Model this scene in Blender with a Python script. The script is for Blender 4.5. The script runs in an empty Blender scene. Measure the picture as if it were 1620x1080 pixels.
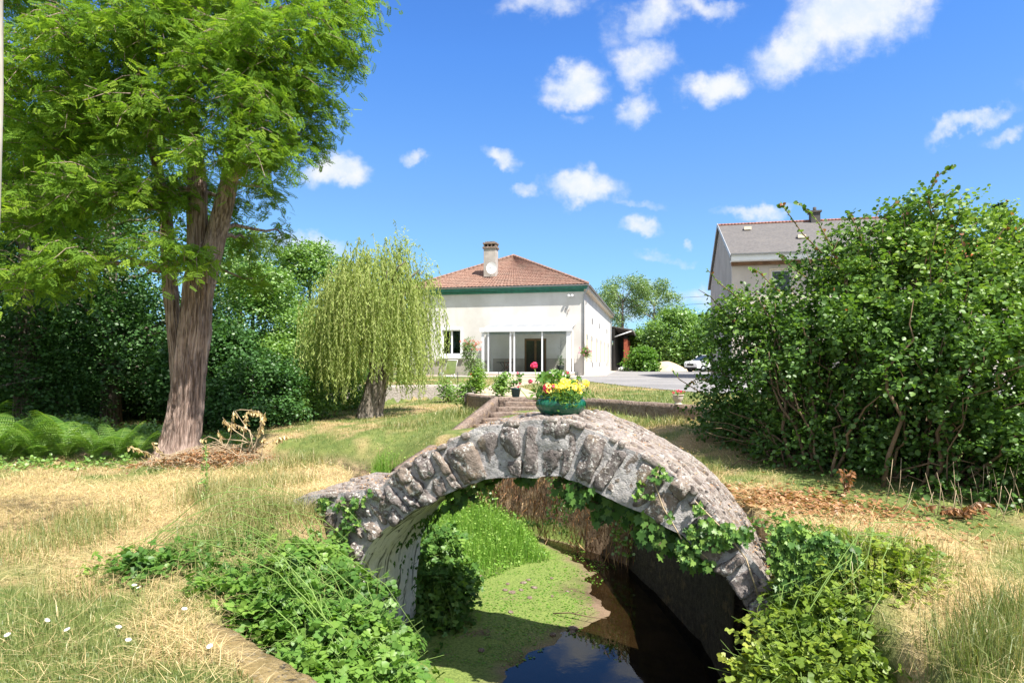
import bpy, bmesh, math, random
import numpy as np
from mathutils import Vector, Matrix

# ------------------------------------------------------------------ camera, sky, sun, exposure
SC = bpy.context.scene
COL = SC.collection
rng = np.random.default_rng(7)
random.seed(7)
R = math.radians

cam_d = bpy.data.cameras.new('camera')
cam = bpy.data.objects.new('camera', cam_d)
COL.objects.link(cam)
cam.location = (0, 0, 1.6)
cam.rotation_euler = (R(90), 0, 0)
cam_d.sensor_width = 36.0
cam_d.lens = 36.0 * 1000 / 1620
cam_d.shift_y = 35.0 / 1620
cam_d.clip_start = 0.05
cam_d.clip_end = 3000
SC.camera = cam

SC.view_settings.view_transform = 'Standard'
SC.view_settings.look = 'None'
SC.view_settings.gamma = 1.0
SC.view_settings.exposure = 1.30
SC.cycles.max_bounces = 6
SC.cycles.diffuse_bounces = 3
SC.cycles.glossy_bounces = 3
SC.cycles.transmission_bounces = 4
SC.cycles.transparent_max_bounces = 8
SC.cycles.caustics_reflective = False
SC.cycles.caustics_refractive = False

SUN = Vector((0.43, -0.47, 1.0)).normalized()
world = bpy.data.worlds.new('World')
SC.world = world
world.use_nodes = True
sun_d = bpy.data.lights.new('sun', 'SUN')
sun_d.energy = 4.3
sun_d.angle = R(0.5)
sun_d.color = (1.0, 0.94, 0.845)
sun = bpy.data.objects.new('sun', sun_d)
sun.rotation_euler = SUN.to_track_quat('Z', 'Y').to_euler()
sun.location = (10, -10, 30)
COL.objects.link(sun)


class NG:
    """tiny node-graph helper"""
    def __init__(s, nt):
        s.nt = nt
        nt.nodes.clear()

    def n(s, t, **kw):
        nd = s.nt.nodes.new(t)
        for k, v in kw.items():
            setattr(nd, k, v)
        return nd

    def put(s, sock, v):
        if v is None:
            return
        if isinstance(v, bpy.types.NodeSocket):
            s.nt.links.new(v, sock)
        elif isinstance(v, (tuple, list)) and len(v) == 3 and sock.type == 'RGBA':
            sock.default_value = (*v, 1)
        else:
            sock.default_value = v

    def math(s, op, a, b=None, c=None, clamp=False):
        nd = s.n('ShaderNodeMath', operation=op, use_clamp=clamp)
        for i, v in enumerate((a, b, c)):
            s.put(nd.inputs[i], v)
        return nd.outputs[0]

    def vmath(s, op, a, b=None):
        nd = s.n('ShaderNodeVectorMath', operation=op)
        s.put(nd.inputs[0], a)
        if b is not None:
            s.put(nd.inputs[1], b)
        return nd.outputs[0]

    def mix(s, f, a, b, mode='MIX'):
        nd = s.n('ShaderNodeMix', data_type='RGBA', blend_type=mode)
        s.put(nd.inputs[0], f)
        s.put(nd.inputs[6], a)
        s.put(nd.inputs[7], b)
        return nd.outputs[2]

    def noise(s, vec, scale, detail=4, rough=0.55, dist=0.0, out=0):
        nd = s.n('ShaderNodeTexNoise')
        if vec is not None:
            s.put(nd.inputs['Vector'], vec)
        nd.inputs['Scale'].default_value = scale
        nd.inputs['Detail'].default_value = detail
        nd.inputs['Roughness'].default_value = rough
        nd.inputs['Distortion'].default_value = dist
        return nd.outputs[out]

    def ramp(s, f, stops, interp='LINEAR'):
        nd = s.n('ShaderNodeValToRGB')
        cr = nd.color_ramp
        cr.interpolation = interp
        while len(cr.elements) < len(stops):
            cr.elements.new(0.5)
        for e, (p, c) in zip(cr.elements, stops):
            e.position = p
            e.color = (*c, 1) if len(c) == 3 else c
        s.put(nd.inputs[0], f)
        return nd.outputs[0]

    def maprange(s, v, a, b, c=0.0, d=1.0, smooth=True):
        nd = s.n('ShaderNodeMapRange')
        nd.interpolation_type = 'SMOOTHSTEP' if smooth else 'LINEAR'
        s.put(nd.inputs[0], v)
        nd.inputs[1].default_value = a
        nd.inputs[2].default_value = b
        nd.inputs[3].default_value = c
        nd.inputs[4].default_value = d
        return nd.outputs[0]


def build_world():
    g = NG(world.node_tree)
    out = g.n('ShaderNodeOutputWorld')
    bg = g.n('ShaderNodeBackground')
    sky = g.n('ShaderNodeTexSky', sky_type='NISHITA')
    sky.sun_disc = False
    sky.sun_elevation = math.asin(SUN.z)
    sky.sun_rotation = math.atan2(SUN.x, SUN.y)
    sky.air_density = 1.0
    sky.dust_density = 0.6
    sky.ozone_density = 2.0
    tc = g.n('ShaderNodeTexCoord')
    sep = g.n('ShaderNodeSeparateXYZ')
    g.put(sep.inputs[0], tc.outputs['Generated'])
    # nudge of the sky colour towards the saturated blue of this sky
    hsv = g.n('ShaderNodeHueSaturation')
    hsv.inputs['Hue'].default_value = 0.512
    hsv.inputs['Saturation'].default_value = 1.12
    hsv.inputs['Value'].default_value = 1.0
    g.put(hsv.inputs['Color'], sky.outputs[0])
    # cloud directions: (u = east/north, v = up/north), radii, tilt, strength
    CL = [(1350, 25, 150, 62, .42, 1.1), (1262, 72, 90, 44, .35, 1.0), (1440, 30, 50, 30, .2, .55),
          (1132, 137, 50, 32, .1, .95), (912, 132, 52, 32, .15, 1.0), (1011, 160, 36, 24, .35, .8),
          (1035, 20, 60, 42, .5, .8), (1020, 92, 50, 38, -.2, .75), (975, 45, 38, 40, .3, .35), (1110, 5, 55, 18, 0, .6),
          (860, 12, 75, 26, .15, .6), (918, 291, 62, 28, 0, 1.05), (1011, 357, 40, 18, .05, 1.0),
          (788, 257, 30, 15, -.1, .75), (528, 268, 52, 24, -.1, .95), (485, 403, 66, 24, 0, .9),
          (1530, 198, 66, 14, .42, .75), (1590, 212, 34, 12, .3, .5), (1195, 338, 52, 13, .1, .75), (660, 240, 20, 11, 0, .6),
          (830, 302, 18, 11, 0, .55), (915, 185, 22, 12, 0, .3), (1000, 318, 60, 8, 0, .25),
          (1090, 382, 14, 7, 0, .5), (1050, 408, 60, 9, 0, .4), (1120, 470, 60, 18, 0, .5),
          (1010, 480, 60, 30, 0, .5), (200, 230, 60, 30, 0, .8), (-150, 60, 160, 60, .1, .9), (1800, 100, 160, 60, .2, .9),
          (420, -180, 200, 70, .2, .9), (900, -260, 220, 70, 0, .8), (1500, -300, 240, 80, .1, .8)]
    y = g.math('MAXIMUM', sep.outputs[1], 0.02)
    u = g.math('DIVIDE', sep.outputs[0], y)
    v = g.math('DIVIDE', sep.outputs[2], y)
    comb = g.n('ShaderNodeCombineXYZ')
    g.put(comb.inputs[0], u)
    g.put(comb.inputs[1], v)
    nz = g.noise(comb.outputs[0], 7.0, 5, .6, out=1)
    off = g.vmath('SCALE', g.vmath('SUBTRACT', nz, (0.5, 0.5, 0.5)))
    off.node.inputs['Scale'].default_value = 0.11
    nz2 = g.noise(comb.outputs[0], 30.0, 4, .6, out=1)
    off2 = g.vmath('SCALE', g.vmath('SUBTRACT', nz2, (0.5, 0.5, 0.5)))
    off2.node.inputs['Scale'].default_value = 0.03
    pos = g.vmath('ADD', g.vmath('ADD', comb.outputs[0], off), off2)
    acc = None
    for (px, py, rx, ry, tilt, st) in CL:
        cu, cv = (px - 810) / 1000, (575 - py) / 1000
        mp = g.n('ShaderNodeMapping', vector_type='TEXTURE')
        mp.inputs['Location'].default_value = (cu, cv, 0)
        mp.inputs['Rotation'].default_value = (0, 0, tilt)
        mp.inputs['Scale'].default_value = (rx / 1000, ry / 1000, 1)
        g.put(mp.inputs[0], pos)
        ln = g.n('ShaderNodeVectorMath', operation='LENGTH')
        g.put(ln.inputs[0], mp.outputs[0])
        m = g.maprange(ln.outputs['Value'], 0.15, 1.5, st, 0.0)
        acc = m if acc is None else g.math('MAXIMUM', acc, m)
    fine = g.noise(comb.outputs[0], 22.0, 6, .62)
    dens = g.math('MULTIPLY_ADD', g.math('SUBTRACT', fine, 0.52), 1.05, acc)
    dens = g.maprange(dens, 0.0, 1.0, 0, 1)
    dens = g.math('MULTIPLY', dens, g.maprange(acc, 0.0, 0.2, 0, 1))
    front = g.maprange(sep.outputs[1], 0.06, 0.16, 0, 1)
    dens = g.math('MULTIPLY', dens, front)
    dens = g.math('MULTIPLY', dens, 0.97)
    # a pale veil towards the horizon (air), as in the picture
    hz = g.maprange(sep.outputs[2], 0.0, 0.5, 0.30, 0.0)
    base = g.mix(hz, hsv.outputs[0], (4.4, 6.6, 9.6))
    grade = g.ramp(sep.outputs[2], [(0.0, (.60, .82, .96)), (.25, (.64, .90, 1.03)), (.44, (.67, 1.15, 1.5)), (.7, (.62, 1.15, 1.6))])
    base = g.mix(1.0, base, grade, 'MULTIPLY')
    ccol = g.mix(g.maprange(fine, .35, .7), (4.6, 5.1, 5.9), (5.5, 5.6, 5.8))
    # unseen broken cloud added overhead and behind the camera as white fill light
    bn = g.noise(tc.outputs['Generated'], 2.6, 6, .6)
    hi = g.maprange(g.math('SUBTRACT', sep.outputs[2], g.math('MULTIPLY', sep.outputs[1], 0.62)), 0.16, 0.42)
    bd = g.math('MULTIPLY', g.maprange(bn, .40, .56), hi)
    bd = g.math('MULTIPLY', bd, g.maprange(sep.outputs[2], 0.0, 0.1))
    base = g.mix(bd, base, (6.3, 6.2, 6.1))
    col = g.mix(dens, base, ccol)
    g.put(bg.inputs[0], col)
    bg.inputs[1].default_value = 0.0725
    g.nt.links.new(bg.outputs[0], out.inputs[0])


build_world()

# ------------------------------------------------------------------ object helpers
def tag(o, label=None, cat=None, group=None, kind=None):
    if label: o['label'] = label
    if cat: o['category'] = cat
    if group: o['group'] = group
    if kind: o['kind'] = kind
    return o


def empty(name, loc=(0, 0, 0), rz=0.0, parent=None):
    o = bpy.data.objects.new(name, None)
    COL.objects.link(o)
    o.location = loc
    o.rotation_euler = (0, 0, rz)
    o.empty_display_size = 0.2
    if parent: o.parent = parent
    return o


def link(name, me, mat=None, parent=None):
    o = bpy.data.objects.new(name, me)
    COL.objects.link(o)
    if mat is not None:
        if not isinstance(mat, (list, tuple)): mat = [mat]
        for m in mat: me.materials.append(m)
    if parent: o.parent = parent
    return o


def np_mesh(name, V, F, mat=None, parent=None, attrs=None, smooth=False):
    """V (n,3); F (m,k) uniform polygons"""
    V = np.ascontiguousarray(V, dtype=np.float32).reshape(-1, 3)
    F = np.ascontiguousarray(F, dtype=np.int32)
    me = bpy.data.meshes.new(name)
    me.vertices.add(len(V))
    me.vertices.foreach_set('co', V.ravel())
    m, k = F.shape
    me.loops.add(m * k)
    me.loops.foreach_set('vertex_index', F.ravel())
    me.polygons.add(m)
    me.polygons.foreach_set('loop_start', np.arange(0, m * k, k, dtype=np.int32))
    me.polygons.foreach_set('loop_total', np.full(m, k, dtype=np.int32))
    if smooth:
        me.polygons.foreach_set('use_smooth', np.ones(m, dtype=bool))
    me.update(calc_edges=True)
    if attrs:
        for an, av in attrs.items():
            a = me.attributes.new(an, 'FLOAT', 'POINT')
            a.data.foreach_set('value', np.ascontiguousarray(av, dtype=np.float32))
    return link(name, me, mat, parent)


class MB:
    """collects shapes into one mesh"""
    def __init__(s):
        s.v = []
        s.f = []
        s.sm = []

    def add(s, vs, fs, smooth=False):
        b = len(s.v)
        s.v += [tuple(p) for p in vs]
        s.f += [[i + b for i in f] for f in fs]
        s.sm += [smooth] * len(fs)

    def box(s, x0, x1, y0, y1, z0, z1):
        vs = [(x, y, z) for z in (z0, z1) for y in (y0, y1) for x in (x0, x1)]
        s.add(vs, [(0, 2, 3, 1), (4, 5, 7, 6), (0, 1, 5, 4), (2, 6, 7, 3), (0, 4, 6, 2), (1, 3, 7, 5)])

    def bar(s, a, b, w, h, up=(0, 0, 1)):
        a = Vector(a); b = Vector(b)
        d = (b - a).normalized()
        sd = d.cross(Vector(up))
        if sd.length < 1e-4: sd = d.cross(Vector((1, 0, 0)))
        sd.normalize()
        u = sd.cross(d).normalized()
        vs = []
        for p in (a, b):
            for su, sv in ((-1, -1), (1, -1), (1, 1), (-1, 1)):
                vs.append(p + sd * su * w / 2 + u * sv * h / 2)
        s.add(vs, [(3, 2, 1, 0), (4, 5, 6, 7), (0, 1, 5, 4), (1, 2, 6, 5), (2, 3, 7, 6), (3, 0, 4, 7)])

    def tube(s, pts, rad, sides=8, cap=True, jitter=0.0):
        pts = [Vector(p) for p in pts]
        n = len(pts)
        if not isinstance(rad, (list, tuple, np.ndarray)): rad = [rad] * n
        vs = []
        prev = None
        for i, p in enumerate(pts):
            d = (pts[min(i + 1, n - 1)] - pts[max(i - 1, 0)])
            if d.length < 1e-9: d = Vector((0, 0, 1))
            d.normalize()
            if prev is None:
                a = d.cross(Vector((0, 1, 0.01)))
                if a.length < .1: a = d.cross(Vector((1, 0, 0)))
            else:
                a = prev - d * prev.dot(d)
            a.normalize()
            prev = a
            b = d.cross(a)
            for k in range(sides):
                t = 2 * math.pi * k / sides
                r = rad[i] * (1 + random.uniform(-jitter, jitter))
                vs.append(p + (a * math.cos(t) + b * math.sin(t)) * r)
        fs = []
        for i in range(n - 1):
            for k in range(sides):
                k2 = (k + 1) % sides
                fs.append((i * sides + k, i * sides + k2, (i + 1) * sides + k2, (i + 1) * sides + k))
        if cap:
            fs.append(tuple(range(sides))[::-1])
            fs.append(tuple((n - 1) * sides + k for k in range(sides)))
        s.add(vs, fs, True)

    def lathe(s, prof, c=(0, 0, 0), sides=32, mod=None):
        vs = []
        for (r, z) in prof:
            for k in range(sides):
                t = 2 * math.pi * k / sides
                rr = r * (mod(t, z) if mod else 1)
                vs.append((c[0] + rr * math.cos(t), c[1] + rr * math.sin(t), c[2] + z))
        fs = []
        n = len(prof)
        for i in range(n - 1):
            for k in range(sides):
                k2 = (k + 1) % sides
                fs.append((i * sides + k, i * sides + k2, (i + 1) * sides + k2, (i + 1) * sides + k))
        fs.append(tuple(range(sides))[::-1])
        fs.append(tuple((n - 1) * sides + k for k in range(sides)))
        s.add(vs, fs, True)

    def prism(s, poly, z0, z1):
        n = len(poly)
        vs = [(x, y, z0) for x, y in poly] + [(x, y, z1) for x, y in poly]
        fs = [tuple(range(n))[::-1], tuple(range(n, 2 * n))]
        for i in range(n):
            j = (i + 1) % n
            fs.append((i, j, n + j, n + i))
        s.add(vs, fs)

    def sphere(s, c, r, sub=1, noise=0.0, sq=(1, 1, 1)):
        bm = bmesh.new()
        bmesh.ops.create_icosphere(bm, subdivisions=sub, radius=1)
        vs = []
        for v in bm.verts:
            k = r * (1 + random.uniform(-noise, noise))
            vs.append((c[0] + v.co.x * k * sq[0], c[1] + v.co.y * k * sq[1], c[2] + v.co.z * k * sq[2]))
        fs = [[v.index for v in f.verts] for f in bm.faces]
        bm.free()
        s.add(vs, fs, True)

    def build(s, name, mat=None, parent=None, bevel=0.0, seg=2):
        me = bpy.data.meshes.new(name)
        me.from_pydata(s.v, [], s.f)
        me.polygons.foreach_set('use_smooth', s.sm)
        if bevel:
            bm = bmesh.new()
            bm.from_mesh(me)
            bmesh.ops.recalc_face_normals(bm, faces=bm.faces)
            es = [e for e in bm.edges if len(e.link_faces) == 2 and e.calc_face_angle(0) > 0.5]
            bmesh.ops.bevel(bm, geom=es, offset=bevel, segments=seg, profile=0.5, affect='EDGES', clamp_overlap=True)
            bm.to_mesh(me)
            bm.free()
        me.update()
        return link(name, me, mat, parent)


def copy_tree(o, parent=None):
    c = o.copy()
    COL.objects.link(c)
    c.parent = parent
    for ch in list(o.children):
        copy_tree(ch, c)
    return c


def at(px, py, Y):
    return Vector(((px - 810) / 1000 * Y, Y, 1.6 - (py - 575) / 1000 * Y))


# ------------------------------------------------------------------ numpy noise
def _h(ix, iy, iz, seed):
    n = (ix * 374761393 + iy * 668265263 + iz * 2147483647 + seed * 974634777) & 0xFFFFFFFF
    n = ((n ^ (n >> 13)) * 1274126177) & 0xFFFFFFFF
    n = n ^ (n >> 16)
    return (n & 0xFFFF) / 65535.0


def vnoise(P, scale=1.0, seed=0):
    P = np.asarray(P, dtype=np.float64) * scale
    if P.shape[-1] == 2:
        P = np.concatenate([P, np.zeros(P.shape[:-1] + (1,))], -1)
    I = np.floor(P).astype(np.int64)
    f = P - I
    f = f * f * (3 - 2 * f)
    out = 0
    for dx in (0, 1):
        wx = f[..., 0] if dx else 1 - f[..., 0]
        for dy in (0, 1):
            wy = f[..., 1] if dy else 1 - f[..., 1]
            for dz in (0, 1):
                wz = f[..., 2] if dz else 1 - f[..., 2]
                out = out + wx * wy * wz * _h(I[..., 0] + dx, I[..., 1] + dy, I[..., 2] + dz, seed)
    return out * 2 - 1


def fbm(P, scale=1.0, seed=0, oct=3):
    a, t, s = 1.0, 0, 0
    for i in range(oct):
        t = t + a * vnoise(P, scale * 2 ** i, seed + i * 17)
        s += a
        a *= .5
    return t / s


# ------------------------------------------------------------------ materials
def new_mat(name):
    m = bpy.data.materials.new(name)
    m.use_nodes = True
    return m, NG(m.node_tree)


def surf(g, col, rough=0.8, spec=0.3, bump=None, bstr=0.3, bdist=0.02, metal=0.0, coat=0.0):
    p = g.n('ShaderNodeBsdfPrincipled')
    g.put(p.inputs['Base Color'], col)
    g.put(p.inputs['Roughness'], rough)
    p.inputs['Specular IOR Level'].default_value = spec
    p.inputs['Metallic'].default_value = metal
    p.inputs['Coat Weight'].default_value = coat
    if bump is not None:
        b = g.n('ShaderNodeBump')
        b.inputs['Strength'].default_value = bstr
        b.inputs['Distance'].default_value = bdist
        g.put(b.inputs['Height'], bump)
        g.nt.links.new(b.outputs[0], p.inputs['Normal'])
    o = g.n('ShaderNodeOutputMaterial')
    g.nt.links.new(p.outputs[0], o.inputs[0])
    return p


def plain(name, col, rough=0.7, spec=0.3, var=0.15, scale=3.0, bstr=0.15, metal=0.0, coat=0.0, bscale=None, detail=5):
    m, g = new_mat(name)
    tc = g.n('ShaderNodeTexCoord').outputs['Object']
    nz = g.noise(tc, scale, detail, .6)
    f = g.maprange(nz, .3, .7, 1 - var, 1 + var)
    mul = g.vmath('SCALE', col)
    g.put(mul.node.inputs['Scale'], f)
    mul.node.inputs[0].default_value = col
    b = g.noise(tc, bscale or scale * 8, 4, .6)
    surf(g, mul, rough, spec, b, bstr, 0.01, metal, coat)
    return m


def leaf_mat(name, cols, trans=0.35, gloss=0.06, rough=0.45, trans_col=None):
    """cols: three linear colours across the per-leaf tint"""
    m, g = new_mat(name)
    a = g.n('ShaderNodeAttribute', attribute_name='tint').outputs['Fac']
    c = g.ramp(a, [(0.0, cols[0]), (0.5, cols[1]), (1.0, cols[2])])
    d = g.n('ShaderNodeBsdfDiffuse')
    g.put(d.inputs[0], c)
    t = g.n('ShaderNodeBsdfTranslucent')
    tcv = g.mix(1.0, c, (1.25, 1.3, 0.55), 'MULTIPLY')
    g.put(t.inputs[0], tcv)
    mx = g.n('ShaderNodeMixShader')
    mx.inputs[0].default_value = trans
    g.nt.links.new(d.outputs[0], mx.inputs[1])
    g.nt.links.new(t.outputs[0], mx.inputs[2])
    o = g.n('ShaderNodeOutputMaterial')
    if gloss > 0:
        gl = g.n('ShaderNodeBsdfGlossy')
        gl.inputs['Roughness'].default_value = rough
        gl.inputs[0].default_value = (1, 1, 1, 1)
        mx2 = g.n('ShaderNodeMixShader')
        mx2.inputs[0].default_value = gloss
        g.nt.links.new(mx.outputs[0], mx2.inputs[1])
        g.nt.links.new(gl.outputs[0], mx2.inputs[2])
        g.nt.links.new(mx2.outputs[0], o.inputs[0])
    else:
        g.nt.links.new(mx.outputs[0], o.inputs[0])
    return m


def bark_mat(name, c1, c2, scale=1.0, bstr=0.9):
    m, g = new_mat(name)
    tc = g.n('ShaderNodeTexCoord').outputs['Object']
    mp = g.n('ShaderNodeMapping')
    mp.inputs['Scale'].default_value = (30 * scale, 30 * scale, 2.0 * scale)
    g.put(mp.inputs[0], tc)
    nz = g.noise(mp.outputs[0], 1.0, 5, .55, .5)
    nz2 = g.noise(tc, 3, 4, .6)
    c = g.mix(g.maprange(nz, .35, .65), c1, c2)
    c = g.mix(g.maprange(nz2, .45, .7, 0, .5), c, tuple(x * 1.35 for x in c2))
    surf(g, c, 0.9, 0.15, nz, bstr, 0.04)
    return m


M = {}
M['robinia'] = leaf_mat('robinia_leaf', [(0.082, 0.162, 0.029), (0.173, 0.302, 0.047), (0.328, 0.45, 0.056)], .45, 0)
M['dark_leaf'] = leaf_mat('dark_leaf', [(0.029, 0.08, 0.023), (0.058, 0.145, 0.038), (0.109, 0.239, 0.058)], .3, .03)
M['mid_leaf'] = leaf_mat('mid_leaf', [(0.104, 0.21, 0.047), (0.17, 0.311, 0.067), (0.274, 0.428, 0.092)], .35, .05)
M['pale_leaf'] = leaf_mat('pale_leaf', [(0.122, 0.212, 0.072), (0.186, 0.287, 0.1), (0.257, 0.369, 0.129)], .35, .05)
M['willow'] = leaf_mat('willow_leaf', [(0.22, 0.30, 0.09), (0.35, 0.43, 0.14), (0.48, 0.53, 0.22)], .45, 0)
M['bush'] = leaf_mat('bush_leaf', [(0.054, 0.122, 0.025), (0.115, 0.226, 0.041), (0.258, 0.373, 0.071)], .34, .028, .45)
M['young'] = leaf_mat('young_red_leaf', [(0.22, 0.10, 0.05), (0.35, 0.12, 0.06), (0.25, 0.20, 0.06)], .4, .05)
M['bramble'] = leaf_mat('bramble_leaf', [(0.051, 0.128, 0.026), (0.111, 0.235, 0.042), (0.23, 0.372, 0.066)], .38, .02)
M['bramble_yellow'] = leaf_mat('yellowish_bramble_leaf', [(0.10, 0.18, 0.03), (0.22, 0.31, 0.04), (0.38, 0.42, 0.07)], .38, .02)
M['ivy'] = leaf_mat('ivy_leaf', [(0.039, 0.098, 0.024), (0.09, 0.196, 0.041), (0.218, 0.344, 0.068)], .28, .015, .4)
M['fern'] = leaf_mat('fern_leaf', [(0.053, 0.14, 0.022), (0.107, 0.231, 0.031), (0.195, 0.33, 0.053)], .45, .03)
M['grass'] = leaf_mat('grass_blade', [(0.13, 0.19, 0.05), (0.28, 0.295, 0.105), (0.54, 0.44, 0.24)], .3, .03)
M['lush'] = leaf_mat('lush_grass_blade', [(0.102, 0.238, 0.03), (0.187, 0.357, 0.05), (0.306, 0.442, 0.1)], .4, .02)
M['straw'] = leaf_mat('straw', [(0.42, 0.30, 0.14), (0.62, 0.48, 0.24), (0.78, 0.64, 0.36)], .25, .05)
M['iris'] = leaf_mat('iris_blade', [(0.06, 0.15, 0.06), (0.12, 0.23, 0.10), (0.22, 0.32, 0.15)], .3, .05)
M['dead'] = leaf_mat('dead_leaf', [(0.20, 0.09, 0.04), (0.38, 0.20, 0.09), (0.62, 0.42, 0.22)], .25, .03)
M['pink'] = leaf_mat('pink_petal', [(0.75, 0.03, 0.10), (0.85, 0.07, 0.20), (0.9, 0.16, 0.34)], .3, .02)
M['palepink'] = leaf_mat('pale_pink_petal', [(0.75, 0.22, 0.22), (0.85, 0.32, 0.33), (0.9, 0.55, 0.5)], .3, .02)
M['violet'] = leaf_mat('violet_pink_petal', [(0.7, 0.12, 0.40), (0.8, 0.25, 0.5), (0.85, 0.5, 0.65)], .3, .02)
M['yellow'] = leaf_mat('yellow_petal', [(0.8, 0.55, 0.02), (0.9, 0.72, 0.05), (0.95, 0.85, 0.25)], .3, .02)
M['white_petal'] = leaf_mat('white_petal', [(0.8, 0.78, 0.75), (0.85, 0.83, 0.82), (0.9, 0.85, 0.87)], .3, .02)
M['bark'] = bark_mat('robinia_bark', (0.13, 0.088, 0.070), (0.40, 0.30, 0.255))
M['bark_grey'] = bark_mat('grey_bark', (0.07, 0.058, 0.045), (0.26, 0.225, 0.19), 1.0)
M['bark_pale'] = bark_mat('pale_bark', (0.28, 0.25, 0.21), (0.55, 0.50, 0.43), .6, .4)
M['twig'] = plain('twig_wood', (0.17, 0.12, 0.08), .9, .1, .3, 6)
M['twig_pale'] = plain('dry_twig_wood', (0.42, 0.33, 0.22), .9, .1, .3, 6)
M['stem'] = plain('green_stem', (0.16, 0.25, 0.06), .7, .2, .2, 6)
M['shoot'] = plain('willow_shoot', (.33, .36, .13), .7, .2, .2, 6)
M['white'] = plain('white_paint', (0.78, 0.79, 0.80), .45, .4, .04, 2, .03)
M['alu'] = plain('white_aluminium', (0.70, 0.73, 0.78), .4, .5, .05, 2, .03)
M['dark'] = plain('dark_interior', (0.03, 0.028, 0.026), .8, .2, .2, 2)  # near black stands in for the shade of unlit interiors; also dark trim
M['black_metal'] = plain('dark_metal', (0.03, 0.035, 0.035), .5, .4, .2, 8)
M['zinc'] = plain('zinc', (0.34, 0.36, 0.38), .5, .5, .1, 3)
M['green_paint'] = plain('green_painted_wood', (0.045, 0.20, 0.15), .5, .4, .2, 3)
# ------------------------------------------------------------------ terrain
CHAN = np.array([(-.45, 2.55), (-.9, 3.1), (-1.62, 3.8), (-1.55, 4.8), (-1.46, 5.6), (-1.5, 6.6), (-1.72, 8.0), (-2.2, 9.3), (-3.4, 10.1), (-6, 10.9),
                 (-9, 11.6), (-16, 13), (-16, 15), (-9, 13.6), (-5, 12.6), (-3.2, 12.1), (-2.1, 11.45), (-1.2, 11.5), (-.1, 11.2),
                 (.63, 10.5), (1.35, 9.6), (1.80, 8.9), (2.05, 6.8), (1.98, 5.2), (1.95, 4.2), (2.1, 2.3)])
TERR = np.array([(-400, 23), (-30, 22), (-4.55, 22.2), (-1.3, 23.6), (-1.15, 16.1), (-.38, 14.45), (.55, 14.25), (1.6, 14.0), (3.4, 11.6),
                 (5.2, 10.4), (14, 9.5), (400, 9), (400, 600), (-400, 600)])
ZT = 0.8
WATER = -1.30


def sdist(P, poly):
    """signed distance to a polygon, negative inside"""
    P = np.asarray(P, float)
    x, y = P[..., 0], P[..., 1]
    d = np.full(x.shape, 1e9)
    inside = np.zeros(x.shape, bool)
    n = len(poly)
    for i in range(n):
        a, b = poly[i], poly[(i + 1) % n]
        e = b - a
        t = np.clip(((x - a[0]) * e[0] + (y - a[1]) * e[1]) / (e @ e), 0, 1)
        d = np.minimum(d, np.hypot(x - a[0] - t * e[0], y - a[1] - t * e[1]))
        c = ((a[1] > y) != (b[1] > y)) & (x < (b[0] - a[0]) * (y - a[1]) / (b[1] - a[1] + 1e-12) + a[0])
        inside ^= c
    return np.where(inside, -d, d)


CP = np.array([(-8, 2, 0), (-4, 2, 0), (0, 0, 0), (0, 2, 0), (-2.5, 4, 0), (-4, 5, 0), (-8, 6, 0), (-5, 8.5, .05), (-2.6, 7.2, .12), (-2.3, 6.0, .26), (-1.9, 6.4, .28), (-3.2, 6.2, .12),
               (-10, 10, 0), (-5.5, 10.5, .08), (-4.3, 13, -.05), (-2.6, 12.4, -.12), (-8, 14, -.1), (-3.8, 17, .16), (-6, 17, .05), (-5, 21, .2), (-2, 21, .35),
               (-1.5, 15, .45), (-2.5, 14, .2), (-9, 18, -.1), (2.5, 3, -.02), (2.6, 6, .22), (2.3, 5.2, .20), (4, 5, .05), (6, 5, 0), (3.0, 8, .25),
               (1.9, 9.7, .2), (.8, 11.3, .28), (0, 12.2, .33), (1.6, 13.2, .60), (3.2, 10.9, .55), (0.3, 13.8, .62), (-.8, 12.6, .3),
               (6, 7.5, .15), (8, 8.5, .4), (-20, 20, 0), (-40, 30, 0), (20, 5, 0), (0, -20, 0), (-30, 0, 0), (30, -10, 0), (12, 3, 0),
               (-12, 22, .2), (4.5, 9.5, .5), (6, 9.4, .6), (-2.4, 18, .3)])


def xlerp(v, xs, ys):
    return np.interp(v, xs, ys)


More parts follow.
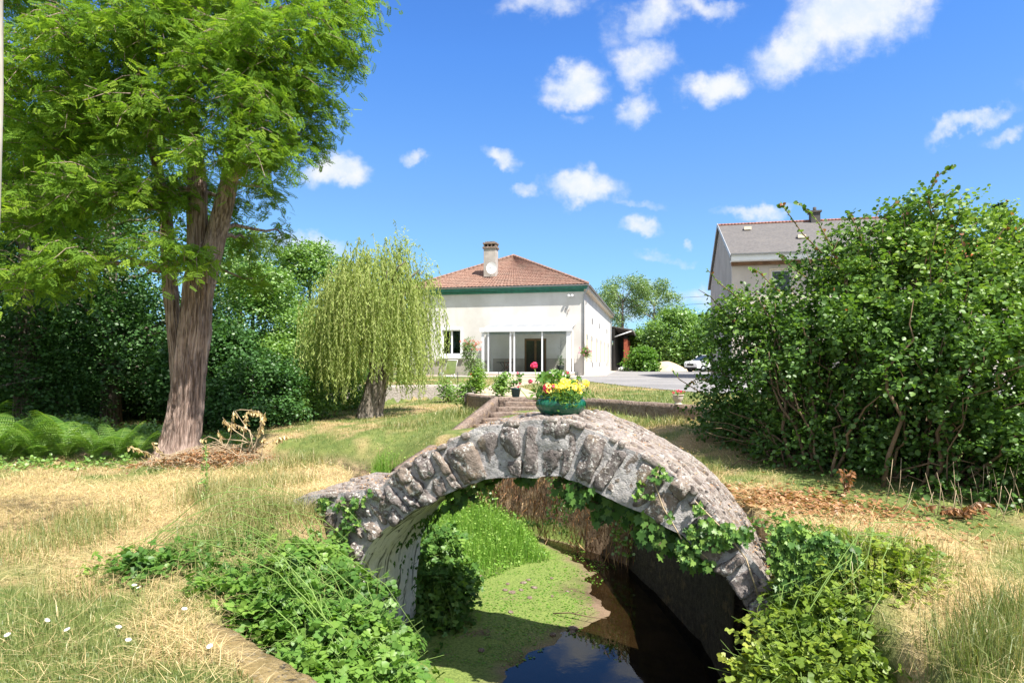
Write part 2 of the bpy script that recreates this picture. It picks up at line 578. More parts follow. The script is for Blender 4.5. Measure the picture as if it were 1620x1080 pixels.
def hfun(P, detail=True):
    """ground height, mud mask (0..1 inside the channel)"""
    P = np.asarray(P, float)
    x, y = P[..., 0], P[..., 1]
    num = 0; den = 0
    for cx, cy, cz in CP:
        w = 1 / (((x - cx) ** 2 + (y - cy) ** 2) + .25) ** 1.6
        num = num + w * cz
        den = den + w
    z = num / den
    if detail:
        z = z + .035 * fbm(P, .9, 3, 3) * np.clip(y / 3, .3, 1)
    dt = sdist(P, TERR)
    f = np.clip((.04 - dt) / .1, 0, 1)
    f = np.where(x < -9, np.clip((.5 - dt) / 3.0, 0, 1), f)
    z = z * (1 - f) + ZT * f
    # far ground falls away a little behind the buildings, then stays level
    dc = sdist(P, CHAN) + .05 * fbm(P, 2.2, 9, 2)
    xb = xlerp(y, [3, 5.9, 6.4, 7.3, 8.2, 8.9, 10.5, 12, 16], [-.5, 0.02, .25, 1.05, .93, 1.05, .55, -.4, -2])
    d = xb - x + .18 * fbm(P, 1.6, 21, 3)
    bed = WATER + np.where(d > 0, np.minimum(.055 * d ** .8, .12) + .10 * np.clip((y - 8.0) / 3, 0, 1) * np.clip(d, 0, 1), .16 * np.maximum(d, -1.6))
    bed = bed + .012 * fbm(P, 6, 5, 2)
    s = np.clip((dc + .02) / .30, 0, 1)
    s = s * s * (3 - 2 * s)
    # left bank far behind the bridge slopes gently, so does the bend
    soft = np.clip((y - 9.4) / 1.5, 0, 1) * np.clip((-x - 1.4) / 1.0, 0, 1)
    s2 = np.clip((dc + .6) / 1.5, 0, 1)
    s = s * (1 - soft) + s2 * soft
    zz = bed * (1 - s) + z * s
    return zz, 1 - s


def H(x, y):
    z, m = hfun(np.array([[x, y]]))
    return float(z[0])


def grid_axis(segs):
    out = []
    for a, b, st in segs:
        out += list(np.arange(a, b, st))
    return np.array(out)


gx = np.concatenate([-np.geomspace(900, 7, 46)[:-1], grid_axis([(-7, -3.4, .14), (-3.4, 3.2, .065), (3.2, 7, .14)]), np.geomspace(7, 900, 46)])
gy = np.concatenate([-np.geomspace(300, 1.2, 14), grid_axis([(-.8, 2.2, .3), (2.2, 12.6, .065), (12.6, 25, .16)]), np.geomspace(25, 1500, 44)])
GX, GY = np.meshgrid(gx, gy)
P2 = np.stack([GX, GY], -1)
GZ, GM = hfun(P2)
V = np.stack([GX, GY, GZ], -1).reshape(-1, 3)
nx_, ny_ = len(gx), len(gy)
idx = np.arange(nx_ * ny_).reshape(ny_, nx_)
F = np.stack([idx[:-1, :-1], idx[:-1, 1:], idx[1:, 1:], idx[1:, :-1]], -1).reshape(-1, 4)


def dryness(P):
    """0 lush .. 1 dry straw, by place"""
    x, y = P[..., 0], P[..., 1]
    d = .36 + .60 * fbm(P, .55, 31, 3) + .5 * fbm(P, 2.3, 35, 2)
    def bump(cx, cy, rx, ry, a):
        return a * np.exp(-(((x - cx) / rx) ** 2 + ((y - cy) / ry) ** 2))
    d = d + bump(-3.4, 7.2, 2.4, 1.6, .75) + bump(-2.1, 6.2, .5, 1.0, .4) + bump(-6, 7, 2, 1.6, .35) + bump(3.0, 4.2, 1.1, 1.4, .65) + bump(1.9, 11.2, 1.6, 1.2, .5)
    d = d + bump(-3.5, 14.8, 1.6, 1.2, .2) + bump(0, 19, 4, 2.5, .45) + bump(-3, 28, 8, 4, .25)
    d = d + bump(-1.8, 3.6, .7, .5, .5) + bump(-3.2, 4.8, .9, .6, .4)
    d = d - bump(-3.2, 15.5, 2.6, 2.2, .30) - bump(-1.6, 13.6, 1.3, 1.8, .35) - bump(-3.2, 3.6, 1.6, .9, .3) - bump(2.9, 12.8, 2.2, 1.0, .2) - bump(-5, 12, 2, 1, .3) - bump(-5.5, 5.2, 1, .8, .35)
    return np.clip(d, 0, 1)


dry = dryness(P2).ravel()
m, g = new_mat('ground')
tc = g.n('ShaderNodeTexCoord').outputs['Object']
ad = g.n('ShaderNodeAttribute', attribute_name='dry').outputs['Fac']
am = g.n('ShaderNodeAttribute', attribute_name='mud').outputs['Fac']
n1 = g.noise(tc, 5, 6, .65)
n2 = g.noise(tc, 40, 4, .7)
n3 = g.noise(tc, 1.7, 5, .6)
green = g.mix(g.maprange(n1, .3, .7), (.09, .13, .035), (.17, .20, .06))
drym = g.mix(g.maprange(n2, .3, .7), (.24, .16, .08), (.46, .36, .19))
c = g.mix(g.maprange(ad, .3, .75), green, drym)
mudc = g.mix(g.maprange(n3, .35, .65), (.10, .070, .045), (.24, .17, .115))
weed = g.mix(g.maprange(n2, .35, .65), (.11, .16, .04), (.21, .27, .07))
pos = g.n('ShaderNodeSeparateXYZ')
g.put(pos.inputs[0], tc)
flat = g.maprange(pos.outputs[2], -1.31, -1.27)
flatt = g.maprange(pos.outputs[2], -1.05, -.9, 1, 0)
wn = g.noise(tc, 2.3, 6, .7)
nearx = g.math('MULTIPLY', g.maprange(g.math('MULTIPLY_ADD', pos.outputs[1], -0.06, pos.outputs[0]), 0.25, 0.75, 0.16, -0.13), 1.0)
weedf = g.math('MULTIPLY', g.math('MULTIPLY', flat, flatt), g.maprange(g.math('ADD', wn, nearx), .42, .60))
inner = g.mix(weedf, mudc, weed)
bank = g.mix(g.maprange(g.noise(tc, 9, 6, .7), .35, .65), (.07, .05, .032), (.26, .19, .12))
inner = g.mix(g.maprange(pos.outputs[2], -1.15, -.95), inner, bank)
c = g.mix(g.maprange(am, .12, .45), c, inner)
surf(g, c, .92, .15, g.math('ADD', n2, g.math('MULTIPLY', n1, 2)), .6, .03)
ground = np_mesh('ground', V, F, m, attrs={'dry': dry, 'mud': GM.ravel()}, smooth=True)
tag(ground, kind='structure')

# water
m, g = new_mat('water')
tc = g.n('ShaderNodeTexCoord').outputs['Object']
fr = g.n('ShaderNodeFresnel'); fr.inputs[0].default_value = 1.5
bmp = g.n('ShaderNodeBump'); bmp.inputs['Strength'].default_value = .03; bmp.inputs['Distance'].default_value = .02
g.put(bmp.inputs['Height'], g.noise(tc, 6, 3, .5))
g.nt.links.new(bmp.outputs[0], fr.inputs['Normal'])
gl = g.n('ShaderNodeBsdfGlossy'); gl.inputs['Roughness'].default_value = .02
g.nt.links.new(bmp.outputs[0], gl.inputs['Normal'])
tr = g.n('ShaderNodeBsdfTransparent'); tr.inputs[0].default_value = (.30, .27, .20, 1)
mx = g.n('ShaderNodeMixShader')
g.put(mx.inputs[0], fr.outputs[0])
g.nt.links.new(tr.outputs[0], mx.inputs[1]); g.nt.links.new(gl.outputs[0], mx.inputs[2])
o = g.n('ShaderNodeOutputMaterial'); g.nt.links.new(mx.outputs[0], o.inputs[0])
wb = MB()
cx = [tuple(p) for p in CHAN]
wb.add([(x, y, WATER) for x, y in cx], [tuple(range(len(cx)))[::-1]])
wb_n = 0
tag(wb.build('water', m), kind='structure')

# ------------------------------------------------------------------ stone materials
def stone_mat(name, dark, light, lich=.5, ochre=.2, attr=False, white=(.62, .60, .56)):
    m, g = new_mat(name)
    tc = g.n('ShaderNodeTexCoord').outputs['Object']
    n1 = g.noise(tc, 4, 6, .65)
    n2 = g.noise(tc, 16, 6, .7)
    n3 = g.noise(tc, 38, 5, .7)
    c = g.mix(g.maprange(n2, .3, .7), dark, light)
    if attr:
        a = g.n('ShaderNodeAttribute', attribute_name='tint').outputs['Fac']
        c = g.mix(g.maprange(a, 0.5, 1, 0, .6), c, (.30, .235, .18))
        c = g.mix(g.maprange(a, .35, 0, 0, .45), c, (.13, .115, .11))
    c = g.mix(g.maprange(n1, .55, .68, 0, ochre), c, (.33, .23, .10))
    c = g.mix(g.math('MULTIPLY', g.maprange(n3, .52, .60), g.maprange(g.noise(tc, 5.5, 3, .5), .42, .56, 0, lich)), c, white)
    c = g.mix(g.math('MULTIPLY', g.maprange(g.noise(tc, 26, 4, .6), .56, .63), g.maprange(n1, .5, .4, 0, .8)), c, (.035, .032, .03))
    b = g.math('ADD', g.math('MULTIPLY', n2, 2.0), n3)
    surf(g, c, .9, .2, b, .8, .025)
    return m


M['mortar'] = stone_mat('lichen_mortar', (.29, .28, .285), (.50, .48, .475), .5, .12)
M['voussoir'] = stone_mat('rough_voussoir_stone', (.115, .095, .09), (.285, .25, .235), 1.0, .35, attr=True)
M['deckstone'] = stone_mat('bridge_deck_stone', (.19, .15, .13), (.40, .355, .32), .7, .35)
M['wallstone'] = stone_mat('old_wall_stone', (.03, .026, .02), (.075, .062, .05), .05, .2, white=(.2, .19, .17))  # near black: wet stone, with the deep shade put into its colour
M['concrete_brown'] = stone_mat('brown_stained_concrete', (.16, .115, .09), (.30, .23, .19), .25, .5)
M['mossy'] = stone_mat('mossy_stone', (.20, .15, .06), (.36, .27, .13), .15, .6)
M['concrete_grey'] = stone_mat('grey_cement_wall', (.30, .26, .23), (.44, .39, .36), .2, .2)
m, g = new_mat('lime_wash')
tc = g.n('ShaderNodeTexCoord').outputs['Object']
mp = g.n('ShaderNodeMapping'); mp.inputs['Scale'].default_value = (4, 9, 1.6); g.put(mp.inputs[0], tc)
st = g.noise(mp.outputs[0], 1.0, 5, .7, .6)
c = g.mix(g.maprange(g.noise(tc, 20, 5, .7), .3, .7), (.74, .72, .68), (.86, .84, .80))
c = g.mix(g.maprange(st, .51, .59, 0, .85), c, (.045, .06, .03))
surf(g, c, .9, .1, g.noise(tc, 25, 5, .7), .5, .02)
M['lime'] = m

# ------------------------------------------------------------------ the bridge
KF = 0.35
Y0 = 5.1


def face(px, py, off=0.0):
    u = (px - 810) / 1000
    Y = Y0 / (1 + KF * u)
    return np.array((u * Y, Y, 1.6 - (py - 575) / 1000 * Y))


WD = np.array((.322, .947, 0.0))         # across the bridge, away from the front face
FN = -np.array((KF, 1.0, 0.0)) / math.sqrt(1 + KF * KF)
TOP = np.array([(400, 806), (440, 796), (470, 788), (560, 778), (600, 772), (633, 743), (672, 718), (712, 700), (770, 674), (845, 665), (905, 667), (975, 697),
                (1025, 724), (1075, 755), (1125, 802), (1172, 862), (1200, 905), (1232, 953), (1300, 1020)], float)
INT = np.array([(548, 1100), (556, 960), (563, 906), (578, 876), (603, 842), (647, 812), (687, 788), (746, 765), (786, 755), (845, 755), (884, 754), (934, 770),
                (973, 790), (1023, 814), (1082, 849), (1126, 893), (1156, 923), (1190, 975), (1215, 1050), (1222, 1120)], float)
cols = np.unique(np.concatenate([np.arange(464, 548, 6), np.arange(548, 760, 3.5), np.arange(760, 1120, 7), np.arange(1120, 1222, 3.0), np.arange(1222, 1300, 8)]))
NZ = 16
bot = []
for cxx in cols:
    if cxx < INT[0, 0] or cxx > INT[-1, 0]:
        f_ = face(cxx, 800)
        bot.append(575 + (1.6 + 1.42) / f_[1] * 1000)
    else:
        bot.append(np.interp(cxx, INT[:, 0], INT[:, 1]))
bot = np.array(bot)
topy = np.interp(cols, TOP[:, 0], TOP[:, 1])


def depth_at(px):
    return np.interp(px, [400, 600, 850, 1000, 1100, 1180, 1300], [1.35, 1.25, 1.2, 1.25, 1.35, 1.45, 1.5])


front = np.zeros((len(cols), NZ + 1, 3))
for i, cxx in enumerate(cols):
    a, b = face(cxx, bot[i]), face(cxx, topy[i])
    for k in range(NZ + 1):
        front[i, k] = a + (b - a) * k / NZ
back = front.copy()
for i, cxx in enumerate(cols):
    back[i] += WD * depth_at(cxx)
inside = (cols >= INT[0, 0]) & (cols <= INT[-1, 0])


def sheet(name, rows, mat, parent, amp, sc, seed, flip=False, smooth=True, nrm=None):
    """rows: (a,b,3) grid, displaced by noise"""
    A, B, _ = rows.shape
    V = rows.reshape(-1, 3).copy()
    n = fbm(V, sc, seed, 3)
    if nrm is None:
        V += amp * np.stack([n, fbm(V, sc, seed + 5, 3), fbm(V, sc, seed + 9, 3)], -1)
    else:
        V += amp * n[:, None] * nrm
    ii = np.arange(A * B).reshape(A, B)
    F = np.stack([ii[:-1, :-1], ii[1:, :-1], ii[1:, 1:], ii[:-1, 1:]], -1).reshape(-1, 4)
    if flip: F = F[:, ::-1]
    return np_mesh(name, V, F, mat, parent, smooth=smooth)


bridge = empty('stone_bridge', tuple(face(830, 760)))
bridge.location = (0.1, 5.4, 0)
tag(bridge, 'small humpback footbridge of rough lichen-covered stones arching over the stream', 'bridge')
boff = -np.array((0.1, 5.4, 0))


def deckgrid():
    NW = 15
    gr = np.zeros((len(cols), NW + 1, 3))
    for i, cxx in enumerate(cols):
        for k in range(NW + 1):
            t = k / NW
            p = front[i, -1] * (1 - t) + back[i, -1] * t
            p = p + np.array((0, 0, .012 * math.sin(math.pi * t)))
            gr[i, k] = p
    return gr


sheet('masonry_face', front + boff, M['mortar'], bridge, .030, 5.0, 1, False)
sheet('rear_face', back + boff, M['mortar'], bridge, .030, 5.0, 1, True)
dk = deckgrid()
sheet('deck', dk + boff, M['deckstone'], bridge, .030, 5.0, 1, False)
# soffit: vault below
sc_ = np.where(inside)[0]
sof = np.zeros((len(sc_), 16, 3))
for a, i in enumerate(sc_):
    for k in range(16):
        t = k / 15
        sof[a, k] = front[i, 0] * (1 - t) + back[i, 0] * t
extra_l = sof[:1].copy(); extra_l[..., 2] = -1.6
extra_r = sof[-1:].copy(); extra_r[..., 2] = -1.6
sheet('vault_soffit', np.concatenate([extra_l, sof, extra_r]) + boff, M['lime'], bridge, .030, 5.0, 1, True)

# arch ring of rough stones
PAIR = [((556, 985), (484, 960)), ((556, 950), (492, 915)), ((564, 906), (512, 868)), ((578, 876), (538, 824)), ((603, 842), (570, 792)), ((647, 812), (604, 766)),
        ((687, 788), (640, 736)), ((746, 765), (706, 702)), ((786, 755), (766, 676)), ((845, 757), (845, 665)), ((884, 755), (905, 667)),
        ((934, 770), (975, 697)), ((973, 790), (1025, 724)), ((1023, 814), (1075, 755)), ((1082, 849), (1125, 802)), ((1126, 893), (1172, 862)),
        ((1156, 923), (1200, 905)), ((1190, 975), (1232, 953)), ((1215, 1050), (1262, 1030))]
Iw = np.array([face(*p[0]) for p in PAIR])
Ow = np.array([face(*p[1]) for p in PAIR])
arc = np.concatenate([[0], np.cumsum(np.linalg.norm(np.diff((Iw + Ow) / 2, axis=0), axis=1))])
L = arc[-1]
cuts = [0.0]
while cuts[-1] < L - .1:
    cuts.append(cuts[-1] + random.uniform(.09, .22))
cuts = np.array(cuts) * L / cuts[-1]


def on(A, s):
    return np.array([np.interp(s, arc, A[:, k]) for k in range(3)])


def rock(V8, sub=3, rough=.02, seed=0, tint=.5, pinch=.16):
    """rounded, knobbly stone inside the box of eight corners"""
    n = 2 ** sub + 1
    pts = {}
    Vs, Fs = [], []
    def vid(key):
        if key not in pts:
            u, v, w = [k / (n - 1) * 2 - 1 for k in key]
            q = np.array((u, v, w))
            r = np.linalg.norm(q)
            mx = np.max(np.abs(q))
            s = (1 - pinch * (r - mx) / (.732))
            q = q * s
            uu, vv, ww = (q + 1) / 2
            c = 0
            for (a, b, e), P in zip([(0, 0, 0), (1, 0, 0), (1, 1, 0), (0, 1, 0), (0, 0, 1), (1, 0, 1), (1, 1, 1), (0, 1, 1)], V8):
                c = c + P * ((uu if a else 1 - uu) * (vv if b else 1 - vv) * (ww if e else 1 - ww))
            pts[key] = len(Vs)
            Vs.append(c)
        return pts[key]
    for ax in range(3):
        for side in (0, n - 1):
            for i in range(n - 1):
                for j in range(n - 1):
                    quad = []
                    for (di, dj) in ((0, 0), (1, 0), (1, 1), (0, 1)):
                        k = [0, 0, 0]
                        k[ax] = side
                        k[(ax + 1) % 3] = i + di
                        k[(ax + 2) % 3] = j + dj
                        quad.append(vid(tuple(k)))
                    Fs.append(quad if side else quad[::-1])
    Vs = np.array(Vs)
    c = Vs.mean(0)
    d = Vs - c
    dn = d / (np.linalg.norm(d, axis=1, keepdims=True) + 1e-6)
    Vs = Vs + dn * (rough * fbm(Vs, 9, seed, 3) + rough * .9 * fbm(Vs, 24, seed + 3, 3))[:, None]
    return Vs, np.array(Fs)


RV, RF, RT = [], [], []
nb = 0


def add_rock(V8, **kw):
    global nb
    t = kw.pop('tint', .5)
    v, f = rock(V8, **kw)
    RV.append(v); RF.append(f + nb); RT.append(np.full(len(v), t))
    nb += len(v)


for i in range(len(cuts) - 1):
    s0, s1 = cuts[i], cuts[i + 1]
    gap = .009
    split = []
    r = random.random()
    if r < .28: q_ = random.uniform(.35, .65); split = [(0, q_ - .015), (q_ + .015, 1)]
    elif r < .42: q_ = random.uniform(.2, .4); split = [(.0, q_), (q_ + .03, 1)]
    elif r < .5: split = [(0, .3), (.33, .64), (.67, 1)]
    else: split = [(random.uniform(-.02, .06), random.uniform(.86, 1.0))]
    sk0, sk1 = random.uniform(-.03, .03), random.uniform(-.03, .03)
    for (a, b) in split:
        if random.random() < .06: continue
        i0, i1, o0, o1 = on(Iw, s0 + gap), on(Iw, s1 - gap), on(Ow, s0 + gap + sk0), on(Ow, s1 - gap + sk1)
        sh = random.uniform(0, .14)
        A = i0 + (o0 - i0) * a; B = i1 + (o1 - i1) * a
        C_ = i1 + (o1 - i1) * b; D = i0 + (o0 - i0) * b
        if b > .9:
            C_ = C_ - (C_ - B) * sh * .3; D = D - (D - A) * sh * random.random() * .3
        mid = (A + B) / 2; cw = random.uniform(.80, 1.04)
        A = mid + (A - mid) * cw; B = mid + (B - mid) * cw
        mid = (C_ + D) / 2; cw = random.uniform(.80, 1.06)
        D = mid + (D - mid) * cw; C_ = mid + (C_ - mid) * cw
        fo = FN * random.uniform(.008, .058)
        bk = -FN * .18
        V8 = [A + fo, B + fo, C_ + fo, D + fo, A + bk, B + bk, C_ + bk, D + bk]
        V8 = [v + boff + np.random.default_rng(i * 7 + k).normal(0, .014, 3) for k, v in enumerate(V8)]
        add_rock(V8, seed=i * 11 + int(a * 10), rough=random.uniform(.028, .046), tint=random.random(), pinch=random.uniform(.08, .22))
# a few rubble stones in the wing wall on the left
for (px, py, w, h) in [(520, 822, 26, 24), (497, 800, 30, 14), (545, 797, 22, 18), (488, 835, 22, 20), (470, 812, 24, 20), (512, 852, 22, 16), (560, 785, 28, 14), (498, 868, 26, 22)]:
    q = [face(px - w / 2, py + h / 2), face(px + w / 2, py + h / 2), face(px + w / 2, py - h / 2), face(px - w / 2, py - h / 2)]
    V8 = [p + FN * .035 for p in q] + [p - FN * .1 for p in q]
    add_rock([v + boff for v in V8], seed=int(px), rough=.018, tint=random.random(), pinch=.25)
np_mesh('arch_ring', np.concatenate(RV), np.concatenate(RF), M['voussoir'], bridge, {'tint': np.concatenate(RT)}, smooth=True)

# flat stones bedded in the deck
RV, RF, RT, nb = [], [], [], 0
dkj = np.argsort(cols)
for i in range(420):
    ic = random.randrange(2, len(cols) - 3)
    tt = random.uniform(.02, .98)
    c0_ = dk[ic, int(tt * 15)]
    t1 = dk[min(ic + 2, len(cols) - 1), int(tt * 15)] - dk[ic - 1, int(tt * 15)]
    t1 = t1 / (np.linalg.norm(t1) + 1e-6)
    t2 = WD / np.linalg.norm(WD)
    n_ = np.cross(t1, t2); n_ = n_ / np.linalg.norm(n_)
    if n_[2] < 0: n_ = -n_
    l1, l2, th_ = random.uniform(.05, .15), random.uniform(.03, .075), random.uniform(.012, .03)
    ro = random.uniform(-.35, .35)
    u1 = t1 * math.cos(ro) + t2 * math.sin(ro); u2 = t2 * math.cos(ro) - t1 * math.sin(ro)
    V8 = [c0_ + u1 * sx * l1 / 2 + u2 * sy * l2 / 2 + n_ * hz_ for hz_ in (-.03, th_) for (sx, sy) in ((-1, -1), (1, -1), (1, 1), (-1, 1))]
    add_rock([v + boff for v in V8], sub=2, seed=i, rough=.010, tint=random.random(), pinch=.22)
np_mesh('deck_stones', np.concatenate(RV), np.concatenate(RF), M['deckstone'], bridge, {'tint': np.concatenate(RT)}, smooth=True)


# ------------------------------------------------------------------ walls, stairs, kerbs
def wall_line(name, pts, thick, mat, ztop=None, zbot=None, amp=.012, parent=None, step=.12, side=1, coping=None):
    """rough wall following plan points: pts = (x,y,ztop,zbot)"""
    pts = [np.array(p, float) for p in pts]
    dense = []
    for a, b in zip(pts[:-1], pts[1:]):
        n = max(1, int(np.linalg.norm((b - a)[:2]) / step))
        for k in range(n):
            dense.append(a + (b - a) * k / n)
    dense.append(pts[-1])
    dense = np.array(dense)
    d = np.gradient(dense[:, :2], axis=0)
    d /= np.linalg.norm(d, axis=1, keepdims=True) + 1e-9
    nr = np.stack([-d[:, 1], d[:, 0]], -1) * side
    NZ_ = 8
    rows = []
    for i in range(len(dense)):
        x, y, zt, zb = dense[i]
        loop = []
        for k in range(NZ_ + 1):
            loop.append((x, y, zb + (zt - zb) * k / NZ_))
        x2, y2 = np.array((x, y)) + nr[i] * thick
        loop.append(((x + x2) / 2, (y + y2) / 2, zt + .006))
        for k in range(NZ_ + 1):
            loop.append((x2, y2, zt - (zt - zb) * k / NZ_))
        rows.append(loop)
    rows = np.array(rows)
    A, B, _ = rows.shape
    Vv = rows.reshape(-1, 3)
    n = np.stack([fbm(Vv, 5, 3, 3), fbm(Vv, 5, 13, 3), fbm(Vv, 5, 23, 3) * .7], -1)
    Vv = Vv + amp * n
    ii = np.arange(A * B).reshape(A, B)
    F = np.stack([ii[:-1, :-1], ii[1:, :-1], ii[1:, 1:], ii[:-1, 1:]], -1).reshape(-1, 4)
    o = np_mesh(name, Vv, F, mat, parent, smooth=False)
    bm = bmesh.new(); bm.from_mesh(o.data)
    bmesh.ops.holes_fill(bm, edges=[e for e in bm.edges if e.is_boundary], sides=0)
    bmesh.ops.recalc_face_normals(bm, faces=bm.faces)
    bm.to_mesh(o.data); bm.free()
    return o


o = wall_line('retaining_wall', [(-7.6, 22.1, .83, -.2), (-4.55, 22.15, .83, -.1), (-1.35, 23.5, .83, 0), (-1.2, 16.1, .83, .1)], .22, M['concrete_grey'], amp=.02, side=1)
tag(o, 'long low grey cement retaining wall of the terrace behind the willow trunk', 'wall')
o = wall_line('kerb_wall', [(-1.14, 16.0, .83, .2), (-.46, 14.42, .84, .2), (-.40, 14.30, .84, .2), (.55, 14.1, .84, .2)], .2, M['concrete_brown'], amp=.015, side=1)
tag(o, 'short brown stained kerb at the head of the garden steps', 'kerb')
o = wall_line('kerb_wall', [(.58, 14.1, .84, .2), (1.6, 13.85, .84, .2), (3.4, 11.45, .83, .2), (5.2, 10.3, .83, .2)], .2, M['concrete_brown'], amp=.015, side=1)
tag(o, 'long brown terrace kerb running behind the green bowl towards the big shrub', 'kerb')

stairs = empty('garden_steps', (-.4, 13.3, 0))
tag(stairs, 'short flight of brown stone garden steps climbing to the terrace', 'steps')
so = np.array((-.4, 13.3, 0))
ex = np.array((1, -.03, 0)); ey = np.array((.42, .9, 0)); ey /= np.linalg.norm(ey)
NS = 8
for i in range(NS):
    z = .755 - .098 * i
    Yf = 14.0 - .30 * i
    xl = -.2 - .150 * i
    mb = MB()
    w = .86
    V8 = []
    for (a, b, c_) in [(0, 0, 0), (1, 0, 0), (1, 1, 0), (0, 1, 0), (0, 0, 1), (1, 0, 1), (1, 1, 1), (0, 1, 1)]:
        V8.append(np.array((xl, Yf, z - .22)) + ex * w * a + np.array((.15, .34, 0)) * b + np.array((0, 0, .22)) * c_ - so)
    v, f = rock([V8[0], V8[1], V8[2], V8[3], V8[4], V8[5], V8[6], V8[7]], sub=3, rough=.012, seed=i * 5 + 2, pinch=.03)
    np_mesh('step', v, f, M['concrete_brown'], stairs, {'tint': np.full(len(v), .5)})
o = wall_line('stringer_wall', [(-.42 + .4, 14.15 - 13.3, .86, .3), (-.75 + .4, 13.3 - 13.3, .62, -.1), (-1.34 + .4, 12.2 - 13.3, .20, -.6), (-2.05 + .4, 10.75 - 13.3, -.2, -1.3)], .15,
              M['concrete_brown'], amp=.015, parent=stairs, side=1)
# (side wall is a part of the steps)

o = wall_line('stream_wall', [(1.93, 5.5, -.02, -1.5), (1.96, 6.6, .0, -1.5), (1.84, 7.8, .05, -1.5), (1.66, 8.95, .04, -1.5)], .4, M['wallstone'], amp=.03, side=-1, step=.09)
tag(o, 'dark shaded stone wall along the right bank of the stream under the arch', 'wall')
o = wall_line('ledge_wall', [(-2.1, 4.05, .012, -1.4), (-1.66, 3.76, .015, -1.4), (-.92, 3.08, .012, -1.4), (-.4, 2.5, .01, -1.4)], .26, M['mossy'], amp=.03, side=-1, step=.08)
tag(o, 'mossy stone ledge with dry moss at the bottom of the picture, left of the stream', 'wall')

# ------------------------------------------------------------------ driveway and paving
m, g = new_mat('asphalt')
tc = g.n('ShaderNodeTexCoord').outputs['Object']
n1 = g.noise(tc, .35, 5, .6); n2 = g.noise(tc, 30, 4, .7)
c = g.mix(g.maprange(n1, .3, .7), (.17, .165, .165), (.26, .25, .245))
c = g.mix(g.maprange(n2, .4, .7, 0, .4), c, (.34, .33, .32))
surf(g, c, .9, .2, n2, .3, .01)
M['asphalt'] = m


def flat_sheet(name, poly, z, mat):
    mb = MB(); mb.add([(x, y, z) for x, y in poly], [tuple(range(len(poly)))])
    return tag(mb.build(name, mat), kind='structure')


flat_sheet('driveway', [(3.0, 33), (3.6, 26), (4.1, 21.5), (5.2, 17.0), (7.5, 15), (14, 13), (30, 20), (40, 60), (30, 110), (17, 105), (12, 72), (6.6, 44), (6.2, 41), (3.8, 38)], ZT + .016, M['asphalt'])
M['paving'] = plain('pale_paving', (.46, .40, .34), .9, .2, .15, 1.2, .4, bscale=20)
flat_sheet('pavement', [(-6.0, 42.3), (-4, 38.2), (1.5, 36.6), (3.75, 35.9), (3.8, 38), (6.2, 41), (6.6, 44), (12, 72), (10.9, 70), (4.8, 42.1), (-1, 43.2)], ZT + .020, M['paving'])
M['sandy'] = plain('sandy_path', (.40, .33, .25), .95, .1, .2, 1.5, .5, bscale=25)
flat_sheet('path', [(-.6, 14.9), (.6, 14.5), (.75, 16.5), (.2, 22), (2.2, 30), (1.2, 36), (-.6, 36), (-.8, 22), (-1.0, 16.2)], ZT + .012, M['sandy'])
# ------------------------------------------------------------------ the white house
m, g = new_mat('white_render')
tc = g.n('ShaderNodeTexCoord').outputs['Object']
n1 = g.noise(tc, .6, 5, .6); n2 = g.noise(tc, 18, 4, .6)
mp = g.n('ShaderNodeMapping'); mp.inputs['Scale'].default_value = (1.6, 1.6, .12); g.put(mp.inputs[0], tc)
st = g.noise(mp.outputs[0], 1.6, 5, .65)
c = g.mix(g.maprange(n1, .35, .65), (.56, .54, .51), (.64, .625, .60))
c = g.mix(g.maprange(st, .55, .75, 0, .30), c, (.42, .38, .33))
surf(g, c, .9, .15, n2, .2, .01)
M['render'] = m
M['plinth'] = plain('grey_plinth_render', (.34, .315, .28), .9, .15, .12, 1.2, .4, bscale=20)
m, g = new_mat('clay_roof_tiles')
tc = g.n('ShaderNodeTexCoord').outputs['Object']
n1 = g.noise(tc, .9, 5, .7); n2 = g.noise(tc, 6, 4, .7)
c = g.mix(g.maprange(n2, .35, .65), (.19, .105, .08), (.31, .195, .15))
c = g.mix(g.maprange(n1, .45, .7, 0, .6), c, (.20, .15, .12))
c = g.mix(g.maprange(g.noise(tc, 11, 3, .6), .62, .70, 0, .6), c, (.40, .34, .28))
surf(g, c, .85, .2, n2, .4, .02)
M['tiles'] = m
m, g = new_mat('slate_roof')
tc = g.n('ShaderNodeTexCoord').outputs['Object']
n1 = g.noise(tc, .8, 5, .7); n2 = g.noise(tc, 7, 4, .7)
c = g.mix(g.maprange(n2, .3, .7), (.095, .09, .088), (.145, .135, .13))
c = g.mix(g.maprange(n1, .5, .7, 0, .4), c, (.17, .155, .14))
surf(g, c, .8, .3, n2, .3, .02)
M['slate'] = m
M['glass'] = bpy.data.materials.new('window_glass'); M['glass'].use_nodes = True
g = NG(M['glass'].node_tree)
fr = g.n('ShaderNodeFresnel'); fr.inputs[0].default_value = 1.5
gl = g.n('ShaderNodeBsdfGlossy'); gl.inputs['Roughness'].default_value = .03
tr = g.n('ShaderNodeBsdfTransparent'); tr.inputs[0].default_value = (.72, .78, .78, 1)
mx = g.n('ShaderNodeMixShader'); g.put(mx.inputs[0], fr.outputs[0])
g.nt.links.new(tr.outputs[0], mx.inputs[1]); g.nt.links.new(gl.outputs[0], mx.inputs[2])
o = g.n('ShaderNodeOutputMaterial'); g.nt.links.new(mx.outputs[0], o.inputs[0])
M['brown_wood'] = plain('brown_wood', (.16, .085, .045), .6, .3, .25, 3, .2)
M['cream'] = plain('cream_shutter', (.62, .54, .42), .6, .2, .06, 3, .1)
M['brick'] = plain('red_brick_post', (.30, .085, .05), .9, .1, .2, 5, .3)


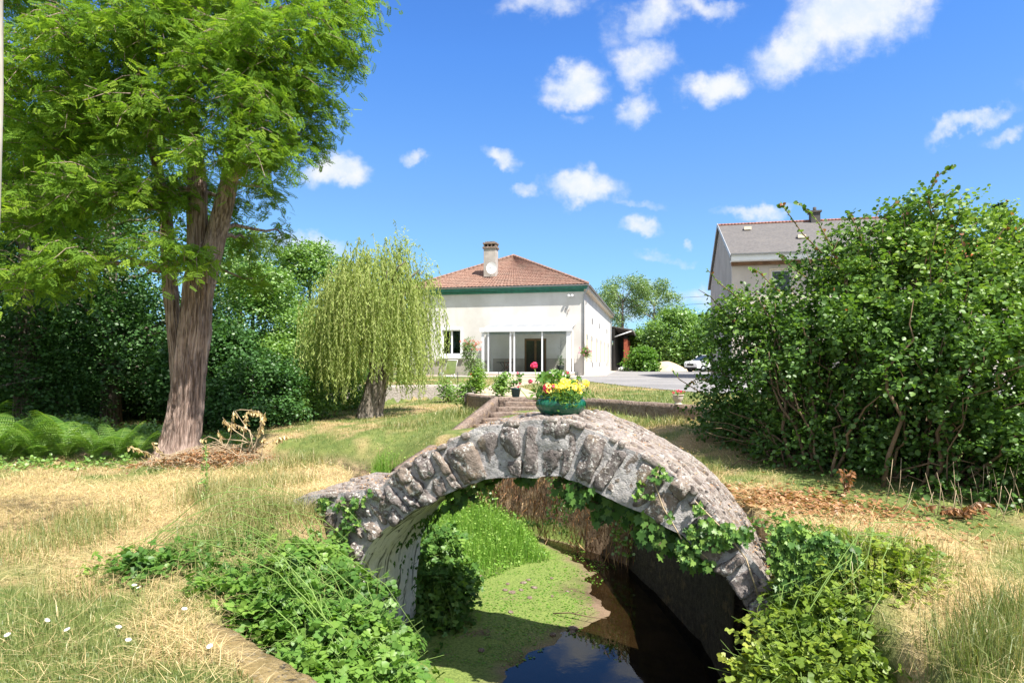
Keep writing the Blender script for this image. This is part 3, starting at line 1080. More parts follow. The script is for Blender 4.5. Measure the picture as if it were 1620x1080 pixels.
def tiled_slope(mb, a, b, c, d, pitch=.25, amp=.04, course=.33):
    """corrugated tile surface; a,b eave ends, d,c top ends (d above a). rows of tiles with a step per course"""
    a, b, c, d = [Vector(p) for p in (a, b, c, d)]
    n = max(2, int((b - a).length / pitch * 4))
    m_ = max(2, int(((c + d) / 2 - (a + b) / 2).length / course))
    nr = (b - a).cross(d - a).normalized()
    if nr.z < 0: nr = -nr
    vs = []
    rows = m_ * 2
    for j in range(rows):
        k = j // 2
        t = (k + (j % 2)) / m_
        lift = .0 if j % 2 else .035
        for i in range(n + 1):
            s = i / n
            p = (a.lerp(b, s)).lerp(d.lerp(c, s), min(t, 1))
            wv = amp * (.5 + .5 * math.cos(2 * math.pi * s * (b - a).length / pitch)) if True else 0
            vs.append(p + nr * (wv + lift + random.uniform(-.004, .006)))
    fs = []
    for j in range(rows - 1):
        for i in range(n):
            q = j * (n + 1) + i
            fs.append((q, q + 1, q + n + 2, q + n + 1))
    mb.add(vs, fs)


def face_frame(mb, x0, x1, z0, z1, y0, y1, w):
    mb.box(x0, x0 + w, y0, y1, z0, z1)
    mb.box(x1 - w, x1, y0, y1, z0, z1)
    mb.box(x0 + w, x1 - w, y0, y1, z0, z0 + w)
    mb.box(x0 + w, x1 - w, y0, y1, z1 - w, z1)


house = empty('white_house', (4.75, 42.0, ZT), -R(12.68))
tag(house, 'long white rendered house with brown clay hipped roof and green eaves', 'house')
W, D, HW = 12.3, 26.8, 5.75
# walls, with the opening of the front window
wb = MB()
T = .3
wx0, wx1, wz0, wz1 = -9.86, -8.52, 1.36, 3.14
dx0, dx1 = -4.0, -2.5            # doorway inside the conservatory
wb.box(-W, wx0, 0, T, 0, HW)
wb.box(wx0, wx1, 0, T, 0, wz0)
wb.box(wx0, wx1, 0, T, wz1, HW)
wb.box(wx1, dx0, 0, T, 0, HW)
wb.box(dx0, dx1, 0, T, 2.5, HW)
wb.box(dx1, 0, 0, T, 0, HW)
wb.box(-T, 0, T, D, 0, HW)
wb.box(-W, -W + T, T, D, 0, HW)
wb.box(-W + T, -T, D - T, D, 0, HW)
wb.box(-W + T, -T, 3.5, 3.6, 0, HW)
wb.build('wall', M['render'], house)
pb = MB()
pb.box(-W - .02, -6.42, -.025, -.002, 0, 1.02)
pb.build('plinth', M['plinth'], house)
fl = MB(); fl.box(-W + T, -T, T, 3.5, .0, .05)
fl.build('floor', M['brown_wood'], house)
# roof, hipped at the front
ov = .32
ze, zr = HW + .28, HW + .28 + 3.15
A_, B_ = (-W - ov, -ov, ze), (ov, -ov, ze)
C_, D_ = (ov, D + ov, ze), (-W - ov, D + ov, ze)
ax_ = -W / 2
P1, P2_ = (ax_, 6.2, zr), (ax_, D - 5.5, zr)
rb = MB()
tiled_slope(rb, A_, B_, (ax_ + .01, 6.2, zr), (ax_ - .01, 6.2, zr))
tiled_slope(rb, B_, C_, P2_, P1)
tiled_slope(rb, D_, A_, P1, P2_)
tiled_slope(rb, C_, D_, (ax_ - .01, D - 5.5, zr), (ax_ + .01, D - 5.5, zr), pitch=.5)
roof = rb.build('roof', M['tiles'], house)
rg = MB()
for (p, q) in ((B_, P1), (A_, P1), (P1, P2_), (C_, P2_), (D_, P2_)):
    p, q = Vector(p), Vector(q)
    n = int((q - p).length / .38)
    for i in range(n):
        a = p.lerp(q, i / n) + Vector((0, 0, .05)); b = p.lerp(q, (i + 1.12) / n) + Vector((0, 0, .07))
        rg.tube([a, b], [.12, .10], 8)
rg.build('ridge_tiles', M['tiles'], roof)
ch = MB()
ch.box(-7.30, -6.40, 1.55, 2.25, 5.6, 9.0)
ch.box(-7.35, -6.35, 1.50, 2.30, 6.35, 6.85)
chm = ch.build('chimney', plain('chimney_render', (.40, .365, .335), .9, .15, .2, 1.5, .3), roof, bevel=.02)
cp = MB()
cp.box(-7.37, -6.33, 1.48, 2.32, 9.0, 9.12)
for k in range(4): cp.box(-7.30 + k * .27, -7.21 + k * .27, 1.55, 2.25, 9.12, 9.32)
cp.box(-7.35, -6.35, 1.5, 2.3, 9.32, 9.42); cp.box(-7.2, -6.5, 1.6, 2.2, 9.42, 9.5)
cp.build('chimney_cap', M['concrete_brown'], roof)
# eaves: green fascia at the front, soffit, gutters
eb = MB()
eb.box(-W - ov, ov, -ov, -ov + .05, HW + .04, HW + .22)
eb.box(-W - ov, ov, -ov + .05, -.003, HW - .02, HW + .02)
eb.box(-W - ov, .03, -.07, -.004, HW - .16, HW - .02)
eb.build('green_fascia', M['green_paint'], house)
eb = MB()
eb.box(.003, ov, .0, D + ov, HW - .02, HW + .02)
eb.box(ov - .05, ov, -ov + .06, D + ov, HW + .02, HW + .2)
eb.build('side_eave', M['cream'], house)
gb = MB()
def gutter(mb, a, b, r=.075):
    a, b = Vector(a), Vector(b)
    d = (b - a).normalized(); sd = d.cross(Vector((0, 0, 1)))
    vs = []
    for p in (a, b):
        for k in range(7):
            t = math.pi + math.pi * k / 6
            vs.append(p + sd * math.cos(t) * r + Vector((0, 0, 1)) * math.sin(t) * r)
    mb.add(vs, [(i, i + 1, i + 8, i + 7) for i in range(6)], True)
gutter(gb, (-W - ov, -ov - .085, HW + .26), (ov + .08, -ov - .085, HW + .26))
gutter(gb, (ov + .085, -ov - .08, HW + .26), (ov + .085, D + ov, HW + .26))
gb.build('gutter', M['zinc'], house)
db = MB()
db.tube([(ov + .05, -ov, HW + .2), (ov - .1, -.25, HW - .15), (.02, -.07, HW - .4), (.02, -.07, .05)], .045, 8)
db.build('drainpipe', M['zinc'], house)
db = MB()
db.tube([(ov + .05, D, HW + .2), (.08, D - .1, HW - .4), (.08, D - .1, .05)], .045, 8)
db.build('drainpipe', M['zinc'], house)
# front window
fb = MB()
face_frame(fb, wx0 - .16, wx1 + .16, wz0 - .02, wz1 + .16, -.05, -.004, .16)
sur = fb.build('window_surround', M['white'], house)
fb = MB()
face_frame(fb, wx0, wx1, wz0, wz1, .10, .16, .07)
mid = (wx0 + wx1) / 2
fb.box(mid - .06, mid + .06, .095, .165, wz0 + .07, wz1 - .07)
win = fb.build('window', M['white'], house)
pn = MB(); pn.box(wx0 + .07, mid - .06, .125, .135, wz0 + .07, wz1 - .07); pn.box(mid + .06, wx1 - .07, .125, .135, wz0 + .07, wz1 - .07)
pn.build('pane', M['glass'], win)
sb = MB(); sb.box(wx0 - .28, wx1 + .28, -.22, .0, wz0 - .22, wz0 - .03)
sb.build('sill', M['white'], win, bevel=.015)
dk_ = MB(); dk_.box(-11.5, -7, 1.2, 1.25, .1, 4.5)  # dark sheet standing in for the unlit room behind the window
dk_.build('dark_backing', M['dark'], house)
# right-hand side wall: vents, narrow shuttered windows
k = 0
for v_ in (6.1, 12.6, 21.1):
    for (z0, z1) in ((3.82, 4.22), (.55, .90)):
        b = MB(); b.box(.004, .02, v_ - .35, v_ + .35, z0, z1)
        for i in range(4):
            b.box(.02, .035, v_ - .33, v_ + .33, z0 + .03 + i * (z1 - z0) / 4, z0 + .06 + i * (z1 - z0) / 4)
        b.build('vent', plain('grey_vent', (.30, .29, .29), .7, .2) if k == 0 else bpy.data.materials['grey_vent'], house)
        k += 1
for v_ in (2.1, 5.3, 9.6, 13.6, 17.9, 22.6):
    b = MB(); b.box(.004, .05, v_ - .42, v_ + .42, 1.0, 2.85)
    w_ = b.build('shuttered_window', M['cream'], house)
    b = MB(); b.box(.05, .07, v_ - .36, v_ + .36, 2.5, 2.80); b.build('pane', M['zinc'], w_)
b = MB(); b.box(.004, .05, 1.3, 1.6, 4.9, 5.1); b.build('vent', bpy.data.materials['grey_vent'], house)
# wall lamp and small horns on the front
b = MB(); b.bar((-.85, -.02, 5.35), (-.85, -.25, 5.3), .05, .05); b.sphere((-.95, -.3, 5.3), .09, 2); b.sphere((-.72, -.3, 5.3), .09, 2)
b.build('wall_lamp', M['white'], house)
b = MB(); b.tube([(-1.1, -.04, 4.05), (-1.0, -.05, 4.3)], .02, 5); b.tube([(-1.1, -.04, 4.3), (-1.2, -.05, 4.5)], .02, 5); b.tube([(-1.05, -.04, 4.25), (-.9, -.05, 4.5)], .02, 5)
b.build('wall_ornament', M['concrete_grey'], house)
b = MB(); b.box(-1.6, .02 - .2, -.004, -.03, .3, .35)
# conservatory
x0, x1, yd, zt = -6.3, -.55, -2.5, 2.95
cb = MB()
cb.box(x0, x1, yd, 0, 0, .16)
base = cb.build('conservatory_base', M['paving'], house)
cb = MB()
for x in (x0 + .05, x0 + .42, -4.42, -4.16, -2.35, x1 - .12):
    wpost = .09 if x not in (x1 - .12,) else .26
    if abs(x - (x0 + .05)) < .01: wpost = .16
    cb.box(x - wpost / 2, x + wpost / 2, yd, yd + .09, .16, zt - .12)
cb.box(x0, x1, yd + .002, yd + .088, .16, .26)
cb.box(x0 - .12, x1 + .12, yd - .12, yd + .1, zt - .10, zt + .17)
for x in (x0 + .04, x1 - .04):
    cb.bar((x, yd, zt + .06), (x, 0, zt + .52), .08, .12)
    cb.box(x - .045, x + .045, -.9, -.82, .16, zt)
    cb.box(x - .04, x + .04, yd + .09, -.003, .16, .26)
for i in range(1, 6):
    x = x0 + (x1 - x0) * i / 6
    cb.bar((x, yd, zt + .10), (x, -.01, zt + .53), .05, .06)
cb.box(x0, x1, -.1, -.004, zt + .48, zt + .58)
con = cb.build('conservatory', M['alu'], house)
pn = MB()
pn.add([(x0, yd, zt + .13), (x1, yd, zt + .13), (x1, -.05, zt + .55), (x0, -.05, zt + .55)], [(0, 1, 2, 3)])
roofm, g = new_mat('translucent_roofing')
d = g.n('ShaderNodeBsdfDiffuse'); d.inputs[0].default_value = (.40, .42, .45, 1)
t = g.n('ShaderNodeBsdfTranslucent'); t.inputs[0].default_value = (.5, .5, .5, 1)
mx = g.n('ShaderNodeMixShader'); mx.inputs[0].default_value = .4
g.nt.links.new(d.outputs[0], mx.inputs[1]); g.nt.links.new(t.outputs[0], mx.inputs[2])
o = g.n('ShaderNodeOutputMaterial'); g.nt.links.new(mx.outputs[0], o.inputs[0])
pn.build('conservatory_roof', roofm, con)
pn = MB()
for (a, b_) in ((x0 + .47, -4.47), (-4.11, -2.40), (-2.30, x1 - .25)):
    pn.add([(a, yd + .045, .26), (b_, yd + .045, .26), (b_, yd + .045, zt - .12), (a, yd + .045, zt - .12)], [(0, 1, 2, 3)])
pn.build('pane', M['glass'], con)
vl = MB()
n = 60
vs = []
for i in range(n * 4 + 1):
    x = x0 + .1 + (x1 - x0 - .4) * i / (n * 4)
    vs += [(x, yd + .14, zt - .1), (x, yd + .14 + .01 * math.sin(i), zt - .24 - .05 * abs(math.sin(i * math.pi * 16 / (n * 4))))]
vl.add(vs, [(2 * i, 2 * i + 2, 2 * i + 3, 2 * i + 1) for i in range(n * 4)])
vl.build('scalloped_valance', M['alu'], con)
cu = MB()
vs = []
for i in range(30):
    t = i / 29
    for j in range(12):
        s = j / 11
        wv = .30 * (1 - .55 * math.sin(min(1, s * 1.1) * math.pi) * .6)
        vs.append((x0 + .28 + wv * t * (.5 + .6 * (1 - s)), yd + .2 + .05 * math.sin(t * 22), .25 + s * 2.5))
cu.add(vs, [(i * 12 + j, (i + 1) * 12 + j, (i + 1) * 12 + j + 1, i * 12 + j + 1) for i in range(29) for j in range(11)], True)
cu.build('curtain', M['white'], con)
# door in the doorway, wainscot inside the conservatory
b = MB(); b.box(dx0 + .02, dx1 - .02, .02, .07, .05, 2.48)
dr = b.build('door', M['brown_wood'], house)
b = MB(); b.box(dx0 + .12, -3.32, .012, .02, .25, 2.35); b.box(-3.18, dx1 - .12, .012, .02, .25, 2.35); b.build('pane', M['dark'], dr)
b = MB(); b.box(-6.2, dx0, -.02, -.003, .16, 1.15); b.build('wainscot', M['plinth'], house)
b = MB(); b.box(dx1, -.6, -.02, -.003, .16, 1.15); b.build('wainscot', M['plinth'], house)

# satellite dish fixed to the chimney
dish = empty('satellite_dish', tuple((house.matrix_basis @ Vector((-6.62, 1.2, 7.55)))), -R(12.68))
tag(dish, 'white satellite dish fixed to the front of the house chimney', 'satellite dish')
b = MB()
N_ = 28
pr = [(r, .32 * r * r) for r in np.linspace(.0, .42, 8)]
vs = []; fs = []
for (r, h) in pr:
    for k in range(N_):
        t = 2 * math.pi * k / N_
        vs.append((r * math.cos(t) * .9, h - .05, r * math.sin(t)))
vs = [(x, -y, z) for x, y, z in vs]
for i in range(len(pr) - 1):
    for k in range(N_):
        k2 = (k + 1) % N_
        fs.append((i * N_ + k, i * N_ + k2, (i + 1) * N_ + k2, (i + 1) * N_ + k))
b.add(vs, fs, True)
b.build('reflector', M['white'], dish)
b = MB(); b.tube([(0, .03, -.1), (0, .38, -.2)], .025, 6); b.tube([(0, 0, -.38), (0, -.4, -.05)], .012, 6); b.box(-.04, .04, -.46, -.38, -.09, .0)
b.build('arm', M['zinc'], dish)

# ------------------------------------------------------------------ open shed behind
shed = empty('open_shed', tuple(house.matrix_basis @ Vector((0, 27.4, 0))), -R(12.68))
tag(shed, 'dark open-fronted shed with red brick posts behind the white house', 'shed')
b = MB()
b.add([(-6, 0, 5.9), (2.3, 0, 4.5), (2.3, 26, 3.7), (-6, 26, 5.1), (-6, 0, 5.8), (2.3, 0, 4.4), (2.3, 26, 3.6), (-6, 26, 5.0)],
      [(0, 1, 2, 3), (7, 6, 5, 4), (0, 4, 5, 1), (1, 5, 6, 2), (2, 6, 7, 3), (3, 7, 4, 0)])
b.build('roof', M['slate'], shed)
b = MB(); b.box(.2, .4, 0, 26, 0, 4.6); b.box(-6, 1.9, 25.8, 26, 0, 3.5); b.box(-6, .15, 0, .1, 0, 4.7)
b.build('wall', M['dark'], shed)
for v_ in (.6, 5.2, 9.6, 14.0, 18.5, 23):
    b = MB(); b.box(1.35, 1.75, v_ - .2, v_ + .2, 0, 3.45); b.build('post', M['brick'], shed)
b = MB(); gutter(b, (2.38, 0, 4.42), (2.38, 26, 3.62)); b.tube([(2.3, .1, 4.35), (.4, -.1, 3.7)], .06, 6); b.build('gutter', M['white'], shed)

# ------------------------------------------------------------------ second house (right)
h2 = empty('slate_house', (11.31, 32.5, ZT - .22), -R(12.68))
tag(h2, 'taller grey house with slate roof half hidden by the big shrub on the right', 'house')
m2 = plain('grey_render', (.34, .325, .31), .9, .15, .12, .8, .3, bscale=15)
m3 = plain('beige_render', (.52, .47, .42), .9, .15, .08, .8, .3, bscale=15)
HH, DD, LL = 6.45, 12.6, 9.6
zr2 = 9.35
b = MB()
b.box(0.0, .25, .25, DD, 0, HH)
b.add([(0, 0, HH), (0, DD, HH), (0, DD / 2, zr2 - .08), (.25, 0, HH), (.25, DD, HH), (.25, DD / 2, zr2 - .08)], [(0, 2, 1), (3, 4, 5), (0, 3, 5, 2), (2, 5, 4, 1), (0, 1, 4, 3)])
b.build('gable_wall', m2, h2)
b = MB()
ww = [(1.9, 2.85), (6.2, 7.3)]
segs = [0.0] + [v for w_ in ww for v in w_] + [LL]
for i in range(0, len(segs), 2): b.box(segs[i], segs[i + 1], 0, .25, 0, HH)
for (a, c_) in ww:
    b.box(a, c_, 0, .25, 0, 4.45); b.box(a, c_, 0, .25, 5.75, HH)
b.box(LL - .25, LL, .25, DD, 0, HH)
b.box(.25, LL - .25, DD - .25, DD, 0, HH)
b.build('wall', m3, h2)
for (a, c_) in ww:
    b = MB(); face_frame(b, a, c_, 4.45, 5.75, .08, .14, .06); w_ = b.build('window', M['white'], h2)
    b = MB(); b.box(a + .06, c_ - .06, .10, .12, 4.51, 5.69); b.build('pane', plain('dark_pane', (.015, .03, .03), .15, .5) if 'dark_pane' not in bpy.data.materials else bpy.data.materials['dark_pane'], w_)
    b = MB(); face_frame(b, a - .10, c_ + .10, 4.35, 5.85, -.03, -.003, .10); b.build('frame', M['cream'], w_)
for (z0, z1) in ((2.0, 3.4),):
    b = MB(); b.box(1.9, 2.85, -.02, -.005, .2, 2.2); b.build('door', M['brown_wood'], h2)
b = MB(); b.box(.0, LL, -.012, -.004, 4.02, 4.06); b.build('string_course', M['zinc'], h2)
o2 = .55
b = MB()
def slab(mb, p, t=.12):
    p = [Vector(q) for q in p]
    lo = [q - Vector((0, 0, t)) for q in p]
    mb.add(p + lo, [(0, 1, 2, 3), (7, 6, 5, 4), (0, 4, 5, 1), (1, 5, 6, 2), (2, 6, 7, 3), (3, 7, 4, 0)])
sl = (zr2 - HH) / (DD / 2)
slab(b, [(-.12, -o2, HH - o2 * sl + .32), (LL, -o2, HH - o2 * sl + .32), (LL, DD / 2, zr2 + .1), (-.12, DD / 2, zr2 + .1)])
slab(b, [(-.12, DD / 2 + .001, zr2 + .1), (LL, DD / 2 + .001, zr2 + .1), (LL, DD + o2, HH - o2 * sl + .2), (-.12, DD + o2, HH - o2 * sl + .2)])
r2 = b.build('roof', M['slate'], h2)
b = MB()
for i in range(50):
    x = -.12 + (LL + .1) * i / 50
    b.tube([(x, DD / 2, zr2 + .12), (x + LL / 50 * 1.1, DD / 2, zr2 + .13)], [.085, .07], 8)
b.build('ridge_tiles', plain('red_ridge_tile', (.30, .135, .10), .8, .2, .2, 4), r2)
b = MB()
b.box(5.1, 5.6, DD / 2 - .4, DD / 2 + .2, zr2 - .5, zr2 + .55); b.box(5.03, 5.67, DD / 2 - .47, DD / 2 + .27, zr2 + .55, zr2 + .65); b.tube([(5.35, DD / 2 - .1, zr2 + .6), (5.35, DD / 2 - .1, zr2 + .9)], .1, 8)
b.build('chimney', plain('dark_chimney', (.09, .085, .085), .8, .2), r2)
for (x, t) in ((1.4, .78), (3.8, .42), (6.6, .44)):
    y = -o2 + (DD / 2 + o2) * t
    z = HH - o2 * sl + .34 + (zr2 + .1 - (HH - o2 * sl + .32)) * t
    b = MB(); b.add([(x - .2, y - .22, z - .04), (x + .2, y - .22, z - .04), (x + .2, y - .2, z + .14), (x - .2, y - .2, z + .14), (x - .2, y + .3, z + .15), (x + .2, y + .3, z + .15)], [(0, 1, 2, 3), (3, 2, 5, 4), (0, 3, 4), (1, 5, 2)])
    b.build('roof_vent', M['cream'], r2)
b = MB()
b.box(-.1, LL, -o2 - .03, -o2 + .0, HH - .22, HH + .06); b.box(-.1, LL, -o2, -.003, HH - .25, HH - .22 + .02)
b.build('white_fascia', M['white'], h2)
b = MB(); b.box(-.05, LL, -.20, -.004, HH - .42, HH - .255); b.build('brown_eave_board', M['brown_wood'], h2)
b = MB(); gutter(b, (-.15, -o2 - .12, HH + .10), (LL, -o2 - .12, HH + .10)); b.build('gutter', M['zinc'], h2)
b = MB(); b.bar((-.14, -o2, HH + .0), (-.14, DD / 2, zr2 + .14), .03, .2); b.bar((-.14, DD + o2, HH - .1), (-.14, DD / 2, zr2 + .14), .03, .2); b.build('verge_board', M['zinc'], h2)

# third building: its low orange roof shows over the shrub
h3 = empty('orange_roof_house', (17.8, 27.0, ZT + .45), -R(8))
tag(h3, 'low building with a bright orange tiled roof just showing above the shrub', 'house')
b = MB(); b.box(0, 14, 0, 8, -.5, 4.6); b.build('wall', m3, h3)
b = MB(); m4 = plain('orange_roof_tile', (.52, .17, .07), .85, .2, .25, 3, .4)
tiled_slope(b, (-.4, -.5, 4.6), (14.4, -.5, 4.6), (14.4, 4, 6.3), (-.4, 4, 6.3), pitch=.3, amp=.07)
tiled_slope(b, (-.4, 8.5, 4.6), (14.4, 8.5, 4.6), (14.4, 4, 6.3), (-.4, 4, 6.3), pitch=.6)
r3 = b.build('roof', m4, h3)

# ------------------------------------------------------------------ white car in the drive
car = empty('parked_car', (18.5, 60.0, ZT + .02), R(28))
tag(car, 'white estate car parked in the drive beyond the shrub, its nose towards the houses', 'car')
carm = plain('car_paint_white', (.78, .79, .80), .25, .5, .02, 2, 0, coat=.6)
prof = [(-2.05, .35), (-2.1, .75), (-2.0, .98), (-1.1, 1.08), (1.6, 1.08), (2.0, 1.0), (2.08, .6), (2.05, .32)]
b = MB()
vs = []
for (y, s) in ((-.86, .97), (-.82, 1), (.82, 1), (.86, .97)):
    for (x, z) in prof: vs.append((x * s, y, .30 + (z - .30) * s))
n = len(prof)
fs = [tuple(range(n))[::-1], tuple(3 * n + k for k in range(n))]
for i in range(3):
    for k in range(n):
        k2 = (k + 1) % n
        fs.append((i * n + k, i * n + k2, (i + 1) * n + k2, (i + 1) * n + k))
b.add(vs, fs)
b.build('body', carm, car, bevel=.05)
b = MB()
lo = [(-1.15, -.80, 1.06), (1.9, -.80, 1.06), (1.9, .80, 1.06), (-1.15, .80, 1.06)]
hi = [(-.45, -.62, 1.55), (1.6, -.62, 1.55), (1.6, .62, 1.55), (-.45, .62, 1.55)]
b.add(lo + hi, [(0, 1, 5, 4), (1, 2, 6, 5), (2, 3, 7, 6), (3, 0, 4, 7), (4, 5, 6, 7)])
b.build('window', plain('car_glass', (.02, .03, .035), .1, .6), car)
b = MB()
b.box(-.5, 1.65, -.64, .64, 1.54, 1.60)
for s in (-1, 1):
    b.bar((-1.15, .80 * s, 1.06), (-.45, .63 * s, 1.57), .07, .07); b.bar((.55, .805 * s, 1.06), (.55, .635 * s, 1.57), .08, .06); b.bar((1.9, .80 * s, 1.06), (1.6, .63 * s, 1.57), .10, .10)
b.build('car_roof', carm, car, bevel=.02)
for sx in (-1.35, 1.3):
    for sy in (-.80, .80):
        b = MB(); b.tube([(sx, sy - .1, .33), (sx, sy + .1, .33)], .33, 20); wl = b.build('wheel', plain('tyre', (.02, .02, .02), .8) if 'tyre' not in bpy.data.materials else bpy.data.materials['tyre'], car)
        b = MB(); b.tube([(sx, sy - .115, .33), (sx, sy + .115, .33)], .19, 12); b.build('rim', M['zinc'], wl)
for s in (-1, 1):
    b = MB(); b.sphere((-2.02, .62 * s, .78), .16, 2, sq=(.5, 1, .6)); b.build('headlight', plain('lamp_glass', (.6, .62, .65), .1, .6) if 'lamp_glass' not in bpy.data.materials else bpy.data.materials['lamp_glass'], car)
    b = MB(); b.sphere((-.85, .96 * s, 1.12), .11, 2, sq=(.5, 1, .8)); b.build('wing_mirror', carm, car)
b = MB(); b.box(-2.13, -2.08, -.40, .40, .60, .78); b.build('grille', M['dark'], car)
b = MB(); b.box(-2.14, -2.02, -.78, .78, .30, .44); b.build('bumper', M['dark'], car, bevel=.02)

# gravel heap and bag
def heap(name, c, r, h, mat):
    n, mrad = 48, 14
    V_ = []
    for i in range(mrad + 1):
        t = i / mrad
        for k in range(n):
            a = 2 * math.pi * k / n
            rr = r * t * (1 + .08 * math.sin(3 * a + 1))
            V_.append((rr * math.cos(a), rr * math.sin(a), h * (.5 + .5 * math.cos(math.pi * t)) if t < 1 else -.05))
    V_ = np.array(V_); V_ += .03 * fbm(V_, 3, 4, 3)[:, None]
    F_ = [(i * n + k, i * n + (k + 1) % n, (i + 1) * n + (k + 1) % n, (i + 1) * n + k) for i in range(mrad) for k in range(n)]
    o = np_mesh(name, V_, F_, mat, smooth=True); o.location = c
    return o
hp = heap('gravel_heap', (16.3, 67, ZT), 3.0, 1.05, plain('pale_gravel', (.52, .40, .27), .95, .1, .2, 2, .8, bscale=14))
tag(hp, 'rounded heap of pale sandy gravel at the far end of the drive', 'gravel heap')
b = MB(); b.sphere((0, 0, .22), .4, 3, .12, (1.3, .8, .6)); b.sphere((.5, .1, .15), .22, 2, .12, (1, 1, .7))
o = b.build('rubble_bag', M['white']); o.location = (11.6, 66, ZT)
tag(o, 'white plastic bag lying beside the gravel heap', 'bag')

# ------------------------------------------------------------------ small things on the terrace
# fence of thin stakes with wires
fence = empty('wire_fence', (-2.5, 25, ZT))
tag(fence, 'low wire fence on thin dark stakes along the terrace in front of the house', 'fence')
xs = [(px - 810) / 1000 * 25 for px in (565, 598, 630, 662, 695, 724.6, 756.5, 789.5, 823, 859, 914)]
for x in xs:
    b = MB(); b.tube([(x + 2.5, 0, -.05), (x + 2.5 + random.uniform(-.02, .02), 0, .47)], .016, 6); b.build('stake', M['black_metal'], fence)
for z in (.12, .27, .43):
    b = MB(); b.tube([(x + 2.5, .0, z + random.uniform(-.008, .008)) for x in xs], .004, 4); b.build('wire', M['stem'], fence)

# deck chair
dc = empty('deck_chair', (-3.35, 33.6, ZT), R(205))
tag(dc, 'pale green reclining deck chair on the grass below the house window', 'deck chair')
fr_ = M['white']
b = MB()
for s in (-.28, .28):
    b.tube([(s, -.75, .30), (s, .10, .28), (s, .55, .98)], .018, 6)
    b.tube([(s, -.45, .29), (s, -.25, .02), (s, .25, .02), (s, .05, .30)], .016, 6)
b.tube([(-.28, .55, .98), (.28, .55, .98)], .018, 6); b.tube([(-.28, -.75, .30), (.28, -.75, .30)], .018, 6)
b.build('frame', fr_, dc)
b = MB()
path_ = [(-.72, .31), (-.4, .27), (-.05, .25), (.12, .30), (.32, .62), (.53, .95)]
vs = []
for (y, z) in path_:
    for s in (-.27, 0, .27): vs.append((s, y, z - (.02 if s == 0 else 0)))
b.add(vs, [(i * 3 + k, i * 3 + k + 1, i * 3 + k + 4, i * 3 + k + 3) for i in range(5) for k in range(2)], True)
b.build('sling', plain('pale_green_fabric', (.55, .72, .42), .8, .1, .1, 5), dc)

# table and chair inside the conservatory
def hl(x, y, z): return tuple(house.matrix_basis @ Vector((x, y, z)))
tb = empty('garden_table', hl(-5.0, -1.3, .16), -R(12.68))
tag(tb, 'dark round table behind the conservatory glass', 'table')
b = MB(); b.lathe([(.0, .70), (.62, .70), (.63, .72), (.62, .745), (0, .75)], sides=28); b.build('tabletop', M['black_metal'], tb)
for k in range(4):
    a = k * math.pi / 2 + .6
    b = MB(); b.tube([(.5 * math.cos(a), .5 * math.sin(a), 0), (.12 * math.cos(a), .12 * math.sin(a), .35), (.4 * math.cos(a), .4 * math.sin(a), .70)], .02, 6); b.build('leg', M['black_metal'], tb)
chr_ = empty('garden_chair', hl(-4.65, -2.0, .16), R(160))
tag(chr_, 'small reddish metal chair beside the table inside the conservatory', 'chair')
cm = plain('reddish_metal', (.35, .12, .10), .5, .3)
b = MB(); b.lathe([(0, .43), (.2, .43), (.21, .45), (0, .46)], sides=20); b.build('seat', cm, chr_)
b = MB(); b.tube([(-.18, .17, .44), (-.19, .22, .85), (0, .24, .92), (.19, .22, .85), (.18, .17, .44)], .014, 6); b.tube([(-.19, .2, .68), (.19, .2, .68)], .012, 6); b.build('backrest', cm, chr_)
for sx in (-1, 1):
    for sy in (-1, 1):
        b = MB(); b.tube([(.15 * sx, .15 * sy, .44), (.2 * sx, .2 * sy, 0)], .013, 6); b.build('leg', cm, chr_)

# overhead wires between the far roofs
pw = empty('power_line', (0, 0, 0))
tag(pw, 'thin overhead cables crossing the sky behind the far trees', 'cable')
b = MB()
for (za, zb) in ((10.6, 10.2), (9.6, 9.4)):
    pts = []
    for i in range(21):
        t = i / 20
        pts.append((10 + 34 * t, 92 - 30 * t, za + (zb - za) * t - 1.6 * 4 * t * (1 - t) * .25))
    b.tube(pts, .02, 4)
b.build('cable', M['black_metal'], pw)
for (x, y, h_) in ((10, 92, 11), (44, 62, 11)):
    b = MB(); b.tube([(x, y, .5), (x, y, h_)], [.16, .10], 8); b.bar((x - .6, y, h_ - .4), (x + .6, y, h_ - .4), .08, .08); b.build('pole', M['bark_grey'], pw)

# ------------------------------------------------------------------ pots
M['glaze'] = plain('green_glaze', (.006, .085, .045), .25, .45, .35, 5, .08, coat=.2, bscale=14)
bp = at(887.5, 660, 5.42)
BZ = 1.140
bowl = empty('glazed_bowl', (bp.x, bp.y, BZ)); bowl.scale = (.88, .88, .88)
tag(bowl, 'large glossy green ribbed bowl planter standing on the crown of the stone bridge', 'planter')
prof = [(.0, .0), (.13, .0), (.133, .008), (.135, .012), (.165, .026), (.196, .048), (.220, .074), (.236, .102), (.242, .126), (.240, .148), (.229, .166), (.214, .177), (.206, .181),
        (.206, .186), (.214, .194), (.217, .202), (.212, .210), (.2, .211), (.192, .2), (.188, .18), (0, .178)]
b = MB()
b.lathe(prof, sides=96, mod=lambda t, z: 1 + (.02 * math.cos(t * 30) * math.exp(-((z - .13) / .06) ** 2)))
b.build('bowl_body', M['glaze'], bowl)
b = MB(); b.lathe([(0, .19), (.187, .19), (.15, .2), (0, .205)], sides=24); b.build('soil', plain('soil', (.035, .025, .018), .95, .1), bowl)

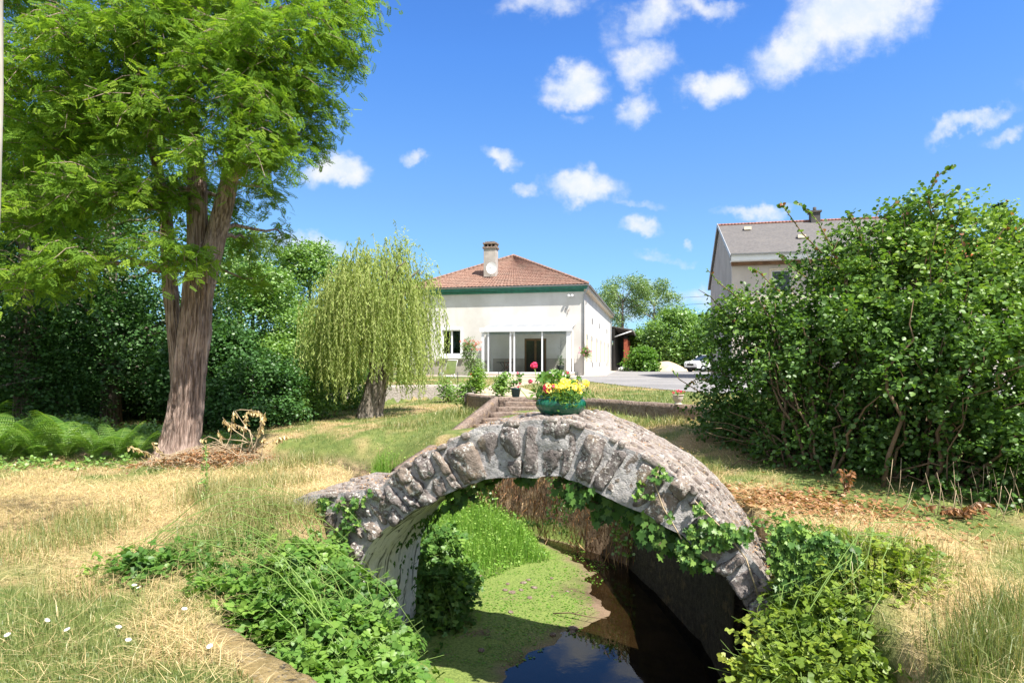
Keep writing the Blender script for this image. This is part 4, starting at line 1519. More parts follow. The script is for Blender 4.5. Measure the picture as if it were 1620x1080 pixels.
pp = at(816, 623.5, 14.35)
pot = empty('plant_pot', (pp.x, 14.35, .845)); pot.scale = (.95, .95, .95)
tag(pot, 'dark blue-green tapered plant pot on the kerb at the top of the steps', 'plant pot')
b = MB(); b.lathe([(0, 0), (.085, 0), (.115, .18), (.125, .185), (.128, .215), (.118, .215), (.11, .19), (0, .185)], sides=28)
b.build('pot_body', plain('dark_teal_glaze', (.01, .055, .065), .3, .5), pot)
b = MB(); b.lathe([(0, .186), (.11, .19), (0, .2)], sides=16); b.build('soil', bpy.data.materials['soil'], pot)
up = at(1068.5, 641, 11.9)
urn = empty('pale_urn', (up.x, 11.72, .84))
tag(urn, 'small pale stone urn on the terrace kerb left of the big shrub', 'urn')
b = MB(); b.lathe([(0, 0), (.075, 0), (.08, .02), (.05, .035), (.055, .05), (.085, .09), (.098, .14), (.096, .165), (.112, .175), (.115, .19), (.104, .192), (.095, .17), (0, .165)], sides=28)
b.build('urn_body', plain('pale_stone', (.56, .50, .43), .85, .2, .1, 8), urn)
b = MB(); b.lathe([(0, .166), (.095, .17), (0, .18)], sides=16); b.build('soil', bpy.data.materials['soil'], urn)
# green bin rim in the bottom right corner
gb_ = empty('green_tub', (2.90, 3.05, -.62))
tag(gb_, 'rim of a dark green tub in the very bottom right corner', 'tub')
b = MB(); b.lathe([(0, 0), (.30, 0), (.36, .50), (.38, .52), (.38, .55), (.35, .55), (.29, .05), (0, .05)], sides=40)
b.build('tub_body', M['green_paint'], gb_)
# ------------------------------------------------------------------ vegetation tools
def unit(a):
    return a / (np.linalg.norm(a, axis=-1, keepdims=True) + 1e-9)


T_DIA = (np.array([(0, 0, 0), (-.5, .45, .06), (0, 1, -.05), (.5, .45, .06)]), np.array([(0, 1, 2), (0, 2, 3)]))
T_OVAL = (np.array([(0, 0, 0), (-.42, .30, .07), (-.38, .68, .05), (0, 1, -.08), (.38, .68, .05), (.42, .30, .07)]), np.array([(0, 1, 2, 3), (0, 3, 4, 5)]))
# five-lobed ivy leaf, triangles round a centre point
_iv = [(0, 0, 0), (-.30, -.12, .02), (-.52, .22, .05), (-.30, .36, .02), (-.42, .66, .03), (-.16, .62, 0), (0, 1.0, -.05), (.16, .62, 0), (.42, .66, .03), (.30, .36, .02), (.52, .22, .05), (.30, -.12, .02), (0, .38, -.04)]
T_IVY = (np.array(_iv), np.array([(12, i, (i + 1)) for i in range(0, 11)] + [(12, 11, 0)]))


def leaflet_set(parts):
    """parts: (x,y,angle,length,width) leaflets -> quads"""
    V, F = [], []
    for (x, y, ang, l, w) in parts:
        c, s = math.cos(ang), math.sin(ang)
        b = len(V)
        for (px, py, pz) in [(0, 0, 0), (-.5 * w, .32 * l, .07 * l), (-.36 * w, .7 * l, .04 * l), (0, l, -.10 * l), (.36 * w, .7 * l, .04 * l), (.5 * w, .32 * l, .07 * l)]:
            V.append((x + px * c - py * s, y + px * s + py * c, pz))
        F += [(b, b + 1, b + 2, b + 3), (b, b + 3, b + 4, b + 5)]
    return np.array(V), np.array(F)


T_TRI = leaflet_set([(0, .34, 0, .66, .62), (-.06, .28, 1.15, .56, .60), (.06, .28, -1.15, .56, .60)])
T_TRI[0][6:, 2] -= .06


def leaflet_quads(parts):
    V, F = [], []
    for (x, y, ang, l, w) in parts:
        c, s = math.cos(ang), math.sin(ang)
        b = len(V)
        for (px, py, pz) in [(0, 0, 0), (-.5 * w, .5 * l, 0), (0, l, -.03), (.5 * w, .5 * l, 0)]:
            V.append((x + px * c - py * s, y + px * s + py * c, pz - .28 * (y ** 2)))
        F.append((b, b + 1, b + 2, b + 3))
    return np.array(V), np.array(F)


_pp = [(0, 1.0 - .2, 0, .25, .13)]
for _i in range(6):
    _y = .12 + _i * .13
    _pp += [(0, _y, 1.25, .27, .125), (0, _y, -1.25, .27, .125)]
T_PIN = leaflet_quads(_pp)


def leaves(name, P, D, N, S, tmpl, mat, parent=None, tint=None, width=1.0):
    tv, tf = tmpl
    P = np.asarray(P); D = unit(np.asarray(D))
    X = unit(np.cross(D, N))
    Nn = np.cross(X, D)
    S = np.broadcast_to(np.asarray(S, float), (len(P),))
    V = P[:, None] + S[:, None, None] * (tv[None, :, 0, None] * width * X[:, None] + tv[None, :, 1, None] * D[:, None] + tv[None, :, 2, None] * Nn[:, None])
    n, k = len(P), len(tv)
    F = (tf[None] + (np.arange(n) * k)[:, None, None]).reshape(-1, tf.shape[1])
    if tint is None: tint = rng.random(n)
    return np_mesh(name, V.reshape(-1, 3), F, mat, parent, {'tint': np.repeat(np.clip(tint, 0, 1), k)})


def rand_dir(n):
    v = rng.normal(size=(n, 3))
    return unit(v)


def sprays(blobs, n_spray, n_leaf, length, size, droop=.3, shell=.55, up=.8, hz=.5, spread=.9, jit=.03, upper=0.0, size_var=.25):
    """blobs: (x,y,z,rx,ry,rz[,weight]) ; returns P,D,N,S,tint for leaves set along short twigs, and the twig ends"""
    B = np.array([tuple(b) + ((1.0,) if len(b) == 6 else ()) for b in blobs], float)
    w = B[:, 6] * (B[:, 3] * B[:, 4] * B[:, 5]) ** (2 / 3)
    bi = rng.choice(len(B), n_spray, p=w / w.sum())
    d = rand_dir(n_spray)
    if upper: d[:, 2] = np.where((d[:, 2] < 0) & (rng.random(n_spray) < upper), -d[:, 2], d[:, 2])
    r = shell + (1 - shell) * rng.random(n_spray) ** .6
    c = B[bi, :3] + d * r[:, None] * B[bi, 3:6]
    sd = d * np.array((1, 1, hz)) + .55 * rand_dir(n_spray)
    sd = unit(sd)
    tsp = rng.random(n_spray)
    L = length * rng.uniform(.6, 1.25, n_spray)
    t = (np.arange(n_leaf) + .5) / n_leaf
    P = c[:, None] + sd[:, None] * (t[None, :, None] - .3) * L[:, None, None]
    P[..., 2] -= droop * L[:, None] * (t[None] ** 2)
    side = unit(np.cross(sd, np.array((0, 0, 1.0)) + .4 * rand_dir(n_spray)))
    sg = np.where(np.arange(n_leaf) % 2 == 0, 1, -1)
    D = sd[:, None] * .55 + side[:, None] * sg[None, :, None] * spread + .35 * rng.normal(size=(n_spray, n_leaf, 3))
    D[..., 2] -= droop * .9
    N = np.zeros_like(D); N[..., 2] = up
    N = N + .55 * rng.normal(size=N.shape) + .25 * sd[:, None]
    P = P + jit * rng.normal(size=P.shape)
    S = size * rng.uniform(1 - size_var, 1 + size_var, (n_spray, n_leaf))
    tint = .5 * tsp[:, None] + .5 * rng.random((n_spray, n_leaf))
    ends = np.stack([c - sd * L[:, None] * .35, c + sd * L[:, None] * .7], 1)
    return P.reshape(-1, 3), D.reshape(-1, 3), N.reshape(-1, 3), S.ravel(), tint.ravel(), ends


def limb(mb, a, b, r0, r1, sag=.0, wob=.06, n=7, sides=6, lift=.15):
    a = Vector(a); b = Vector(b)
    L = (b - a).length
    pts = []
    for i in range(n):
        t = i / (n - 1)
        p = a.lerp(b, t)
        p.z += lift * L * math.sin(math.pi * t) - sag * L * t * t
        if 0 < i < n - 1:
            p += Vector((random.uniform(-1, 1), random.uniform(-1, 1), random.uniform(-1, 1))) * wob * L * .5
        pts.append(p)
    mb.tube(pts, [r0 + (r1 - r0) * (i / (n - 1)) for i in range(n)], sides)
    return pts


def pblob(px, py, Y, rpx, dy=None, rz=None):
    """blob from a pixel centre and pixel radius at distance Y"""
    c = at(px, py, Y)
    r = rpx * Y / 1000
    return (c.x, c.y, c.z, r, dy if dy else r, rz * Y / 1000 if rz else r * .8)


# ------------------------------------------------------------------ big robinia
rob = empty('robinia_tree', (-5.5, 10.5, .05))
tag(rob, 'large robinia with leaning furrowed double trunk and feathery bright leaves on the left', 'tree')
RO = np.array((-5.5, 10.5, .05))


def furrowed(path, rad, sides, rings, amp, seed, twist=.25):
    """furrowed trunk as V,F"""
    path = np.array(path, float); rad = np.array(rad, float)
    s = np.linspace(0, 1, len(path)); ss = np.linspace(0, 1, rings)
    C_ = np.stack([np.interp(ss, s, path[:, k]) for k in range(3)], -1)
    for _ in range(3): C_[1:-1] = (C_[:-2] + C_[1:-1] * 2 + C_[2:]) / 4
    Rr = np.interp(ss, s, rad)
    z = C_[:, 2]
    th = np.linspace(0, 2 * np.pi, sides, endpoint=False)
    TH, ZZ = np.meshgrid(th, z)
    tw = TH + twist * ZZ * .35
    q = np.stack([np.cos(tw) * 4.2, np.sin(tw) * 4.2, ZZ * .55], -1)
    rn = np.abs(fbm(q, 1.7, seed, 3))
    rg_ = np.clip(1 - rn * 3.4, 0, 1)
    big = fbm(np.stack([np.cos(TH), np.sin(TH), ZZ * .8], -1), 1.3, seed + 8, 2)
    rr = Rr[:, None] * (1 + .14 * big) - amp * rg_ + amp * .4 * fbm(q, 6, seed + 4, 2)
    V = np.stack([C_[:, None, 0] + rr * np.cos(TH), C_[:, None, 1] + rr * np.sin(TH), ZZ], -1)
    ii = np.arange(rings * sides).reshape(rings, sides)
    jj = np.roll(ii, -1, 1)
    F = np.stack([ii[:-1], jj[:-1], jj[1:], ii[1:]], -1).reshape(-1, 4)
    return V.reshape(-1, 3), F


def pth(pts, Y):
    return [tuple(at(px, py, Y + dy)) for (px, py, dy) in pts]


tp = []
YR = 10.5
tp.append(furrowed(pth([(278, 735, 0), (286, 700, 0), (296, 640, 0), (305, 560, 0), (313, 480, 0), (320, 420, 0)], YR), [.44, .32, .265, .245, .24, .235], 150, 150, .055, 3))
tp.append(furrowed(pth([(316, 450, 0), (312, 360, 0), (312, 270, 0.1), (296, 150, .3), (282, 0, .5), (280, -120, .6)], YR), [.20, .165, .15, .115, .085, .04], 80, 140, .03, 5))
tp.append(furrowed(pth([(322, 450, 0), (342, 370, 0), (362, 290, -.1), (378, 180, -.1), (394, 40, -.2), (402, -110, -.2)], YR), [.20, .165, .15, .12, .09, .04], 80, 140, .03, 6))
tp.append(furrowed(pth([(292, 690, .3), (279, 560, .32), (270, 470, .34), (262, 330, .5), (235, 200, .6), (210, 80, .8)], YR), [.16, .13, .125, .10, .08, .05], 60, 140, .025, 9))
VV, FF, nb_ = [], [], 0
for v, f in tp:
    VV.append(v - RO); FF.append(f + nb_); nb_ += len(v)
np_mesh('trunk', np.concatenate(VV), np.concatenate(FF), M['bark'], rob, smooth=True)

RB = []
for (px, py, dY, r) in [(545, 25, -.2, 42), (520, 75, .2, 45), (470, 40, -.8, 60), (500, 165, .4, 38), (455, 120, -.6, 60), (480, 215, .2, 34), (445, 235, -.6, 40),
                        (400, 60, -1.2, 60), (390, 160, -1.2, 62), (400, 235, -1.3, 48), (340, 110, -1.0, 62), (340, 235, -1.2, 48), (330, 30, -.6, 60), (250, 60, -.8, 80),
                        (240, 170, -1.0, 70), (160, 60, -.8, 85), (150, 170, -.6, 75), (70, 90, -.6, 80), (60, 210, -.4, 70), (150, 290, -.8, 62), (230, 300, -.6, 55),
                        (60, 330, -.4, 60), (120, 400, -.9, 48), (60, 430, -.4, 50), (250, 390, -1.0, 36), (300, 405, -.9, 30),
                        (420, 300, .6, 28), (395, 385, 1.2, 26), (445, 370, 1.6, 18), (400, 440, 1.4, 24), (375, 330, .8, 22),
                        (300, -90, -.5, 110), (450, -80, -.3, 90), (150, -90, .2, 120), (0, -60, .5, 120), (-60, 120, .3, 90), (-60, 300, .5, 80),
                        (330, 40, 1.6, 80), (420, 140, 1.4, 60), (200, 180, 1.6, 90), (300, 300, 1.5, 40), (100, 300, 1.6, 80), (560, -20, .5, 40)]:
    RB.append(pblob(px, py, YR + dY, r, dy=r * YR / 1000 * .9, rz=r * .72))
P, D, N, S, T, E = sprays(RB, 5900, 8, .50, .160, droop=.34, shell=.35, up=.6, hz=.25, spread=.9, jit=.03)
leaves('crown', P - RO, D, N, S, T_PIN, M['robinia'], rob, T * .9 + .05)
mb = MB()
for i in range(0, len(E), 3):
    mb.tube([E[i, 0] - RO, E[i].mean(0) - RO + np.array((0, 0, .02)), E[i, 1] - RO - np.array((0, 0, .08))], [.008, .006, .003], 4, cap=False)
stemsA = pth([(312, 300, 0), (312, 200, .2), (296, 110, .3), (283, 0, .5), (342, 370, 0), (362, 290, -.1), (372, 210, -.1), (378, 120, -.1), (392, 30, -.2), (262, 330, .5), (235, 200, .6), (268, 430, .4)], YR)
for b_ in RB:
    c = Vector(b_[:3])
    cand = sorted(stemsA, key=lambda s: (Vector(s) - c).length + (0 if s[2] < c.z + .3 else .8))[0]
    limb(mb, Vector(cand) - Vector(RO), c - Vector(RO), .045, .012, wob=.10, sides=6, lift=.06)
mb.build('branches', M['bark'], rob)


# ------------------------------------------------------------------ generic trees behind
def tree(name, label, base, height, blobs, mat, leaf, n_spray, n_leaf=10, spray=.5, trunk_r=.2, group=None, tmpl=T_DIA, droop=.15, bark='bark_grey', width=.75, shell=.45, lean=(0, 0), upper=.2, limbs=True):
    root = empty(name, base)
    tag(root, label, 'tree', group)
    bo = np.array(base, float)
    P, D, N, S, T, E = sprays(blobs, n_spray, n_leaf, spray, leaf, droop=droop, shell=shell, up=.9, hz=.5, spread=.9, jit=leaf * .6, upper=upper)
    leaves('crown', P - bo, D, N, S, tmpl, mat, root, T, width)
    mb = MB()
    top = Vector((lean[0], lean[1], height * .72))
    pts = [Vector((0, 0, -.3)), Vector((lean[0] * .2, lean[1] * .2, height * .2)), Vector((lean[0] * .5, lean[1] * .5, height * .45)), top]
    mb.tube(pts, [trunk_r * 1.25, trunk_r, trunk_r * .7, trunk_r * .25], 10, jitter=.06)
    if limbs:
        for b_ in blobs[:26]:
            c = Vector(b_[:3]) - Vector(base)
            t = max(.15, min(.95, (c.z - .35 * math.hypot(c.x, c.y)) / (height * .72)))
            a = Vector((lean[0] * t, lean[1] * t, height * .72 * t))
            limb(mb, a, c, trunk_r * .32 * (1.1 - t * .5), trunk_r * .06, wob=.08, sides=5, lift=.05)
    mb.build('trunk', M[bark], root)
    return root


def blobs_for(base, height, rad, n, zlo=.25, seed=0, rr=(.28, .42)):
    r_ = random.Random(seed)
    out = []
    for i in range(n):
        z = zlo + (1 - zlo) * r_.random() ** .85
        prof = math.sin(math.pi * min(1, max(0.05, (z - zlo) / (1.04 - zlo))) ** .75) ** .7
        a = r_.random() * 6.283
        q = rad * prof * r_.uniform(.45, .95)
        s = rad * r_.uniform(*rr)
        out.append((base[0] + q * math.cos(a), base[1] + q * math.sin(a), base[2] + z * height - s * .5, s, s, s * .75))
    return out


# dark wood on the far left (each tree with its own crown)
LT = [  # px, Y, height, radius, material, label
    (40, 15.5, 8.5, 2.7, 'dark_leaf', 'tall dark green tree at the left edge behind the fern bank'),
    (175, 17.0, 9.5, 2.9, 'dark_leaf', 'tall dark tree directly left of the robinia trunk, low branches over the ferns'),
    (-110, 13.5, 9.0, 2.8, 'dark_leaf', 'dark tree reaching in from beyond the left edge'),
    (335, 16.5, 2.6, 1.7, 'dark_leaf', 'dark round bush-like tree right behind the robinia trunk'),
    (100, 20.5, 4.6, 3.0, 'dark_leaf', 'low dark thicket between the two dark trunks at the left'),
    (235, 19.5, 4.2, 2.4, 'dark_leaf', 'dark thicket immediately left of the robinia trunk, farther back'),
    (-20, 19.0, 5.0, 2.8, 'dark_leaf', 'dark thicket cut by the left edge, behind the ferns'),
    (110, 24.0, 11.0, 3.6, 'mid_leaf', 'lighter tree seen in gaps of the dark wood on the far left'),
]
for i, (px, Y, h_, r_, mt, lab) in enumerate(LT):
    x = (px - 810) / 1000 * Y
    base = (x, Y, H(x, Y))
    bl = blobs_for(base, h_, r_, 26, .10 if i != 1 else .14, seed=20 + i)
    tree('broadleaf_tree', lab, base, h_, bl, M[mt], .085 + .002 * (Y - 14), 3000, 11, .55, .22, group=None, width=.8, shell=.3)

MT = [
    (400, 19.5, 4.6, 2.2, 'mid_leaf', 'bushy fruit tree between the robinia trunk and the willow'),
    (490, 24.0, 5.2, 2.4, 'mid_leaf', 'round leafy tree with sunlit top behind the left side of the willow'),
    (380, 27.0, 6.5, 2.6, 'pale_leaf', 'pale hazy tree farther off, right of the robinia trunk'),
    (455, 17.5, 2.2, 1.3, 'mid_leaf', 'low green shrub at the edge of the lawn left of the willow'),
    (535, 20.0, 2.1, 1.4, 'mid_leaf', 'low green shrub under the left fringe of the willow'),
    (400, 15.5, 1.9, 1.1, 'dark_leaf', 'dark shrub in the shade beyond the brush pile'),
    (560, 30.0, 4.6, 2.6, 'mid_leaf', 'tree hidden behind the willow crown'),
]
for i, (px, Y, h_, r_, mt, lab) in enumerate(MT):
    x = (px - 810) / 1000 * Y
    base = (x, Y, H(x, Y))
    bl = blobs_for(base, h_, r_, 20, .08, seed=50 + i, rr=(.26, .40))
    nm = 'shrub' if h_ < 2.5 else 'broadleaf_tree'
    o = tree(nm, lab, base, h_, bl, M[mt], .075 + .002 * (Y - 14), int(2300 if h_ > 2.5 else 1300), 11, .45, .14 if h_ > 2.5 else .05, width=.8, shell=.35)
    if nm == 'shrub': o['category'] = 'shrub'

# far trees right of the house
FT = [
    (985, 80, 12.5, 3.7, 'pale_leaf', 'tall airy tree with thin crown right above the shed roof', .55, 1300),
    (1035, 84, 12.3, 3.3, 'pale_leaf', 'tall airy tree with a rounded separate crown beyond the gravel heap', .5, 1200),
    (960, 95, 12.0, 3.4, 'pale_leaf', 'thin pale tree just showing past the corner of the white house', .5, 900),
    (1075, 74, 7.2, 4.2, 'mid_leaf', 'broad dark-green tree behind the parked car', .1, 2000),
    (1025, 78, 5.6, 3.0, 'mid_leaf', 'leafy tree standing right behind the gravel heap', .1, 1500),
    (1130, 70, 6.6, 4.0, 'mid_leaf', 'dense tree between the car and the slate roofed house', .1, 1600),
    (1017, 64, 2.3, 1.4, 'fern', 'bright green round bush at the end of the shed', .02, 900),
    (1100, 120, 10.0, 5.5, 'pale_leaf', 'distant tree line crown behind the power cables', .1, 1100),
    (1180, 75, 7.0, 4.0, 'mid_leaf', 'tree behind the slate roofed house', .1, 900),
]
for i, (px, Y, h_, r_, mt, lab, zl, ns) in enumerate(FT):
    x = (px - 810) / 1000 * Y
    base = (x, Y, ZT)
    bl = blobs_for(base, h_, r_, 22, zl, seed=80 + i, rr=(.22, .34) if zl > .3 else (.28, .42))
    o = tree('bush' if i == 6 else 'broadleaf_tree', lab, base, h_, bl, M[mt], .19 if zl > .3 else .26, int(ns * (.85 if zl > .3 else 1)), 9, 1.1, .25, width=.8, shell=.3, upper=.1)
    if i == 6: o['category'] = 'bush'
# low distant hedge line far behind everything
BL = []
for i in range(70):
    a = R(-68 + 136 * i / 69)
    d_ = 150 + 30 * math.sin(i * 1.7)
    BL.append((d_ * math.sin(a), d_ * math.cos(a), 2.2 + 1.2 * math.sin(i * 2.3), 7, 6, 4.2 + 1.4 * math.sin(i * 1.1)))
P, D, N, S, T, E = sprays(BL, 4200, 9, 2.4, .75, shell=.4, jit=.5)
o = leaves('far_wood', P, D, N, S, T_DIA, M['pale_leaf'], None, T * .8, .8)
tag(o, 'far-off belt of woodland along the horizon', 'wood', kind='stuff')

# dark conifer behind the shrub
cbase = ((1581 - 810) / 1000 * 42, 42, ZT)
cf = empty('conifer', cbase)
tag(cf, 'dark pointed conifer top rising above the orange roof at the right', 'tree')
n = 2600
t = rng.random(n) ** .8
a = rng.random(n) * 6.283
r = (1 - t) * 2.5 * rng.uniform(.3, 1, n) + .05
P = np.stack([r * np.cos(a), r * np.sin(a), 1.5 + t * 9.9 - r * .2], -1)
D = np.stack([np.cos(a), np.sin(a), .25 - .5 * rng.random(n)], -1)
leaves('crown', P, D, np.tile((0, 0, 1.0), (n, 1)) + .4 * rng.normal(size=(n, 3)), .45, T_DIA, leaf_mat('conifer_needles', [(.015, .045, .03), (.03, .075, .045), (.06, .12, .07)], .15, .03), cf, width=.35)
mb = MB(); mb.tube([(0, 0, 0), (0, 0, 11.2)], [.25, .03], 8); mb.build('trunk', M['bark_grey'], cf)

# pale trunk at the left edge, near
nt = empty('pale_slim_tree', (-2.68, 3.3, 0))
tag(nt, 'slim pale trunk cut off by the left edge of the picture', 'tree')
mb = MB()
mb.tube([(-.16, 0, -.2), (-.12, 0, 1.0), (-.07, 0, 1.8), (-.035, 0, 2.4), (-.015, 0, 3.0), (-.012, 0, 4.5), (-.1, 0.1, 6)], [.05, .04, .036, .038, .033, .028, .02], 14, jitter=.05)
mb.build('trunk', M['bark_pale'], nt)
P, D, N, S, T, E = sprays([(-.3, .3, 5.6, .9, .9, .7), (-.8, -.2, 5.0, .6, .6, .5)], 120, 8, .4, .07)
leaves('crown', P, D, N, S, T_OVAL, M['mid_leaf'], nt, T)

# ------------------------------------------------------------------ willow
WB = np.array((-3.82, 17.0, .12))
wl = empty('willow_tree', tuple(WB))
tag(wl, 'weeping willow with pale hanging shoots and a stout short trunk in front of the house', 'tree')
v1, f1 = furrowed([(-.02, 0, -.25), (.0, 0, .15), (.10, 0, .6), (.22, 0, 1.15), (.30, 0, 1.5)], [.46, .37, .31, .28, .24], 90, 70, .035, 12)
v2, f2 = furrowed([(.30, 0, 1.3), (.42, .1, 2.0), (.55, .1, 2.8), (.75, .1, 3.9)], [.17, .13, .09, .05], 40, 50, .02, 13)
v3, f3 = furrowed([(.18, 0, 1.2), (-.02, -.1, 2.0), (-.25, -.1, 2.7), (-.4, -.1, 3.5)], [.18, .12, .08, .04], 40, 50, .02, 14)
np_mesh('trunk', np.concatenate([v1, v2, v3]), np.concatenate([f1, f2 + len(v1), f3 + len(v1) + len(v2)]), M['bark_grey'], wl, smooth=True)
mb = MB()
mbw = MB()
SP, SD, SN, SS, ST = [], [], [], [], []
# dome: origins of strands from limbs
for i in range(900):
    a = random.uniform(0, 6.283)
    q = math.sqrt(random.random())
    rad = 1.56 * q * (1 + .13 * math.sin(a * 4 + .5) + .08 * math.sin(a * 9))
    ox, oy = .02 + rad * math.cos(a), .9 * rad * math.sin(a)
    rag = 1 + .18 * math.sin(a * 3 + 1) + .1 * math.sin(a * 7)
    z0 = 3.35 + .95 * (1 - q ** 1.7) * rag + random.gauss(0, .27) + (.35 if (ox > .5 and ox < 1.3 and q < .7) else 0)
    if ox < -.9: z0 -= .35
    zend = .62 + .75 * random.random() + (.5 if random.random() < .35 else 0) + .45 * (1 - q) + .25 * math.sin(a * 4)
    if random.random() < .25: zend = z0 - random.uniform(.6, 1.6)
    L_ = z0 - zend
    nl = int(L_ / .040)
    ph = random.uniform(0, 6.28)
    out = Vector((math.cos(a), math.sin(a), 0)) * random.uniform(.02, .22)
    tsp = random.random()
    pts = []
    for k in range(nl):
        t = k / nl
        lift = .18 * math.sin(min(1, t * 4) * math.pi) * (1 if t < .25 else 0)
        x = ox + out.x * (1 - math.exp(-4 * t)) * 1.4 + .05 * math.sin(ph + t * 7)
        y = oy + out.y * (1 - math.exp(-4 * t)) * 1.4 + .05 * math.cos(ph * 1.3 + t * 6)
        z = z0 + lift - L_ * t
        SP.append((x, y, z))
        d = Vector((random.uniform(-1, 1), random.uniform(-1, 1), -1.25))
        SD.append(d); SN.append((random.uniform(-1, 1), random.uniform(-1, 1), .5))
        SS.append(random.uniform(.07, .12)); ST.append(.55 * tsp + .45 * random.random())
        if k % 6 == 0: pts.append((x, y, z))
    if len(pts) > 2 and i % 2 == 0: mbw.tube(pts, .004, 3, cap=False)
for i in range(16):
    a = i / 16 * 6.283
    src = (.42, .1, 2.2) if i % 2 else (-.05, -.1, 2.1)
    limb(mb, src, (.18 + 1.3 * math.cos(a), 1.2 * math.sin(a), 3.6 + .5 * math.sin(i)), .05, .012, lift=.12)
for (x, z, n_) in ((.85, 5.15, 26), (.9, 4.85, 40), (.3, 4.75, 30), (-.2, 4.6, 26), (-.9, 4.25, 22), (1.45, 4.45, 22), (1.0, 4.9, 26), (.75, 4.75, 20), (-.6, 4.3, 16), (1.6, 4.25, 16), (-1.2, 3.9, 14)):
    for k in range(n_ * 4):
        SP.append((x + random.gauss(0, .10), random.gauss(0, .10), z - random.random() * .9)); SD.append((random.uniform(-1, 1), random.uniform(-1, 1), random.uniform(-1, .4)))
        SN.append((0, -.5, .5)); SS.append(.1); ST.append(random.random())
mb.build('branches', M['bark_grey'], wl)
mbw.build('hanging_shoots', M['shoot'], wl)
leaves('crown', np.array(SP), np.array([tuple(d) for d in SD]), np.array(SN), np.array(SS), T_DIA, M['willow'], wl, np.array(ST), .30)

# ------------------------------------------------------------------ the big shrub on the right
QB = np.array((4.6, 8.0, .2))
qs = empty('quince_shrub', tuple(QB))
tag(qs, 'huge dense leafy shrub with arching shoots filling the right side', 'shrub')
SB = []
for (px, py, Y, r) in [(1170, 505, 9.2, 38), (1160, 540, 9.5, 50), (1170, 610, 9.5, 55), (1185, 680, 9.3, 50), (1235, 500, 8.8, 34), (1250, 550, 8.6, 60), (1260, 620, 8.5, 75), (1270, 700, 8.2, 65), (1150, 660, 9.8, 40),
                       (1335, 440, 8.4, 34), (1350, 490, 8.2, 62), (1350, 560, 8.0, 85), (1360, 660, 7.7, 80), (1350, 745, 7.5, 60), (1405, 395, 8.2, 42), (1430, 430, 7.8, 80), (1450, 540, 7.5, 90), (1460, 650, 7.3, 85),
                       (1440, 750, 7.1, 60), (1480, 340, 8.0, 40), (1520, 400, 7.6, 70), (1550, 480, 7.2, 85), (1560, 600, 6.9, 90), (1560, 710, 6.8, 75), (1600, 430, 7.3, 80), (1640, 540, 6.8, 90), (1650, 660, 6.6, 85),
                       (1660, 400, 7.4, 60), (1720, 480, 6.9, 100), (1740, 620, 6.6, 100), (1800, 520, 6.7, 110), (1850, 640, 6.6, 100), (1560, 400, 9.4, 90), (1400, 480, 9.6, 100), (1300, 560, 10, 100), (1650, 750, 6.6, 60), (1540, 780, 6.8, 40),
                       (1375, 500, 7.4, 50), (1500, 500, 6.7, 50), (1440, 590, 6.8, 45), (1300, 520, 7.9, 40), (1230, 580, 8.0, 35), (1600, 540, 6.3, 45)]:
    SB.append(pblob(px, py, Y, r, dy=.55, rz=r * .85))
for q_ in ((1240, 460, 8.8, 30, .12), (1300, 415, 8.5, 36, .15), (1345, 380, 8.3, 32, .25), (1190, 470, 9.1, 28, .25), (1385, 360, 8.2, 34, .5), (1440, 345, 8.1, 38, .6)):
    SB.append(pblob(*q_[:4], dy=.4, rz=q_[3] * .85) + (q_[4],))
P, D, N, S, T, E = sprays(SB, 6700, 12, .34, .053, droop=.12, shell=.55, up=.6, hz=.9, spread=.8, jit=.018)
# long shoots standing out of the crown
def shoot(pts, n, size=.06, young=.3):
    pts = [Vector(p) for p in pts]
    out = []
    for i in range(n):
        t = (i + random.random() * .6) / n * (len(pts) - 1)
        k = min(int(t), len(pts) - 2)
        p = pts[k].lerp(pts[k + 1], t - k)
        d = (pts[k + 1] - pts[k]).normalized()
        ld = (d * .6 + Vector((random.uniform(-1, 1), random.uniform(-1, 1), random.uniform(-.6, .9)))).normalized()
        out.append((p, ld, size * random.uniform(.75, 1.2)))
    return out


SH = [([(1480, 400, 7.8), (1475, 350, 7.8), (1468, 310, 7.8), (1480, 280, 7.8), (1510, 262, 7.7)], 64),
      ([(1475, 330, 7.8), (1490, 318, 7.7), (1512, 300, 7.7)], 20), ([(1470, 360, 7.8), (1510, 340, 7.7), (1545, 345, 7.7), (1552, 352, 7.7)], 36),
      ([(1460, 380, 7.9), (1440, 345, 7.9), (1432, 330, 7.9)], 20),
      ([(1330, 430, 8.2), (1310, 380, 8.2), (1290, 345, 8.2), (1262, 320, 8.1)], 34), ([(1300, 400, 8.2), (1270, 370, 8.2), (1245, 335, 8.2), (1235, 322, 8.2)], 26),
      ([(1370, 400, 8.1), (1350, 350, 8.1), (1340, 335, 8.1)], 24), ([(1420, 380, 8.0), (1400, 340, 8.0), (1420, 318, 8.0)], 22),
      ([(1240, 470, 8.8), (1200, 430, 8.9), (1188, 425, 8.9)], 22), ([(1180, 480, 9.2), (1140, 450, 9.3), (1118, 425, 9.3)], 20), ([(1160, 510, 9.4), (1125, 470, 9.4), (1105, 458, 9.4)], 16),
      ([(1290, 450, 8.5), (1250, 420, 8.5), (1230, 400, 8.5)], 26), ([(1150, 600, 9.4), (1100, 600, 9.4), (1085, 615, 9.4)], 12), ([(1140, 640, 9.4), (1075, 600, 9.3), (1062, 585, 9.3)], 9),
      ([(1560, 400, 7.3), (1590, 360, 7.3), (1605, 345, 7.3)], 24), ([(1620, 400, 7.3), (1600, 370, 7.2), (1625, 350, 7.2)], 20), ([(1530, 420, 7.3), (1520, 375, 7.3), (1535, 350, 7.3)], 22)]
SP, SDD, SS = [], [], []
mbs = MB()
